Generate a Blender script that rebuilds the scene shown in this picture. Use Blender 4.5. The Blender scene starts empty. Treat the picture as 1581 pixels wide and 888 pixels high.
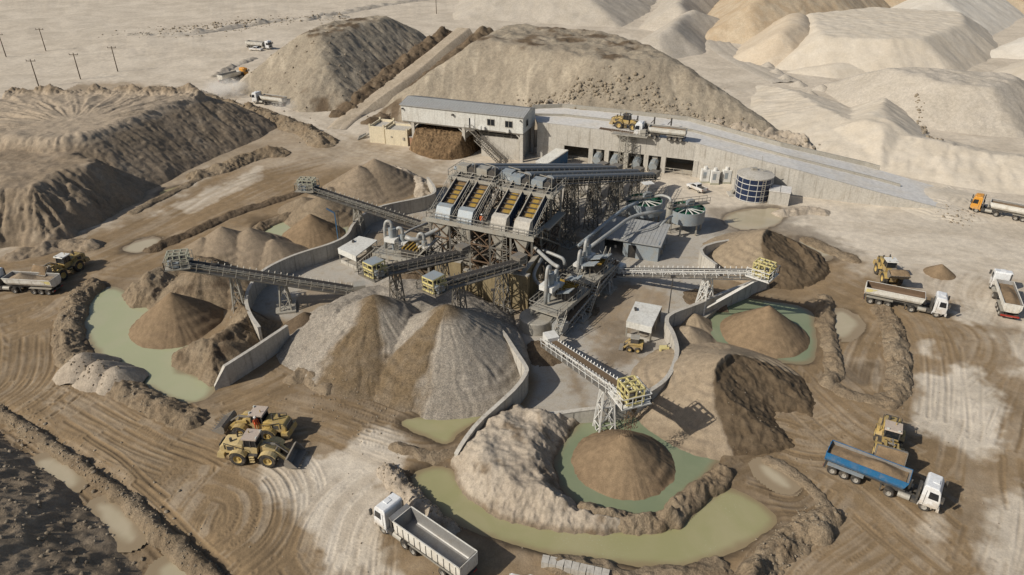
import bpy, bmesh, math, random
import numpy as np
from mathutils import Vector, Matrix
random.seed(7)
C = bpy.context.scene.collection
PI = math.pi
# ---------------------------------------------------------------- survey: image point -> place on a level plane
CAM_H, PITCH, FOC = 49.0, math.radians(29.2), 1100.0
CP, SP = math.cos(PITCH), math.sin(PITCH)
def P(px, py, z=0.0):
    u = (px - 790.5) / FOC; v = (py - 444.0) / FOC
    dy = CP - v * SP; dz = -SP - v * CP
    t = (z - CAM_H) / dz
    return Vector((u * t, dy * t, z))
def PL(pts, z=0.0): return [P(a, b, z) for a, b in pts]
# ---------------------------------------------------------------- numpy noise
def _h(ix, iy, seed):
    with np.errstate(over='ignore'):
        n = ix.astype(np.uint32) * np.uint32(374761393) + iy.astype(np.uint32) * np.uint32(668265263) + np.uint32((seed * 974634777 + 13) & 0xffffffff)
        n = (n ^ (n >> np.uint32(13))) * np.uint32(1274126177)
        n = n ^ (n >> np.uint32(16))
    return (n & np.uint32(0xffff)).astype(np.float32) / 32767.5 - 1.0
def vnoise(x, y, seed=0):
    """gradient noise, roughly -1..1"""
    x = np.asarray(x, np.float32); y = np.asarray(y, np.float32); x, y = .854 * x + .52 * y, -.52 * x + .854 * y
    fx = np.floor(x); fy = np.floor(y); ix = fx.astype(np.int64) & 0xffffffff; iy = fy.astype(np.int64) & 0xffffffff
    tx = x - fx; ty = y - fy
    def g(i, j, u, v):
        return _h(i, j, seed) * u + _h(i, j, seed + 91) * v
    a = g(ix, iy, tx, ty); b = g(ix + 1, iy, tx - 1, ty); c = g(ix, iy + 1, tx, ty - 1); d = g(ix + 1, iy + 1, tx - 1, ty - 1)
    sx = tx * tx * tx * (tx * (tx * 6 - 15) + 10); sy = ty * ty * ty * (ty * (ty * 6 - 15) + 10)
    return np.clip(1.7 * ((a + (b - a) * sx) * (1 - sy) + (c + (d - c) * sx) * sy), -1, 1)
def fbm(x, y, octs=4, seed=0, gain=.5):
    s = 0; a = 1.0; t = 0
    for o in range(octs):
        s = s + a * vnoise(x, y, seed + o * 17); t += a; a *= gain
        x, y = 1.62 * x + 1.18 * y + 3.1, -1.18 * x + 1.62 * y + 7.7
    return s / t
def ridged(x, y, octs=4, seed=0):
    s = 0; a = 1.0; t = 0
    for o in range(octs):
        s = s + a * (1 - 2 * np.abs(vnoise(x, y, seed + o * 17))); t += a; a *= .5
        x, y = 1.62 * x + 1.18 * y + 3.1, -1.18 * x + 1.62 * y + 7.7
    return s / t
def sst(a, b, x):
    t = np.clip((x - a) / (b - a), 0, 1); return t * t * (3 - 2 * t)
def dist_polyline(X, Y, pts, closed=False):
    """distance to a polyline and the running length at the nearest point"""
    best = np.full(X.shape, 1e9, np.float32); S = np.zeros(X.shape, np.float32); run = 0.0
    n = len(pts); segs = n if closed else n - 1
    for i in range(segs):
        ax, ay = pts[i][0], pts[i][1]; bx, by = pts[(i + 1) % n][0], pts[(i + 1) % n][1]
        ex, ey = bx - ax, by - ay; L2 = ex * ex + ey * ey + 1e-9; L = math.sqrt(L2)
        t = np.clip(((X - ax) * ex + (Y - ay) * ey) / L2, 0, 1)
        d = np.hypot(X - ax - t * ex, Y - ay - t * ey)
        m = d < best
        best = np.where(m, d, best); S = np.where(m, run + t * L, S); run += L
    return best, S
def inside(X, Y, pts):
    r = np.zeros(X.shape, bool); n = len(pts)
    for i in range(n):
        ax, ay = pts[i][0], pts[i][1]; bx, by = pts[(i + 1) % n][0], pts[(i + 1) % n][1]
        if ay == by: continue
        c = ((ay > Y) != (by > Y)) & (X < (bx - ax) * (Y - ay) / (by - ay) + ax)
        r ^= c
    return r
def sdf(X, Y, pts):
    """signed distance, positive inside, and the running length along the rim"""
    d, s = dist_polyline(X, Y, pts, True)
    return np.where(inside(X, Y, pts), d, -d), s
def smooth_pts(pts, n=2, closed=False):
    pts = [Vector(p) for p in pts]
    for _ in range(n):
        q = []
        m = len(pts)
        for i in range(m if closed else m - 1):
            a, b = pts[i], pts[(i + 1) % m]
            q += [a * .75 + b * .25, a * .25 + b * .75]
        if not closed: q = [pts[0]] + q[1:-1] + [pts[-1]]
        pts = q
    return pts
# ---------------------------------------------------------------- materials
def nodes(name):
    m = bpy.data.materials.new(name); m.use_nodes = True
    nt = m.node_tree; b = nt.nodes['Principled BSDF']
    return m, nt, b
def N(nt, t, **kw):
    n = nt.nodes.new(t)
    for k, v in kw.items():
        if k.startswith('_'): setattr(n, k[1:], v)
        else: n.inputs[k.replace('__', ' ')].default_value = v
    return n
def rgba(c): return (c[0], c[1], c[2], 1)
def mix(nt, fac, a, b, mode='MIX'):
    n = nt.nodes.new('ShaderNodeMix'); n.data_type = 'RGBA'; n.blend_type = mode
    for sock, v in ((n.inputs[0], fac), (n.inputs[6], a), (n.inputs[7], b)):
        if hasattr(v, 'is_output'): nt.links.new(v, sock)
        elif isinstance(v, (int, float)): sock.default_value = v
        else: sock.default_value = rgba(v)
    return n.outputs[2]
def ramp(nt, src, lo, hi):
    n = nt.nodes.new('ShaderNodeMapRange'); n.inputs[1].default_value = lo; n.inputs[2].default_value = hi
    n.interpolation_type = 'SMOOTHSTEP'
    nt.links.new(src, n.inputs[0]); return n.outputs[0]
def noise(nt, vec, scale, detail=5, rough=.6, dist=0.0):
    n = N(nt, 'ShaderNodeTexNoise', Scale=scale, Detail=detail, Roughness=rough, Distortion=dist)
    nt.links.new(vec, n.inputs['Vector']); return n.outputs['Fac']
def bump(nt, b, src, strength, dist):
    n = N(nt, 'ShaderNodeBump', Strength=strength, Distance=dist)
    nt.links.new(src, n.inputs['Height']); nt.links.new(n.outputs[0], b.inputs['Normal']); return n
def mat(name, col, rough=.6, metal=0.0, dust=.35, dustcol=(.33, .27, .19), scale=1.3, spec=.4, bmp=0.0, streak=0.0, low=0.0):
    """painted or bare metal, concrete or cloth with blotchy dust and wear"""
    m, nt, b = nodes(name)
    g = nt.nodes.new('ShaderNodeNewGeometry'); v = g.outputs['Position']
    n1 = noise(nt, v, scale, 6, .65); n2 = noise(nt, v, scale * 7, 4, .6)
    f = ramp(nt, n1, .42, .72)
    mm = nt.nodes.new('ShaderNodeMath'); mm.operation = 'MULTIPLY'; mm.inputs[1].default_value = dust; nt.links.new(f, mm.inputs[0])
    c = mix(nt, mm.outputs[0], col, dustcol)
    if streak:                                   # rain and rust streaks running down the face
        mp = nt.nodes.new('ShaderNodeMapping'); mp.inputs['Scale'].default_value = (2.6, 2.6, .16); nt.links.new(v, mp.inputs[0])
        ns = noise(nt, mp.outputs[0], 1.0, 4, .7); sm = nt.nodes.new('ShaderNodeMath'); sm.operation = 'MULTIPLY'; sm.inputs[1].default_value = streak
        nt.links.new(ramp(nt, ns, .5, .72), sm.inputs[0]); c = mix(nt, sm.outputs[0], c, [x * .55 for x in dustcol])
    if low:                                      # caked mud on the lower parts
        tcn = nt.nodes.new('ShaderNodeTexCoord'); sx = nt.nodes.new('ShaderNodeSeparateXYZ'); nt.links.new(tcn.outputs['Object'], sx.inputs[0])
        mz = nt.nodes.new('ShaderNodeMapRange'); mz.inputs[1].default_value = 2.0; mz.inputs[2].default_value = .5; nt.links.new(sx.outputs[2], mz.inputs[0])
        mm2 = nt.nodes.new('ShaderNodeMath'); mm2.operation = 'MULTIPLY'; nt.links.new(mz.outputs[0], mm2.inputs[0]); nt.links.new(ramp(nt, n1, .3, .65), mm2.inputs[1])
        mm3 = nt.nodes.new('ShaderNodeMath'); mm3.operation = 'MULTIPLY'; mm3.inputs[1].default_value = low; nt.links.new(mm2.outputs[0], mm3.inputs[0]); c = mix(nt, mm3.outputs[0], c, dustcol)
    c2 = c
    k = mix(nt, ramp(nt, n2, .25, .75), (.84, .84, .84), (1.08, 1.08, 1.08))
    c3 = mix(nt, 1.0, c2, k, 'MULTIPLY')
    nt.links.new(c3, b.inputs['Base Color'])
    b.inputs['Roughness'].default_value = rough; b.inputs['Metallic'].default_value = metal
    b.inputs['Specular IOR Level'].default_value = spec
    if bmp: bump(nt, b, n2, .5, bmp)
    return m
def sand_mat(name, ca, cb, cut=None, grain=.05, gscale=9.0, speck=None, con=1.0):
    """loose sand or gravel: two tones in large patches, grains; attribute 'tone' r mixes towards the freshly dug colour"""
    m, nt, b = nodes(name)
    g = nt.nodes.new('ShaderNodeNewGeometry'); v = g.outputs['Position']
    n1 = noise(nt, v, .16, 5, .6, .6); n2 = noise(nt, v, 1.5, 6, .65); n3 = noise(nt, v, gscale, 4, .7)
    c = mix(nt, ramp(nt, n1, .35, .65), ca, cb)
    if cut:
        a = N(nt, 'ShaderNodeAttribute', _attribute_name='tone')
        sep = nt.nodes.new('ShaderNodeSeparateColor'); nt.links.new(a.outputs['Color'], sep.inputs[0])
        c = mix(nt, sep.outputs[0], c, cut); c = mix(nt, sep.outputs[1], c, [min(.62, x * 1.32) for x in ca])
    c = mix(nt, 1.0, c, mix(nt, ramp(nt, n2, .25, .75), [1 - .2 * con] * 3, [1 + .16 * con] * 3), 'MULTIPLY')
    c = mix(nt, 1.0, c, mix(nt, ramp(nt, n3, .25, .75), [1 - .2 * con] * 3, [1 + .18 * con] * 3), 'MULTIPLY')
    if speck:
        vo = N(nt, 'ShaderNodeTexVoronoi', Scale=speck); nt.links.new(v, vo.inputs['Vector'])
        sp = nt.nodes.new('ShaderNodeSeparateColor'); nt.links.new(vo.outputs['Color'], sp.inputs[0])
        c = mix(nt, 1.0, c, mix(nt, sp.outputs[0], (.72, .72, .73), (1.3, 1.29, 1.27)), 'MULTIPLY')
    nt.links.new(c, b.inputs['Base Color']); b.inputs['Roughness'].default_value = .95; b.inputs['Specular IOR Level'].default_value = .12
    ad = nt.nodes.new('ShaderNodeMath'); ad.operation = 'ADD'; nt.links.new(n2, ad.inputs[0]); nt.links.new(n3, ad.inputs[1])
    bump(nt, b, ad.outputs[0], .7, grain * 2.2)
    return m
# ---------------------------------------------------------------- mesh builder
class MB:
    def __init__(s): s.v = []; s.f = []
    def add(s, vs, fs):
        o = len(s.v); s.v += [tuple(p) for p in vs]; s.f += [tuple(i + o for i in f) for f in fs]; return s
    def box(s, x0, x1, y0, y1, z0, z1):
        vs = [(x, y, z) for z in (z0, z1) for y in (y0, y1) for x in (x0, x1)]
        return s.add(vs, [(0, 2, 3, 1), (4, 5, 7, 6), (0, 1, 5, 4), (2, 6, 7, 3), (0, 4, 6, 2), (1, 3, 7, 5)])
    def obox(s, c, ex, ey, ez, hx, hy, hz):
        c = Vector(c); vs = [c + ex * (hx * a) + ey * (hy * b_) + ez * (hz * d) for d in (-1, 1) for b_ in (-1, 1) for a in (-1, 1)]
        return s.add(vs, [(0, 2, 3, 1), (4, 5, 7, 6), (0, 1, 5, 4), (2, 6, 7, 3), (0, 4, 6, 2), (1, 3, 7, 5)])
    def bar(s, p, q, w=.1, h=None):
        p = Vector(p); q = Vector(q); d = q - p; L = d.length
        if L < 1e-5: return s
        d = d / L; up = Vector((0, 0, 1)) if abs(d.z) < .95 else Vector((1, 0, 0))
        e = d.cross(up).normalized(); u = e.cross(d)
        return s.obox((p + q) / 2, d, e, u, L / 2, w / 2, (h or w) / 2)
    def tube(s, p, q, r, n=10, r2=None, caps=True):
        p = Vector(p); q = Vector(q); d = (q - p).normalized(); up = Vector((0, 0, 1)) if abs(d.z) < .95 else Vector((1, 0, 0))
        e = d.cross(up).normalized(); u = e.cross(d); r2 = r if r2 is None else r2; vs = []
        for c, rr in ((p, r), (q, r2)):
            for i in range(n):
                a = 2 * PI * i / n; vs.append(c + e * (rr * math.cos(a)) + u * (rr * math.sin(a)))
        fs = [(i, (i + 1) % n, n + (i + 1) % n, n + i) for i in range(n)]
        if caps: fs += [tuple(range(n))[::-1], tuple(range(n, 2 * n))]
        return s.add(vs, fs)
    def pipe(s, pts, r, n=8, smooth=2):
        pts = smooth_pts(pts, smooth)
        prev = None; vs = []; N_ = len(pts)
        for i, p in enumerate(pts):
            d = (pts[min(i + 1, N_ - 1)] - pts[max(i - 1, 0)]).normalized()
            if prev is None:
                up = Vector((0, 0, 1)) if abs(d.z) < .9 else Vector((1, 0, 0)); e = d.cross(up).normalized()
            else: e = (prev - d * prev.dot(d)).normalized()
            prev = e; u = e.cross(d)
            for k in range(n):
                a = 2 * PI * k / n; vs.append(p + e * (r * math.cos(a)) + u * (r * math.sin(a)))
        fs = [(i * n + k, i * n + (k + 1) % n, (i + 1) * n + (k + 1) % n, (i + 1) * n + k) for i in range(N_ - 1) for k in range(n)]
        fs += [tuple(range(n))[::-1], tuple(range((N_ - 1) * n, N_ * n))]
        return s.add(vs, fs)
    def lathe(s, prof, c=(0, 0, 0), n=24):
        vs = []; fs = []; m = len(prof)
        for i in range(n):
            a = 2 * PI * i / n
            for r, z in prof: vs.append((c[0] + r * math.cos(a), c[1] + r * math.sin(a), c[2] + z))
        for i in range(n):
            for k in range(m - 1):
                fs.append((i * m + k, ((i + 1) % n) * m + k, ((i + 1) % n) * m + k + 1, i * m + k + 1))
        return s.add(vs, fs)
    def prism(s, poly, y0, y1):
        """profile in (x,z) run from y0 to y1"""
        n = len(poly); vs = [(x, y0, z) for x, z in poly] + [(x, y1, z) for x, z in poly]
        fs = [(i, (i + 1) % n, n + (i + 1) % n, n + i) for i in range(n)] + [tuple(range(n))[::-1], tuple(range(n, 2 * n))]
        return s.add(vs, fs)
    def slab(s, poly, z0, z1):
        """plan polygon with per-point or single heights"""
        n = len(poly); a = z0 if isinstance(z0, (list, tuple)) else [z0] * n; b = z1 if isinstance(z1, (list, tuple)) else [z1] * n
        vs = [(p[0], p[1], a[i]) for i, p in enumerate(poly)] + [(p[0], p[1], b[i]) for i, p in enumerate(poly)]
        fs = [(i, (i + 1) % n, n + (i + 1) % n, n + i) for i in range(n)] + [tuple(range(n))[::-1], tuple(range(n, 2 * n))]
        return s.add(vs, fs)
    def wall(s, pts, th, z0, z1):
        """an upright wall of one thickness following a plan line; heights single or per point"""
        n = len(pts); a = z0 if isinstance(z0, (list, tuple)) else [z0] * n; b = z1 if isinstance(z1, (list, tuple)) else [z1] * n
        vs = []
        for i in range(n):
            p = Vector((pts[i][0], pts[i][1], 0)); d = Vector((pts[min(i + 1, n - 1)][0] - pts[max(i - 1, 0)][0], pts[min(i + 1, n - 1)][1] - pts[max(i - 1, 0)][1], 0)).normalized()
            o = Vector((-d.y, d.x, 0)) * (th / 2)
            vs += [(p.x + o.x, p.y + o.y, a[i]), (p.x - o.x, p.y - o.y, a[i]), (p.x - o.x, p.y - o.y, b[i]), (p.x + o.x, p.y + o.y, b[i])]
        fs = []
        for i in range(n - 1):
            for k in range(4): fs.append((i * 4 + k, i * 4 + (k + 1) % 4, (i + 1) * 4 + (k + 1) % 4, (i + 1) * 4 + k))
        fs += [(0, 3, 2, 1), tuple((n - 1) * 4 + k for k in range(4))]
        return s.add(vs, fs)
    def rail(s, pts, h=1.05, w=.06, step=1.6, mid=True):
        pts = [Vector(p) for p in pts]; up = Vector((0, 0, h))
        for a, b in zip(pts[:-1], pts[1:]):
            L = (b - a).length
            if L < .05: continue
            s.bar(a + up, b + up, w)
            if mid: s.bar(a + up * .52, b + up * .52, w * .8)
            k = max(1, round(L / step))
            for i in range(k + 1):
                p = a.lerp(b, i / k); s.bar(p, p + up, w)
        return s
    def stair(s, p, q, w=.8, n=None):
        p = Vector(p); q = Vector(q); d = q - p; hd = Vector((d.x, d.y, 0)).normalized(); e = Vector((-hd.y, hd.x, 0))
        for sg in (-1, 1):
            s.bar(p + e * (sg * w / 2), q + e * (sg * w / 2), .07, .2)
            u = Vector((0, 0, .95)); s.bar(p + e * (sg * w / 2) + u, q + e * (sg * w / 2) + u, .05)
            for k in range(0, 5): r = p.lerp(q, k / 4) + e * (sg * w / 2); s.bar(r, r + u, .05)
        n = n or max(3, int(abs(d.z) / .26))
        for i in range(1, n): c = p.lerp(q, i / n); s.obox(c, hd, e, Vector((0, 0, 1)), .12, w / 2, .02)
        return s
    def ladder(s, p, q, w=.5, step=.35):
        p = Vector(p); q = Vector(q); e = Vector((1, 0, 0)) * (w / 2)
        s.bar(p - e, q - e, .07); s.bar(p + e, q + e, .07)
        n = int((q - p).length / step)
        for i in range(1, n): c = p.lerp(q, i / n); s.bar(c - e, c + e, .05)
        return s
    def build(s, name, m, parent=None, smooth=False):
        off = Vector((0, 0, 0)); pr = parent
        while pr is not None: off += pr.location; pr = pr.parent
        me = bpy.data.meshes.new(name); me.from_pydata([(x - off.x, y - off.y, z - off.z) for x, y, z in s.v], [], s.f)
        me.materials.append(m); me.validate()
        bm = bmesh.new(); bm.from_mesh(me); bmesh.ops.recalc_face_normals(bm, faces=bm.faces); bm.to_mesh(me); bm.free()
        if smooth: me.shade_smooth() if smooth is True else me.set_sharp_from_angle(angle=smooth)
        o = bpy.data.objects.new(name, me); C.objects.link(o)
        if parent: o.parent = parent
        return o
def tag(o, label=None, cat=None, group=None, kind=None):
    if label: o['label'] = label
    if cat: o['category'] = cat
    if group: o['group'] = group
    if kind: o['kind'] = kind
    return o
def thing(name, label, cat, loc=(0, 0, 0), group=None):
    o = bpy.data.objects.new(name, None); C.objects.link(o); o.location = loc
    o.empty_display_size = .5
    return tag(o, label, cat, group)
def share(src, name, parent, loc=(0, 0, 0), rot=(0, 0, 0)):
    o = bpy.data.objects.new(name, src.data); C.objects.link(o); o.parent = parent; o.location = loc; o.rotation_euler = rot; return o
def grid_object(name, X, Y, Z, m, tone=None, keep=None, smooth=True, parent=None):
    r, c = X.shape
    idx = np.arange(r * c, dtype=np.int32).reshape(r, c)
    q = np.stack([idx[:-1, :-1], idx[:-1, 1:], idx[1:, 1:], idx[1:, :-1]], -1)
    if keep is not None: q = q[keep]
    q = q.reshape(-1, 4)
    used = np.zeros(r * c, bool); used[q.ravel()] = True
    remap = np.cumsum(used) - 1
    co = np.stack([X.ravel(), Y.ravel(), Z.ravel()], -1)[used].astype(np.float32); q = remap[q].astype(np.int32)
    me = bpy.data.meshes.new(name)
    me.vertices.add(len(co)); me.vertices.foreach_set('co', co.ravel())
    me.loops.add(q.size); me.loops.foreach_set('vertex_index', q.ravel())
    me.polygons.add(len(q)); me.polygons.foreach_set('loop_start', np.arange(0, q.size, 4, dtype=np.int32))
    me.polygons.foreach_set('loop_total', np.full(len(q), 4, np.int32))
    me.update(calc_edges=True)
    me.polygons.foreach_set('use_smooth', np.full(len(q), smooth, bool))
    if tone is not None:
        a = me.attributes.new('tone', 'FLOAT_COLOR', 'POINT')
        t = np.ones((len(co), 4), np.float32)
        for k, ch in enumerate(tone): t[:, k] = ch.ravel()[used]
        a.data.foreach_set('color', t.ravel())
    me.materials.append(m)
    o = bpy.data.objects.new(name, me); C.objects.link(o)
    if parent: o.parent = parent
    return o
# ================================================================ LAND
RX0, RX1, RY0, RY1, RES = -125.0, 125.0, 26.0, 225.0, .125
nx = int((RX1 - RX0) / RES) + 1; ny = int((RY1 - RY0) / RES) + 1
gx = (RX0 + RES * np.arange(nx)).astype(np.float32); gy = (RY0 + RES * np.arange(ny)).astype(np.float32)
def base_h(x, y):
    return .20 * fbm(x / 17, y / 17, 3, 5) + .02 * fbm(x / 2.2, y / 2.2, 3, 9)
def win(pts, pad):
    xs = [p[0] for p in pts]; ys = [p[1] for p in pts]
    i0 = max(0, int((min(xs) - pad - RX0) / RES)); i1 = min(nx, int((max(xs) + pad - RX0) / RES) + 2)
    j0 = max(0, int((min(ys) - pad - RY0) / RES)); j1 = min(ny, int((max(ys) + pad - RY0) / RES) + 2)
    if i1 - i0 < 2 or j1 - j0 < 2: return None
    X, Y = np.meshgrid(gx[i0:i1], gy[j0:j1]); return (slice(j0, j1), slice(i0, i1)), X, Y
XX, YY = np.meshgrid(gx, gy)
HG = base_h(XX, YY).astype(np.float32)
wob = fbm(XX / 5, YY / 5, 4, 31)            # edge wobble for soil patches
wob2 = fbm(XX / 1.3, YY / 1.3, 3, 77)
TB = np.full(XX.shape, .12, np.float32)     # damp brown soil
TC = np.zeros(XX.shape, np.float32)         # concrete
TW = np.zeros(XX.shape, np.float32)         # wet mud
def paint(arr, px_poly, val, feather=3.0, jag=3.0, op='set'):
    pts = PL(px_poly); w = win(pts, feather + jag + 2)
    if w is None: return
    sl, X, Y = w; d, _ = sdf(X, Y, pts)
    d = d + jag * wob[sl] + jag * .9 * wob2[sl] * (.4 + .6 * np.abs(wob[sl]))
    f = sst(-feather, feather, d)
    arr[sl] = arr[sl] * (1 - f) + val * f
# soils
paint(TB, [(-400, 470), (0, 395), (200, 335), (330, 262), (420, 235), (500, 232), (640, 262), (760, 300), (1080, 380), (1170, 340), (1250, 385), (1330, 398), (1420, 440), (1581, 520), (1900, 600), (2300, 1100), (-700, 1100)], .95, 4, 6)
paint(TB, [(380, 215), (470, 200), (620, 225), (700, 262), (650, 290), (560, 255), (440, 260)], .6, 4, 4)
paint(TB, [(-60, 130), (220, 128), (310, 150), (460, 190), (500, 225), (430, 260), (330, 262), (200, 335), (0, 395), (-400, 470)], .7, 4, 3)
paint(TB, [(1060, 225), (1230, 265), (1450, 330), (1700, 420), (1581, 480), (1400, 415), (1270, 375), (1200, 320), (1090, 320), (1000, 300)], .0, 3, 3)
for poly, v in (([(1420, 575), (1500, 565), (1535, 600), (1560, 690), (1500, 700), (1415, 665)], .0), ([(1470, 480), (1530, 470), (1530, 500), (1480, 495)], .1),
                ([(410, 700), (520, 690), (600, 655), (640, 690), (590, 745), (590, 800), (610, 888), (500, 900), (460, 800), (400, 760)], .1),
                ([(1520, 770), (1700, 740), (1800, 900), (1500, 905), (1530, 840)], .15), ([(1560, 520), (1680, 520), (1680, 590), (1560, 580)], .2),
                ([(270, 318), (330, 290), (400, 258), (400, 280), (330, 312), (290, 330)], .3), ([(190, 385), (225, 368), (252, 372), (230, 388), (205, 392)], .2),
                ([(1400, 545), (1430, 530), (1440, 550)], .2), ([(1420, 805), (1450, 795), (1460, 850), (1440, 860)], .35),
                ([(1330, 412), (1400, 405), (1600, 440), (1600, 470), (1440, 455)], .25), ([(1300, 540), (1380, 560), (1390, 600), (1300, 590)], .7),
                ([(1195, 560), (1240, 600), (1260, 640), (1220, 640)], .95)):
    paint(TB, poly, v, .95, 3.0)
# concrete apron of the plant
paint(TC, [(380, 480), (390, 440), (430, 405), (520, 378), (560, 330), (660, 300), (720, 280), (900, 270), (1080, 320), (1150, 370), (1095, 400), (1085, 470), (1040, 490), (1045, 540), (1035, 590), (990, 635), (870, 645), (815, 630), (830, 590), (790, 490), (700, 460), (600, 450), (470, 500)], .85, .8, .5)
for poly in ([(420, 470), (480, 440), (560, 440), (560, 470), (480, 490)], [(560, 360), (640, 330), (690, 350), (620, 400), (560, 400)], [(930, 440), (1040, 440), (1030, 490), (960, 540), (1020, 560), (990, 560), (930, 560), (890, 500)],
             [(1130, 330), (1215, 318), (1240, 345), (1180, 365), (1120, 360)], [(700, 400), (900, 380), (920, 470), (760, 500)], [(880, 570), (900, 600), (915, 640), (900, 640)], [(700, 290), (850, 300), (900, 380), (700, 370)]):
    paint(TC, poly, .25, 1.2, 3.5)
# dark wet mud
for poly, v in (([(1170, 340), (1240, 345), (1330, 390), (1300, 400), (1230, 380)], .5), ([(1285, 570), (1345, 560), (1355, 600), (1290, 595)], .55), ([(930, 510), (1000, 500), (1010, 550), (940, 560)], .4),
                ([(640, 690), (700, 680), (760, 650), (700, 740), (640, 735)], .5), ([(1050, 770), (1260, 760), (1260, 830), (1080, 860)], .45), ([(-20, 640), (120, 760), (320, 900), (200, 905), (0, 705)], .45),
                ([(410, 600), (600, 560), (720, 640), (640, 680), (500, 640)], .25), ([(1080, 690), (1180, 690), (1200, 740), (1110, 770)], .4), ([(390, 335), (480, 330), (540, 350), (500, 400), (400, 370)], .6),
                ([(1080, 320), (1230, 320), (1230, 360), (1100, 365)], .5)):
    paint(TW, poly, v, 1.5, 3)
# ponds: outline (image points on the ground), water depth, water level
def pond(poly, depth=1.0, level=-.32, jag=.5, soft=1.3):
    pts = smooth_pts(PL(poly, level), 2, True); w = win(pts, 6)
    sl, X, Y = w; d, _ = sdf(X, Y, pts)
    d = d + jag * wob[sl] * 1.3 + jag * .5 * wob2[sl]
    bed = level - depth
    HG[sl] = np.where(d > -soft * 1.4, np.minimum(HG[sl], HG[sl] + (bed - HG[sl]) * sst(-soft, soft, d)), HG[sl])
    TW[sl] = np.maximum(TW[sl], .8 * sst(-1.8, -.3, d))
    return pts
PONDS = []
for nm, poly, depth, lev, jag in (
    ('settling pond', [(150, 445), (190, 447), (215, 475), (300, 470), (330, 500), (275, 545), (266, 575), (305, 582), (328, 592), (322, 612), (290, 624), (240, 602), (190, 572), (153, 545), (133, 510), (130, 472)], 1.0, -.35, .35),
    ('teal', [(857, 712), (878, 668), (915, 642), (975, 633), (1022, 645), (1050, 688), (1102, 700), (1102, 718), (1072, 745), (1047, 765), (1042, 788), (1000, 799), (950, 793), (900, 782), (868, 752)], 1.0, -.35, .3),
    ('outer', [(634, 733), (690, 718), (722, 765), (780, 800), (860, 816), (930, 821), (985, 816), (1042, 800), (1062, 782), (1092, 776), (1122, 750), (1200, 798), (1182, 818), (1120, 852), (1070, 868), (1000, 872), (900, 857), (850, 852), (780, 837), (700, 802), (658, 765)], 1.0, -.4, .3),
    ('gravel', [(608, 648), (700, 640), (765, 615), (748, 642), (702, 668), (690, 688), (648, 668)], .35, -.2, .5),
    ('right', [(1083, 498), (1105, 478), (1125, 458), (1200, 468), (1250, 478), (1254, 505), (1258, 548), (1240, 562), (1180, 552), (1110, 532), (1088, 515)], .9, -.35, .4),
    ('upper', [(390, 352), (425, 338), (470, 335), (540, 345), (540, 385), (470, 398), (440, 388), (400, 370)], .8, -.3, .4),
    ('puddle', [(1283, 485), (1305, 480), (1326, 500), (1318, 512), (1300, 524), (1283, 513)], .12, -.03, .9),
    ('tankpuddle', [(1112, 332), (1190, 318), (1218, 330), (1195, 352), (1132, 357)], .12, -.06, .9),
    ('ditch1', [(48, 712), (88, 706), (128, 735), (112, 758), (78, 742)], .2, -.3, .7),
    ('ditch2', [(140, 775), (185, 782), (216, 822), (205, 842), (178, 830)], .2, -.3, .6),
    ('ditch3', [(238, 880), (275, 862), (320, 885), (335, 915), (255, 915)], .2, -.3, .6),
    ('roadpuddle', [(186, 386), (218, 370), (250, 368), (236, 382), (212, 392)], .1, -.04, .9),
    ('greenpuddle', [(245, 297), (268, 290), (285, 286), (272, 296), (250, 303)], .2, -.1, .4),
    ('mudpuddle', [(1230, 365), (1262, 372), (1290, 392), (1265, 398), (1240, 385)], .1, -.05, .9),
    ('mudpool', [(1240, 390), (1275, 390), (1290, 400), (1262, 404)], .12, -.10, .6),
    ('tailpuddle', [(1170, 715), (1200, 725), (1225, 755), (1205, 752), (1180, 735)], .12, -.04, .7)):
    pts = pond(poly, depth, lev, jag, .5 if depth < .3 else 1.2); PONDS.append((nm, pts, lev))
# ditch beside the dark mound
w = win(PL([(-60, 640), (330, 930)]), 4); sl, X, Y = w
d, _ = dist_polyline(X, Y, PL([(-60, 660), (60, 728), (130, 785), (210, 850), (300, 930)])); HG[sl] -= .45 * sst(5.2, 2.8, d + wob[sl])
# ---------------------------------------------------------------- wheel tracks
TR = np.zeros(XX.shape, np.float32)
rng = np.random.default_rng(11)
K = 3; ky, kx = np.mgrid[-K:K + 1, -K:K + 1]
TT = np.zeros(XX.shape, np.float32)
def stamp(xs, ys, depth, tone=0.0):
    """one wheel rut; a later rut wipes out what it crosses"""
    fi = (xs - RX0) / RES; fj = (ys - RY0) / RES
    ok = (fi > K + 1) & (fi < nx - K - 2) & (fj > K + 1) & (fj < ny - K - 2); fi, fj, depth = fi[ok], fj[ok], depth[ok]
    if len(fi) < 2: return
    i = np.round(fi).astype(np.int64); j = np.round(fj).astype(np.int64)
    J = (j[:, None] + ky.ravel()[None]); I = (i[:, None] + kx.ravel()[None])
    r = (np.hypot(J - fj[:, None], I - fi[:, None]) * RES).ravel(); idx = (J * nx + I).ravel(); dp = np.repeat(depth, J.shape[1])
    o = np.argsort(-r); idx, r, dp = idx[o], r[o], dp[o]
    v = (-np.exp(-(r / .15) ** 2) + .55 * np.exp(-((r - .29) / .08) ** 2)) * dp; w = np.clip(1.2 - r / .36, 0, 1)
    t = TR.ravel(); t[idx] = t[idx] * (1 - w) + v; q = TT.ravel(); q[idx] = q[idx] * (1 - w) + tone * w
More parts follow.
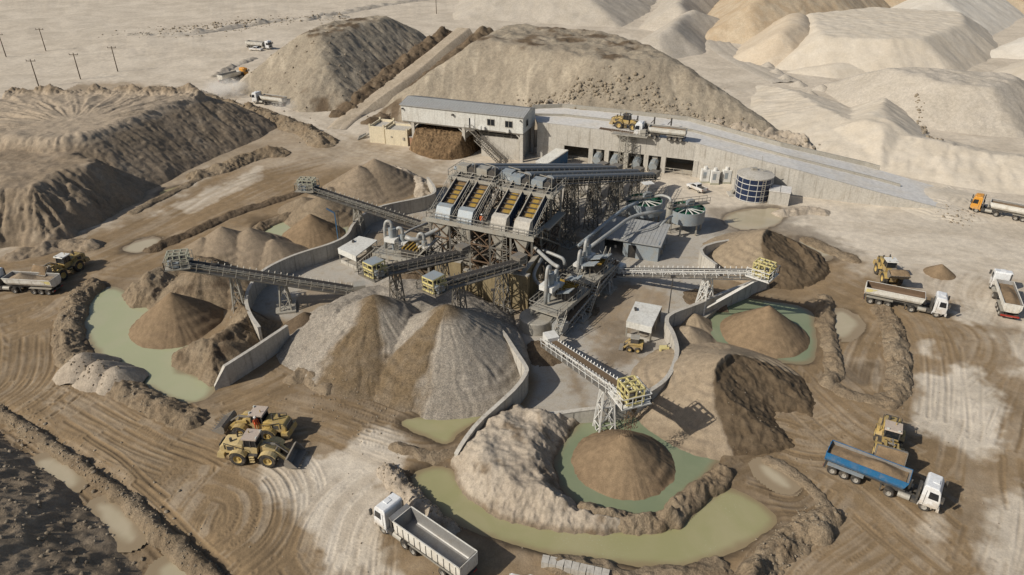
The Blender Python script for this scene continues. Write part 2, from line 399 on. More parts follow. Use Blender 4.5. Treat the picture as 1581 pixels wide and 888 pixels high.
def track(px_pts, n=6, spread=3.0, depth=.06, gauge=.88, wander=.35, grow=0.0):
    n = int(n * 2.6); depth *= 1.25; gauge = .88; wander = min(wander, .35)
    base = smooth_pts(PL(px_pts), 3); L = sum((b - a).length for a, b in zip(base[:-1], base[1:])); m = max(8, int(L / .12))
    bx = np.array([p.x for p in base]); by = np.array([p.y for p in base]); t = np.concatenate([[0], np.cumsum(np.hypot(np.diff(bx), np.diff(by)))])
    for k in range(n):
        a0, a1 = sorted(rng.uniform(-.08, 1.08, 2));
        if a1 - a0 < .35: a0, a1 = a0 - .2, a1 + .25
        u = np.linspace(max(0, a0) * L, min(1, a1) * L, m)
        x = np.interp(u, t, bx); y = np.interp(u, t, by)
        dx = np.gradient(x); dy = np.gradient(y); l = np.hypot(dx, dy) + 1e-9; ox, oy = -dy / l, dx / l
        off = rng.normal(0, spread) * (1 + grow * (u / L)) + wander * fbm(u / 13 + 50 * k, np.full_like(u, k * 3.7), 2, 3) * 2
        dp = depth * (1.2 if by.mean() < 70 else 1) * rng.uniform(.35, 1.25) * np.clip(.85 + .7 * vnoise(u / 6, np.full_like(u, k), 8), .15, 1.3) * (1 + (.3 if k % 6 == 1 and by.mean() < 62 else .0) * np.sign(np.sin(u * 2 * PI / .5)))
        tn = rng.uniform(-.17, .17)
        for sgn in (-1, 1):
            tread = k % 4 == 1 and by.mean() < 64
            if tread:
                for e_ in (-.24, -.12, 0, .12, .24): stamp(x + ox * (off + sgn * gauge + e_), y + oy * (off + sgn * gauge + e_), .9 * dp * (np.sin(2 * PI * (u + .35 * abs(e_)) / .40) > 0), tn)
                continue
            for e_ in ((-.16, .16) if k % 3 == 0 else (0,)): stamp(x + ox * (off + sgn * gauge + e_), y + oy * (off + sgn * gauge + e_), dp, tn)
for a in (
    ([(-150, 480), (40, 470), (110, 560), (200, 640), (320, 760), (420, 888)], 16, 3.2, .075), ([(-100, 560), (60, 600), (200, 700), (340, 830), (420, 930)], 12, 2.6, .06),
    ([(40, 470), (50, 530), (40, 600), (-60, 640)], 10, 3, .08), ([(0, 500), (60, 480), (90, 455)], 8, 3, .08), ([(120, 640), (260, 720), (400, 740), (480, 720)], 10, 2.5, .05),
    ([(-80, 440), (120, 410), (260, 340), (380, 275), (520, 240)], 14, 2.6, .07), ([(-60, 470), (160, 420), (300, 350), (460, 280)], 8, 1.8, .07), ([(140, 430), (230, 440), (330, 400)], 8, 2, .06),
    ([(400, 640), (520, 620), (640, 580)], 8, 3, .06), ([(300, 660), (420, 700), (330, 800), (300, 888)], 10, 2.6, .06), ([(480, 740), (400, 790), (430, 888), (520, 980)], 10, 3, .06),
    ([(330, 640), (480, 580), (440, 560)], 6, 2, .05), ([(420, 620), (520, 640), (640, 690), (720, 700)], 8, 2, .05), ([(350, 720), (420, 740), (420, 830), (300, 900)], 8, 2, .06),
    ([(1290, 700), (1420, 650), (1500, 560), (1560, 440), (1581, 380)], 14, 3, .05), ([(1581, 560), (1540, 700), (1480, 800), (1420, 900)], 14, 3.4, .055), ([(1480, 780), (1440, 840), (1360, 930)], 14, 3, .06, 1.05, 1, .6),
    ([(1400, 780), (1340, 830), (1250, 888), (1230, 950)], 12, 2.2, .06), ([(1200, 660), (1330, 700), (1420, 770), (1520, 850)], 10, 2.4, .05), ([(1420, 520), (1470, 490), (1520, 530), (1460, 600), (1400, 560)], 9, 2, .05),
    ([(1290, 430), (1400, 480), (1430, 540), (1420, 640)], 10, 2.5, .05), ([(1470, 420), (1450, 440), (1460, 465), (1490, 480)], 8, 1.2, .1, 1.05, .3), ([(1500, 415), (1470, 445), (1480, 470)], 6, 1.2, .09, 1.05, .3),
    ([(1280, 370), (1360, 390), (1480, 395), (1650, 430)], 10, 2.5, .045), ([(1250, 350), (1400, 365), (1700, 400)], 8, 2.2, .04), ([(1090, 700), (1190, 660), (1260, 690), (1330, 660)], 10, 2, .06),
    ([(1300, 520), (1330, 560), (1320, 610)], 10, 2, .09), ([(1345, 490), (1310, 550), (1300, 600)], 6, 1.5, .07), ([(1150, 760), (1240, 790), (1280, 740)], 5, 1.5, .05),
    ([(700, 262), (600, 240), (500, 215), (420, 165)], 9, 2.4, .05), ([(440, 180), (520, 225), (640, 250)], 6, 1.6, .05), ([(40, 660), (140, 740), (240, 830), (310, 900)], 5, .9, .1, 1.05, .3), ([(0, 690), (100, 760), (190, 850)], 4, .7, .08),
    ([(560, 660), (660, 690), (720, 660)], 6, 1.2, .07), ([(640, 740), (560, 790), (540, 888)], 8, 2.5, .045), ([(300, 90), (200, 110), (-50, 125)], 4, 1.5, .03), ([(385, 100), (350, 125), (340, 150), (430, 185)], 5, 1.2, .05),
    ([(900, 600), (960, 520), (1000, 430)], 6, 1.5, .02), ([(1000, 560), (940, 560), (900, 500)], 4, 1, .02), ([(1240, 560), (1330, 650), (1420, 700)], 6, 2, .04), ([(1570, 700), (1581, 800), (1560, 900)], 8, 2.5, .05)):
    track(*a)
TR = np.clip(TR, -.13, .08)
dry = np.clip(1 - TC * 1.3, 0, 1)
def blur(A, k):
    for ax in (0, 1):
        c = np.cumsum(A, axis=ax, dtype=np.float64); B_ = A.copy(); n_ = A.shape[ax]; s1 = [slice(None)] * 2; s2 = [slice(None)] * 2; s0 = [slice(None)] * 2
        s1[ax] = slice(2 * k + 1, n_); s2[ax] = slice(0, n_ - 2 * k - 1); s0[ax] = slice(k + 1, n_ - k)
        B_[tuple(s0)] = (c[tuple(s1)] - c[tuple(s2)]) / (2 * k + 1); A = B_
    return A.astype(np.float32)
T1, T2 = blur(TR, 1), blur(TR, 3); f1 = sst(58, 75, YY); f2 = sst(80, 110, YY); TR = TR * (1 - f1) + (T1 * (1 - f2) + T2 * f2 * 1.2) * f1
HG += TR * dry * np.where(TW > .75, .3, 1) * (.8 + .4 * wob2)
TB = np.clip(TB + TT * dry + .20 * wob + .10 * wob2 + (np.clip(-TR, 0, .1) * 1.6 - np.clip(TR, 0, .1) * 1.5) * dry, 0, 1.15)
TW = np.clip(TW + np.clip(-TR - .015, 0, .1) * 4.2 * dry, 0, 1)
def bil(A, x, y, fill):
    fi = (x - RX0) / RES; fj = (y - RY0) / RES
    ok = (fi >= 0) & (fi < nx - 1.01) & (fj >= 0) & (fj < ny - 1.01)
    fi = np.clip(fi, 0, nx - 1.01); fj = np.clip(fj, 0, ny - 1.01); i = fi.astype(np.int32); j = fj.astype(np.int32); u = (fi - i).astype(np.float32); v = (fj - j).astype(np.float32)
    r = (A[j, i] * (1 - u) + A[j, i + 1] * u) * (1 - v) + (A[j + 1, i] * (1 - u) + A[j + 1, i + 1] * u) * v
    return np.where(ok, r, fill)
def G(x, y):
    x = np.asarray(x, np.float32); y = np.asarray(y, np.float32)
    return bil(HG, x, y, base_h(x, y))
def gz(x, y): return float(G(np.array([x]), np.array([y]))[0])
# one ground sheet, finer near the works, running past the horizon
rows = []; d0 = 26.0
while d0 < 6000: rows.append(d0); d0 += max(.105, .11 * (d0 / 52.0) ** 1.9) if d0 < 260 else d0 * .03
rows = np.array(rows); ang = np.tan(np.linspace(-math.radians(48), math.radians(48), 1700)) 
GX = (rows[:, None] + 18) * ang[None, :]; GY = np.repeat(rows[:, None], len(ang), 1)
tb = bil(TB, GX, GY, .12 + .12 * fbm(GX / 25, GY / 25, 4, 31)); tc = bil(TC, GX, GY, 0); tw = bil(TW, GX, GY, 0)
far = sst(200, 260, GY); GZ = G(GX, GY) + far * (.6 * fbm(GX / 40, GY / 40, 4, 61) + .22 * ridged(GX / 9, GY / 9, 4, 62) * sst(-.1, .4, vnoise(GX / 60, GY / 60, 63) + .2))
m, nt, b = nodes('site_soil')
g = nt.nodes.new('ShaderNodeNewGeometry'); v = g.outputs['Position']
a = N(nt, 'ShaderNodeAttribute', _attribute_name='tone'); sep = nt.nodes.new('ShaderNodeSeparateColor'); nt.links.new(a.outputs['Color'], sep.inputs[0])
n1 = noise(nt, v, .09, 6, .62, .8); n2 = noise(nt, v, .8, 7, .68); n3 = noise(nt, v, 6, 5, .7)
pale = mix(nt, ramp(nt, n1, .35, .68), (.62, .545, .44), (.50, .435, .345))
brown = mix(nt, ramp(nt, n1, .35, .65), (.264, .186, .106), (.212, .150, .086))
conc = mix(nt, ramp(nt, n2, .4, .7), (.47, .44, .385), (.33, .29, .235))
c = mix(nt, sep.outputs[0], pale, brown); c = mix(nt, sep.outputs[1], c, conc); c = mix(nt, sep.outputs[2], c, (.095, .068, .042))
c = mix(nt, 1.0, c, mix(nt, ramp(nt, n2, .22, .78), (.82, .82, .83), (1.14, 1.14, 1.13)), 'MULTIPLY')
c = mix(nt, 1.0, c, mix(nt, ramp(nt, n3, .22, .78), (.86, .86, .86), (1.13, 1.13, 1.13)), 'MULTIPLY')
nt.links.new(c, b.inputs['Base Color']); b.inputs['Specular IOR Level'].default_value = .2
mr = nt.nodes.new('ShaderNodeMapRange'); mr.inputs[1].default_value = .3; mr.inputs[2].default_value = 1; mr.inputs[3].default_value = .93; mr.inputs[4].default_value = .55
nt.links.new(sep.outputs[2], mr.inputs[0]); nt.links.new(mr.outputs[0], b.inputs['Roughness'])
n4 = noise(nt, v, 2.6, 6, .75, .5); ad = nt.nodes.new('ShaderNodeMath'); ad.operation = 'ADD'; nt.links.new(n4, ad.inputs[0]); nt.links.new(n3, ad.inputs[1]); bump(nt, b, ad.outputs[0], .5, .07)
SOIL = m
ground = grid_object('ground', GX, GY, GZ, SOIL, (tb, tc, tw)); tag(ground, 'bare brown and pale quarry ground with wheel tracks', kind='structure')
# water
def water_mat(name, ca, cb):
    m, nt, b = nodes(name); g = nt.nodes.new('ShaderNodeNewGeometry'); v = g.outputs['Position']
    n = noise(nt, v, .14, 4, .55, 1.0); c = mix(nt, ramp(nt, n, .35, .65), ca, cb)
    vo = noise(nt, v, 5.5, 3, .75); gate = noise(nt, v, .13, 2, .5)
    f = nt.nodes.new('ShaderNodeMath'); f.operation = 'MULTIPLY'; nt.links.new(ramp(nt, vo, .58, .74), f.inputs[0]); nt.links.new(ramp(nt, gate, .5, .62), f.inputs[1])
    h = nt.nodes.new('ShaderNodeMath'); h.operation = 'MULTIPLY'; h.inputs[1].default_value = .6; nt.links.new(f.outputs[0], h.inputs[0])
    c = mix(nt, h.outputs[0], c, (.42, .42, .32))
    at = N(nt, 'ShaderNodeAttribute', _attribute_name='tone'); sp_ = nt.nodes.new('ShaderNodeSeparateColor'); nt.links.new(at.outputs['Color'], sp_.inputs[0]); c = mix(nt, sp_.outputs[0], c, (.24, .175, .105))
    nt.links.new(c, b.inputs['Base Color']); b.inputs['Roughness'].default_value = .06; b.inputs['IOR'].default_value = 1.33
    w2 = noise(nt, v, 2.4, 3, .6); bump(nt, b, w2, .12, .05); return m
WG = water_mat('murky_green_water', (.30, .285, .145), (.34, .31, .175)); WT = water_mat('teal_water', (.19, .222, .135), (.225, .25, .155)); WP = water_mat('muddy_puddle', (.40, .345, .235), (.44, .375, .265))
WL = water_mat('pale_green_water', (.36, .37, .225), (.38, .375, .24))
for nm, pts, lev in PONDS:
    big = smooth_pts(pts, 0); cx = sum(p.x for p in big) / len(big); cy = sum(p.y for p in big) / len(big)
    grow = 2.0 if nm in ('settling pond', 'teal', 'outer', 'right', 'upper', 'gravel') else 1.2
    X0, X1 = min(p.x for p in big) - grow, max(p.x for p in big) + grow; Y0, Y1 = min(p.y for p in big) - grow, max(p.y for p in big) + grow
    gxx, gyy = np.meshgrid(np.arange(X0, X1, .2), np.arange(Y0, Y1, .2)); dd, _ = sdf(gxx, gyy, big); kv = dd > -grow
    keep = kv[:-1, :-1] & kv[1:, :-1] & kv[:-1, 1:] & kv[1:, 1:]
    o = grid_object('water', gxx, gyy, np.full(gxx.shape, lev), {'teal': WT, 'right': WT, 'outer': WG, 'settling pond': WL, 'gravel': WG, 'upper': WL, 'greenpuddle': WG}.get(nm, WP), (np.clip(.75 * sst(.55, -.3, dd + .35 * fbm(gxx / 2, gyy / 2, 3, 4)), 0, 1), gxx * 0, gxx * 0), keep=keep)
    tag(o, {'teal': 'teal pond ringed round the front sand cone', 'outer': 'green pond curving in front of the pale spoil bank', 'settling pond': 'pale green pond beside the left sand cone', 'right': 'teal pond round the right sand cone'}.get(nm, 'shallow standing water on the quarry ground'), kind='structure')
# ================================================================ HEAPS
S_STONE = sand_mat('loose_stone', (.30, .25, .185), (.24, .195, .14), None, .05, 6)
S_ROAD = sand_mat('haul_road_dirt', (.45, .375, .28), (.38, .31, .225), None, .03, 6)
S_BROWN = sand_mat('brown_sand', (.24, .172, .105), (.212, .15, .092), (.125, .088, .055), .03, 11)
S_DARK = sand_mat('grey_brown_sand', (.30, .235, .165), (.245, .19, .13), (.40, .325, .24), .06, 8)
S_SPOIL = sand_mat('pale_spoil', (.43, .365, .285), (.36, .30, .23), (.17, .125, .08), .05, 7)
S_PALE = sand_mat('washed_sand', (.335, .265, .185), (.30, .235, .16), (.115, .082, .05), .04, 9)
S_MOUND = sand_mat('mixed_overburden', (.345, .293, .22), (.30, .252, .188), (.15, .110, .072), .13, 5)
S_DUNE = sand_mat('cream_dune_sand', (.57, .505, .41), (.53, .462, .365), (.44, .385, .315), .012, 2.5, con=.35)
S_OCHRE = sand_mat('ochre_dune_sand', (.42, .32, .21), (.48, .39, .275), (.30, .22, .15), .02, 3, con=.5)
S_WHITE = sand_mat('white_dune_sand', (.64, .59, .505), (.58, .525, .44), None, .012, 2.5, con=.3)
S_OCHRE2 = sand_mat('tan_dune_sand', (.54, .455, .345), (.50, .41, .30), None, .015, 2.5, con=.4)
S_GREY = sand_mat('grey_crushed_stone', (.46, .41, .34), (.42, .37, .30), (.2, .17, .13), .04, 4, con=.7)
S_GRAVEL = sand_mat('wet_gravel', (.335, .297, .245), (.29, .255, .208), (.170, .124, .074), .07, 10, speck=10)
S_BERM = sand_mat('earth_bank', (.30, .235, .16), (.245, .185, .12), (.125, .088, .056), .13, 6)
S_RUBBLE = sand_mat('rubbly_feed_stone', (.20, .135, .075), (.155, .10, .055), (.1, .07, .04), .2, 3, speck=2.2)
def zcone(c, top, slope, seed=1, gul=.12, warp=.05, r0=.12):
    def f(X, Y):
        dx = X - c[0]; dy = Y - c[1]; r = np.hypot(dx, dy); th = np.arctan2(dy, dx)
        cx_, sx_ = np.cos(th), np.sin(th)
        r = r * (1 + warp * fbm(cx_ * 1.5 + 9, sx_ * 1.5, 3, seed))
        tw_ = .12 * fbm(X / 2.5, Y / 2.5, 2, seed + 3)
        g = fbm(cx_ * 9 + tw_ * 6, sx_ * 9 + seed, 3, seed) * gul * sst(.3, 5, r) * (.5 + .8 * vnoise(X / 3, Y / 3, seed))
        slump = .085 * np.sin(r * 5.2 + 4 * fbm(cx_ * 1.2, sx_ * 1.2, 2, seed)) * sst(1.5, 4.5, r) * sst(-.4, .4, vnoise(X / 4, Y / 4, seed + 6))
        return top - slope * (np.sqrt(r * r + r0 * r0) - r0) + g + slump + .035 * fbm(X * 1.2, Y * 1.2, 3, seed)
    return f
def zmesa(poly, top, slope, seed=1, z0=0.0, warp=1.0, wl=9.0, gul=.4, gf=.35, lump=.3, ll=2.5, topn=.4, soft=1.2, rnd=0.0, fine=0.0):
    poly = [(p[0], p[1]) for p in poly]
    def f(X, Y):
        d, s = sdf(X, Y, poly)
        if rnd:                                  # worn, rounded hips
            for ox, oy in ((1, 0), (-1, 0), (0, 1), (0, -1), (.7, .7), (-.7, .7), (.7, -.7), (-.7, -.7)): d = d + sdf(X + ox * rnd, Y + oy * rnd, poly)[0]
            d = d / 9
        d = d + warp * fbm(X / wl, Y / wl, 4, seed)
        g = (.45 * ridged(s * gf + .5 * fbm(X / 4, Y / 4, 3, seed), d * .07, 3, seed + 4) + .55 * fbm(s * gf * 1.7 + .4 * fbm(X / 3, Y / 3, 2, seed), d * .12, 3, seed + 6)) * gul
        z = z0 + slope * d
        z = z + g * sst(-.5, 3, d) + lump * ridged(X / ll, Y / ll, 4, seed + 8) * sst(-1.5, 1.0, d)
        if fine: z = z + fine * ridged(X / .7, Y / .7, 3, seed + 12) * sst(-.5, .5, d)
        t = top + topn * fbm(X / 4, Y / 4, 4, seed + 2) * 1.6
        k = soft; h = np.clip(.5 + .5 * (t - z) / k, 0, 1)
        return t * (1 - h) + z * h - k * h * (1 - h)
    return f
def zridge(line, h, wd, seed=1, lumpy=.5, ll=2.2, flat=.0):
    line = [(p[0], p[1]) for p in line]; h = h * .68; wd = wd * .66
    def f(X, Y):
        k = max(1.0, wd / 1.6)
        wx = X + .55 * k * fbm(X / (1.9 * k), Y / (1.9 * k), 3, seed + 5); wy = Y + .55 * k * fbm(X / (1.9 * k) + 40, Y / (1.9 * k), 3, seed + 5)
        d, s = dist_polyline(wx, wy, line)
        hh = h * np.clip(1 - lumpy * .55 + lumpy * 1.1 * vnoise(X / ll, Y / ll, seed) + .3 * vnoise(X / (ll * 3), Y / (ll * 3), seed + 2), .12, 2)
        p = np.clip(1 - (d / wd), -.6, 1)
        return np.where(p > 0, hh * p * (1.5 - .5 * p), h * p * 3.5) + (.20 * h * ridged(X / 1.1, Y / 1.1, 3, seed + 3) + .10 * h * fbm(X / .4, Y / .4, 2, seed + 4) - .30 * h * np.abs(vnoise(X / .9, Y / .9, seed + 7))) * sst(-.25, .25, p)
    return f
def union(*fs):
    def f(X, Y):
        z = fs[0](X, Y)
        for g_ in fs[1:]: z = np.maximum(z, g_(X, Y))
        return z
    return f
HEAPS = []
def heap(name, label, cat, box, res, f, m, group=None, tone=None, sink=.12, kind=None, foot=None):
    """one heap as its own height sheet, trimmed where it dips under the ground; box = (x0,x1,y0,y1)"""
    X, Y = np.meshgrid(np.arange(box[0], box[1], res), np.arange(box[2], box[3], res)); X = X.astype(np.float32); Y = Y.astype(np.float32)
    Z = f(X, Y); g_ = G(X, Y); 
    if foot is not None: Z = Z + 2.6 * np.minimum(sdf(X, Y, [(p[0], p[1]) for p in foot])[0], 0)
    up = Z > g_ - sink
    keep = up[:-1, :-1] | up[1:, :-1] | up[:-1, 1:] | up[1:, 1:]
    Zc = np.where(up, Z, np.maximum(Z, g_ - .5))
    t = None
    if tone is not None:
        q = tone(X, Y, Z); q = q if isinstance(q, tuple) else (q, 0 * X); t = (np.clip(q[0], 0, 1), np.clip(q[1], 0, 1), X * 0)
    else: q = np.clip(.5 * fbm(X / 6, Y / 6, 3, 3) - .15, 0, 1); t = (q, q * 0, q * 0)
    o = grid_object(name, X, Y, Zc, m, t, keep)
    tag(o, label, cat, group, kind); HEAPS.append((box, f)); return o
def bb(pts, pad=2.0):
    xs = [p[0] for p in pts]; ys = [p[1] for p in pts]; return (min(xs) - pad, max(xs) + pad, min(ys) - pad, max(ys) + pad)
def cbox(c, r): return (c[0] - r, c[0] + r, c[1] - r, c[1] + r)
# --- far mounds
pB = [P(356, 136), P(375, 146), P(412, 152), P(455, 172), P(545, 173), (-33, 203), (-20, 236), (-24, 262), (-52, 262), (-73, 236)]
heap('overburden_mound', 'brown stony mound left of the sloping haul road behind the white building', 'mound', bb(pB, 6), .45, zmesa(pB, 13.8, .72, 21, 0, 1.8, 12, .9, .25, .3, 1.8, .7, .9, 2.5), S_MOUND,
     tone=lambda X, Y, Z: (sst(.28, .6, fbm(X / 7, Y / 7, 4, 88) + .4 * sst(5, 0, Z) * sst(-62, -50, X) + .45 * sst(12.4, 14, Z)), .8 * sst(.15, .5, fbm(X / 2.2 + Y / 9, Y / 12, 4, 3)) + .8 * sst(-62, -72, X) * sst(.1, .3, vnoise(X / 5, Y / 9, 4) + .2)))
a = P(840, 168, 7); c_ = P(1060, 185, 6.5); e = P(1250, 225, 3.8)
pD = [P(575, 176), P(625, 190), (-14, 166), (2, 154), (a.x, a.y - 8.5), (c_.x, c_.y - 8), (e.x + 1, e.y - 4.5), (62, 148), (54, 186), (44, 212), (-2, 240), (-20, 222)]
heap('overburden_mound', 'long flat topped brown mound behind the concrete ramp and white building', 'mound', bb(pD, 6), .42, zmesa(pD, 15.8, .74, 5, 0, 1.6, 12, .8, .22, .3, 1.8, .7, 1.0, 2.5), S_MOUND,
     tone=lambda X, Y, Z: (sst(.32, .6, .7 * fbm(X / 6, Y / 6, 4, 18) + .42 * sst(14.0, 15.8, Z) * sst(-.3, .2, vnoise(X / 15, Y / 15, 4)) + .6 * sst(-16, -26, X) * sst(8, 0, Z)), .9 * sst(.05, .45, fbm(X / 2.4, Y / 14, 4, 13)) * sst(15, 12, Z)))
# sloping haul road between the two
rd = [P(520, 200), P(543, 178), (-31, 195), (-23, 214), (-15, 234)]; rz = [.05, .35, 3.8, 7.6, 11.2]
rd2 = smooth_pts([Vector((p[0], p[1], z)) for p, z in zip(rd, rz)], 2)
vs = []; fs = []
for i, p in enumerate(rd2):
    d = (rd2[min(i + 1, len(rd2) - 1)] - rd2[max(i - 1, 0)]); n_ = Vector((d.y, -d.x, 0)).normalized()
    for k in range(9):
        o_ = (k - 4) / 4; vs.append(p + n_ * o_ * (2.8 + .5 * math.sin(i * .9 + k) if k not in (0, 8) else 5.2) + Vector((0, 0, .08 * math.sin(k * 2.3 + i) - (5 if k in (0, 8) else 0))))
for i in range(len(rd2) - 1):
    for k in range(8): fs.append((i * 9 + k, i * 9 + k + 1, (i + 1) * 9 + k + 1, (i + 1) * 9 + k))
tag(MB().add(vs, fs).build('haul_road', S_ROAD, None, True), kind='structure')
heap('earth_bank', 'dark lumpy earth bank along the right edge of the sloping haul road', 'bank', bb([P(560, 190), (-2, 245)], 8), .4,
     (lambda zr, ln: (lambda X, Y: zr(X, Y) + np.interp(Y, [170, 178, 195, 214, 236], [0, 0, 3.5, 7.2, 10.6])))(zridge([P(575, 190), (-24.5, 193), (-16.5, 212), (-8, 233)], 2.6, 4.2, 3, .6, 3), 0), S_BERM, sink=.3,
     foot=[(-46, 165), (-24, 170), (-12, 205), (-2, 240), (-12, 240), (-24, 212), (-33, 190), (-46, 182)], tone=lambda X, Y, Z: .7 + .4 * fbm(X / 3, Y / 3, 3, 1))
lb = [P(522, 178), P(538, 172), (-35.5, 196), (-28, 214), (-21, 232)]
heap('earth_bank', 'rugged dark bank at the foot of the left mound along the haul road', 'bank', (-58, -12, 168, 246), .35,
     (lambda zr: (lambda X, Y: zr(X, Y) + np.interp(Y, [170, 178, 195, 214, 236], [0, 0, 3.3, 7.0, 10.4])))(zridge(lb, 3.2, 4.4, 33, .7, 3)), S_BERM, sink=.3,
     foot=[P(508, 182), P(545, 180), (-33.2, 195), (-25.5, 213), (-18, 233), (-24, 240), (-36, 220), (-44, 196)], tone=lambda X, Y, Z: .75 + .4 * fbm(X / 3, Y / 3, 3, 1))
fl = [P(842, 166, 7), P(960, 171, 6.9), P(1062, 181, 6.4), P(1160, 206, 5.2), P(1252, 226, 3.8)]
heap('rubble_bank', 'pale rubble bank along the toe of the long mound beside the ramp', 'bank', (0, 68, 128, 166), .22,
     (lambda zr: (lambda X, Y: zr(X, Y) + np.interp(X, [5, 24, 36, 50, 62], [6.9, 6.8, 6.3, 5.0, 3.4])))(zridge([(p.x, p.y + 2.4) for p in fl], 2.4, 4.4, 34, .9, 2.4)), S_SPOIL, foot=[(p.x, p.y - .2) for p in fl] + [(62, 134), (61, 143)] + [(p.x, p.y + 9) for p in reversed(fl)],
     tone=lambda X, Y, Z: .35 * sst(.1, .5, fbm(X / 2.2, Y / 2.2, 3, 6)))
# --- cream stockpiles at the far right
def dune(label, px_poly, top, slope, m, seed, res=.7, gul=.5, back=None, wv=2.0, lump=.06, tone=None, soft=2.5, topn=.3):
    p = PL(px_poly) + ([Vector((q[0], q[1], 0)) for q in back] if back else [])
    heap('sand_stockpile', label, 'stockpile', bb(p, 8), res, zmesa(p, top, slope, seed, 0, wv, 18, gul * .6, .16, lump, 4, topn, soft, 1.6), m, 'cream stockpiles at the far side', tone)
dune('low beige stony stockpile nearest the ramp, dark rim of dumped loads on top', [(1258, 130), (1300, 160), (1400, 194), (1500, 208), (1580, 214), (1640, 190)], 8.3, .66, S_GREY, 31, .45, .5, [(146, 190), (112, 203), (95, 205)], .9, .3, soft=.7, topn=.5)
dune('broad cream stockpile with wavy flat rim and shaded right flank', [(1195, 108), (1290, 116), (1400, 121), (1475, 118), (1545, 84)], 8.8, .66, S_DUNE, 32, .6, .5, [(188, 292), (140, 312), (100, 290)], 1.6, soft=.6)
dune('tan stockpile with rounded shoulder beside the curving haul track', [(1128, 92), (1180, 104), (1240, 106), (1300, 92), (1300, 60)], 9.5, .62, S_OCHRE2, 42, .6, .5, [(112, 300), (92, 290)], 1.6, soft=1.2)
dune('low smooth cream mound in front of the broad one', [(1205, 112), (1290, 122), (1375, 118), (1390, 100)], 3.8, .45, S_DUNE, 43, .5, .3, [(120, 240)], 1.2, soft=1.5)
dune('smooth cream ridge running off behind the orange truck side', [(1500, 185), (1600, 210), (1800, 235), (1900, 150)], 11, .5, S_DUNE, 33, .7, .4, [(220, 260), (160, 235), (138, 215)], 1.6, soft=1.0)
dune('tall ochre stockpile with dark brown stepped top', [(1080, 62), (1170, 70), (1260, 62), (1350, 48), (1370, 30)], 21, .66, S_OCHRE, 34, .8, .8, [(225, 430), (160, 450), (110, 420)], 1.8, soft=.8, lump=.15)
dune('pale peaked stockpile behind the broad cream one', [(1310, 56), (1420, 60), (1530, 58), (1575, 30)], 15, .5, S_WHITE, 35, .8, .4, [(300, 430), (230, 440)], 1.6, soft=.8)
dune('white stockpile at the edge under the dark quarry rim', [(1500, 88), (1600, 93), (1760, 100), (1780, 40)], 13, .5, S_WHITE, 36, .8, .4, [(390, 380), (300, 380)], 1.6, soft=.8)
dune('grey conical stockpile with dark right flank beside the curving haul track', [(960, 88), (1030, 92), (1090, 84), (1092, 62)], 11.5, .66, S_GREY, 37, .7, .6, [(95, 300), (62, 310)], 1.5)
dune('grey peaked stockpile farther up the haul track', [(985, 45), (1060, 55), (1100, 48), (1095, 25)], 15, .66, S_GREY, 38, .9, .6, [(150, 430), (90, 430)], 1.5)
dune('wide tan stockpile behind the flat topped mound', [(700, 30), (800, 34), (960, 44), (1000, 20)], 13, .42, S_GREY, 39, .9, .7, [(90, 450), (-30, 440)], 3)
dune('small grey heap above the haul track far away', [(1090, 20), (1130, 22), (1165, 10)], 10, .66, S_GREY, 40, 1.0, .6, [(190, 520), (150, 540)], 1.5)
dune('ochre and white ridge at the back edge of the quarry', [(1330, 16), (1480, 22), (1700, 22)], 22, .5, S_OCHRE, 41, 1.2, 1.5, [(560, 620), (320, 640)], 4)
heap('sand_bank', 'pale ribbed sand slope above the concrete ramp', 'bank', (50, 175, 118, 215), .5,
     union(zmesa([P(1150, 195), P(1265, 238), P(1350, 262), P(1440, 282), P(1560, 300), P(1750, 330), P(1750, 260), P(1540, 235), P(1400, 205), P(1270, 150), P(1170, 130)], 4.6, .24, 51, 0, 2.0, 10, .7, .35, .12, 3, .5, 1.2),
           lambda X, Y: zmesa([P(1405, 176), P(1447, 240), P(1360, 262), P(1250, 215), P(1330, 160)], 5.1, .5, 55, .5, .8, 5, .5, .3, .1, 2, .4, .8)(X, Y) + 0), S_DUNE, tone=lambda X, Y, Z: .5 * fbm(X / 5, Y / 5, 3, 5))
heap('dumped_load_rows', None, None, (40, 120, 170, 245), .5, union(*[zcone((P(x_, y_)[0], P(x_, y_)[1]), 1.5, .6, k_, .1, .2) for k_, (x_, y_) in enumerate(((1185, 103), (1198, 113), (1212, 122), (1232, 132), (1250, 148), (1268, 138), (1283, 134), (1300, 142), (1330, 152), (1352, 162), (1345, 156), (1368, 165)))]), S_GREY, kind='stuff')
# --- left stockpile
pA1 = [P(212, 303), P(255, 282), P(330, 243), P(400, 214), (-55, 167), (-62, 173), (-85, 174), (-125, 172), (-135, 120), P(80, 330)]
cf = P(112, 190, 9.3)
def fan(X, Y):
    dx = X - cf.x; dy = (Y - cf.y); r = np.hypot(dx, dy); th = np.arctan2(dy, dx)
    rim = zridge([(-125, 159), (-100, 161), (-84, 161), (-68, 160), (-60, 156)], 3.0, 5.0, 14, .7, 3)(X, Y)
    return np.maximum(rim, .5 * ridged(th * 8.5 + .35 * fbm(X / 4, Y / 4, 3, 6), r * .05 + 3, 2, 5) * sst(4, 12, r) - .05) 
_a1 = zmesa(pA1, 9.2, .70, 8, 0, .9, 8, .6, .3, .22, 1.3, .25, .5, 2.0)
_a2 = zmesa([P(-120, 392), P(0, 384), P(70, 378), P(112, 366), P(160, 340), P(215, 315), P(225, 290), P(150, 262), P(-120, 280)], 7.4, .95, 9, 0, 1.8, 6, 1.7, .42, .5, 1.6, .35, .6)
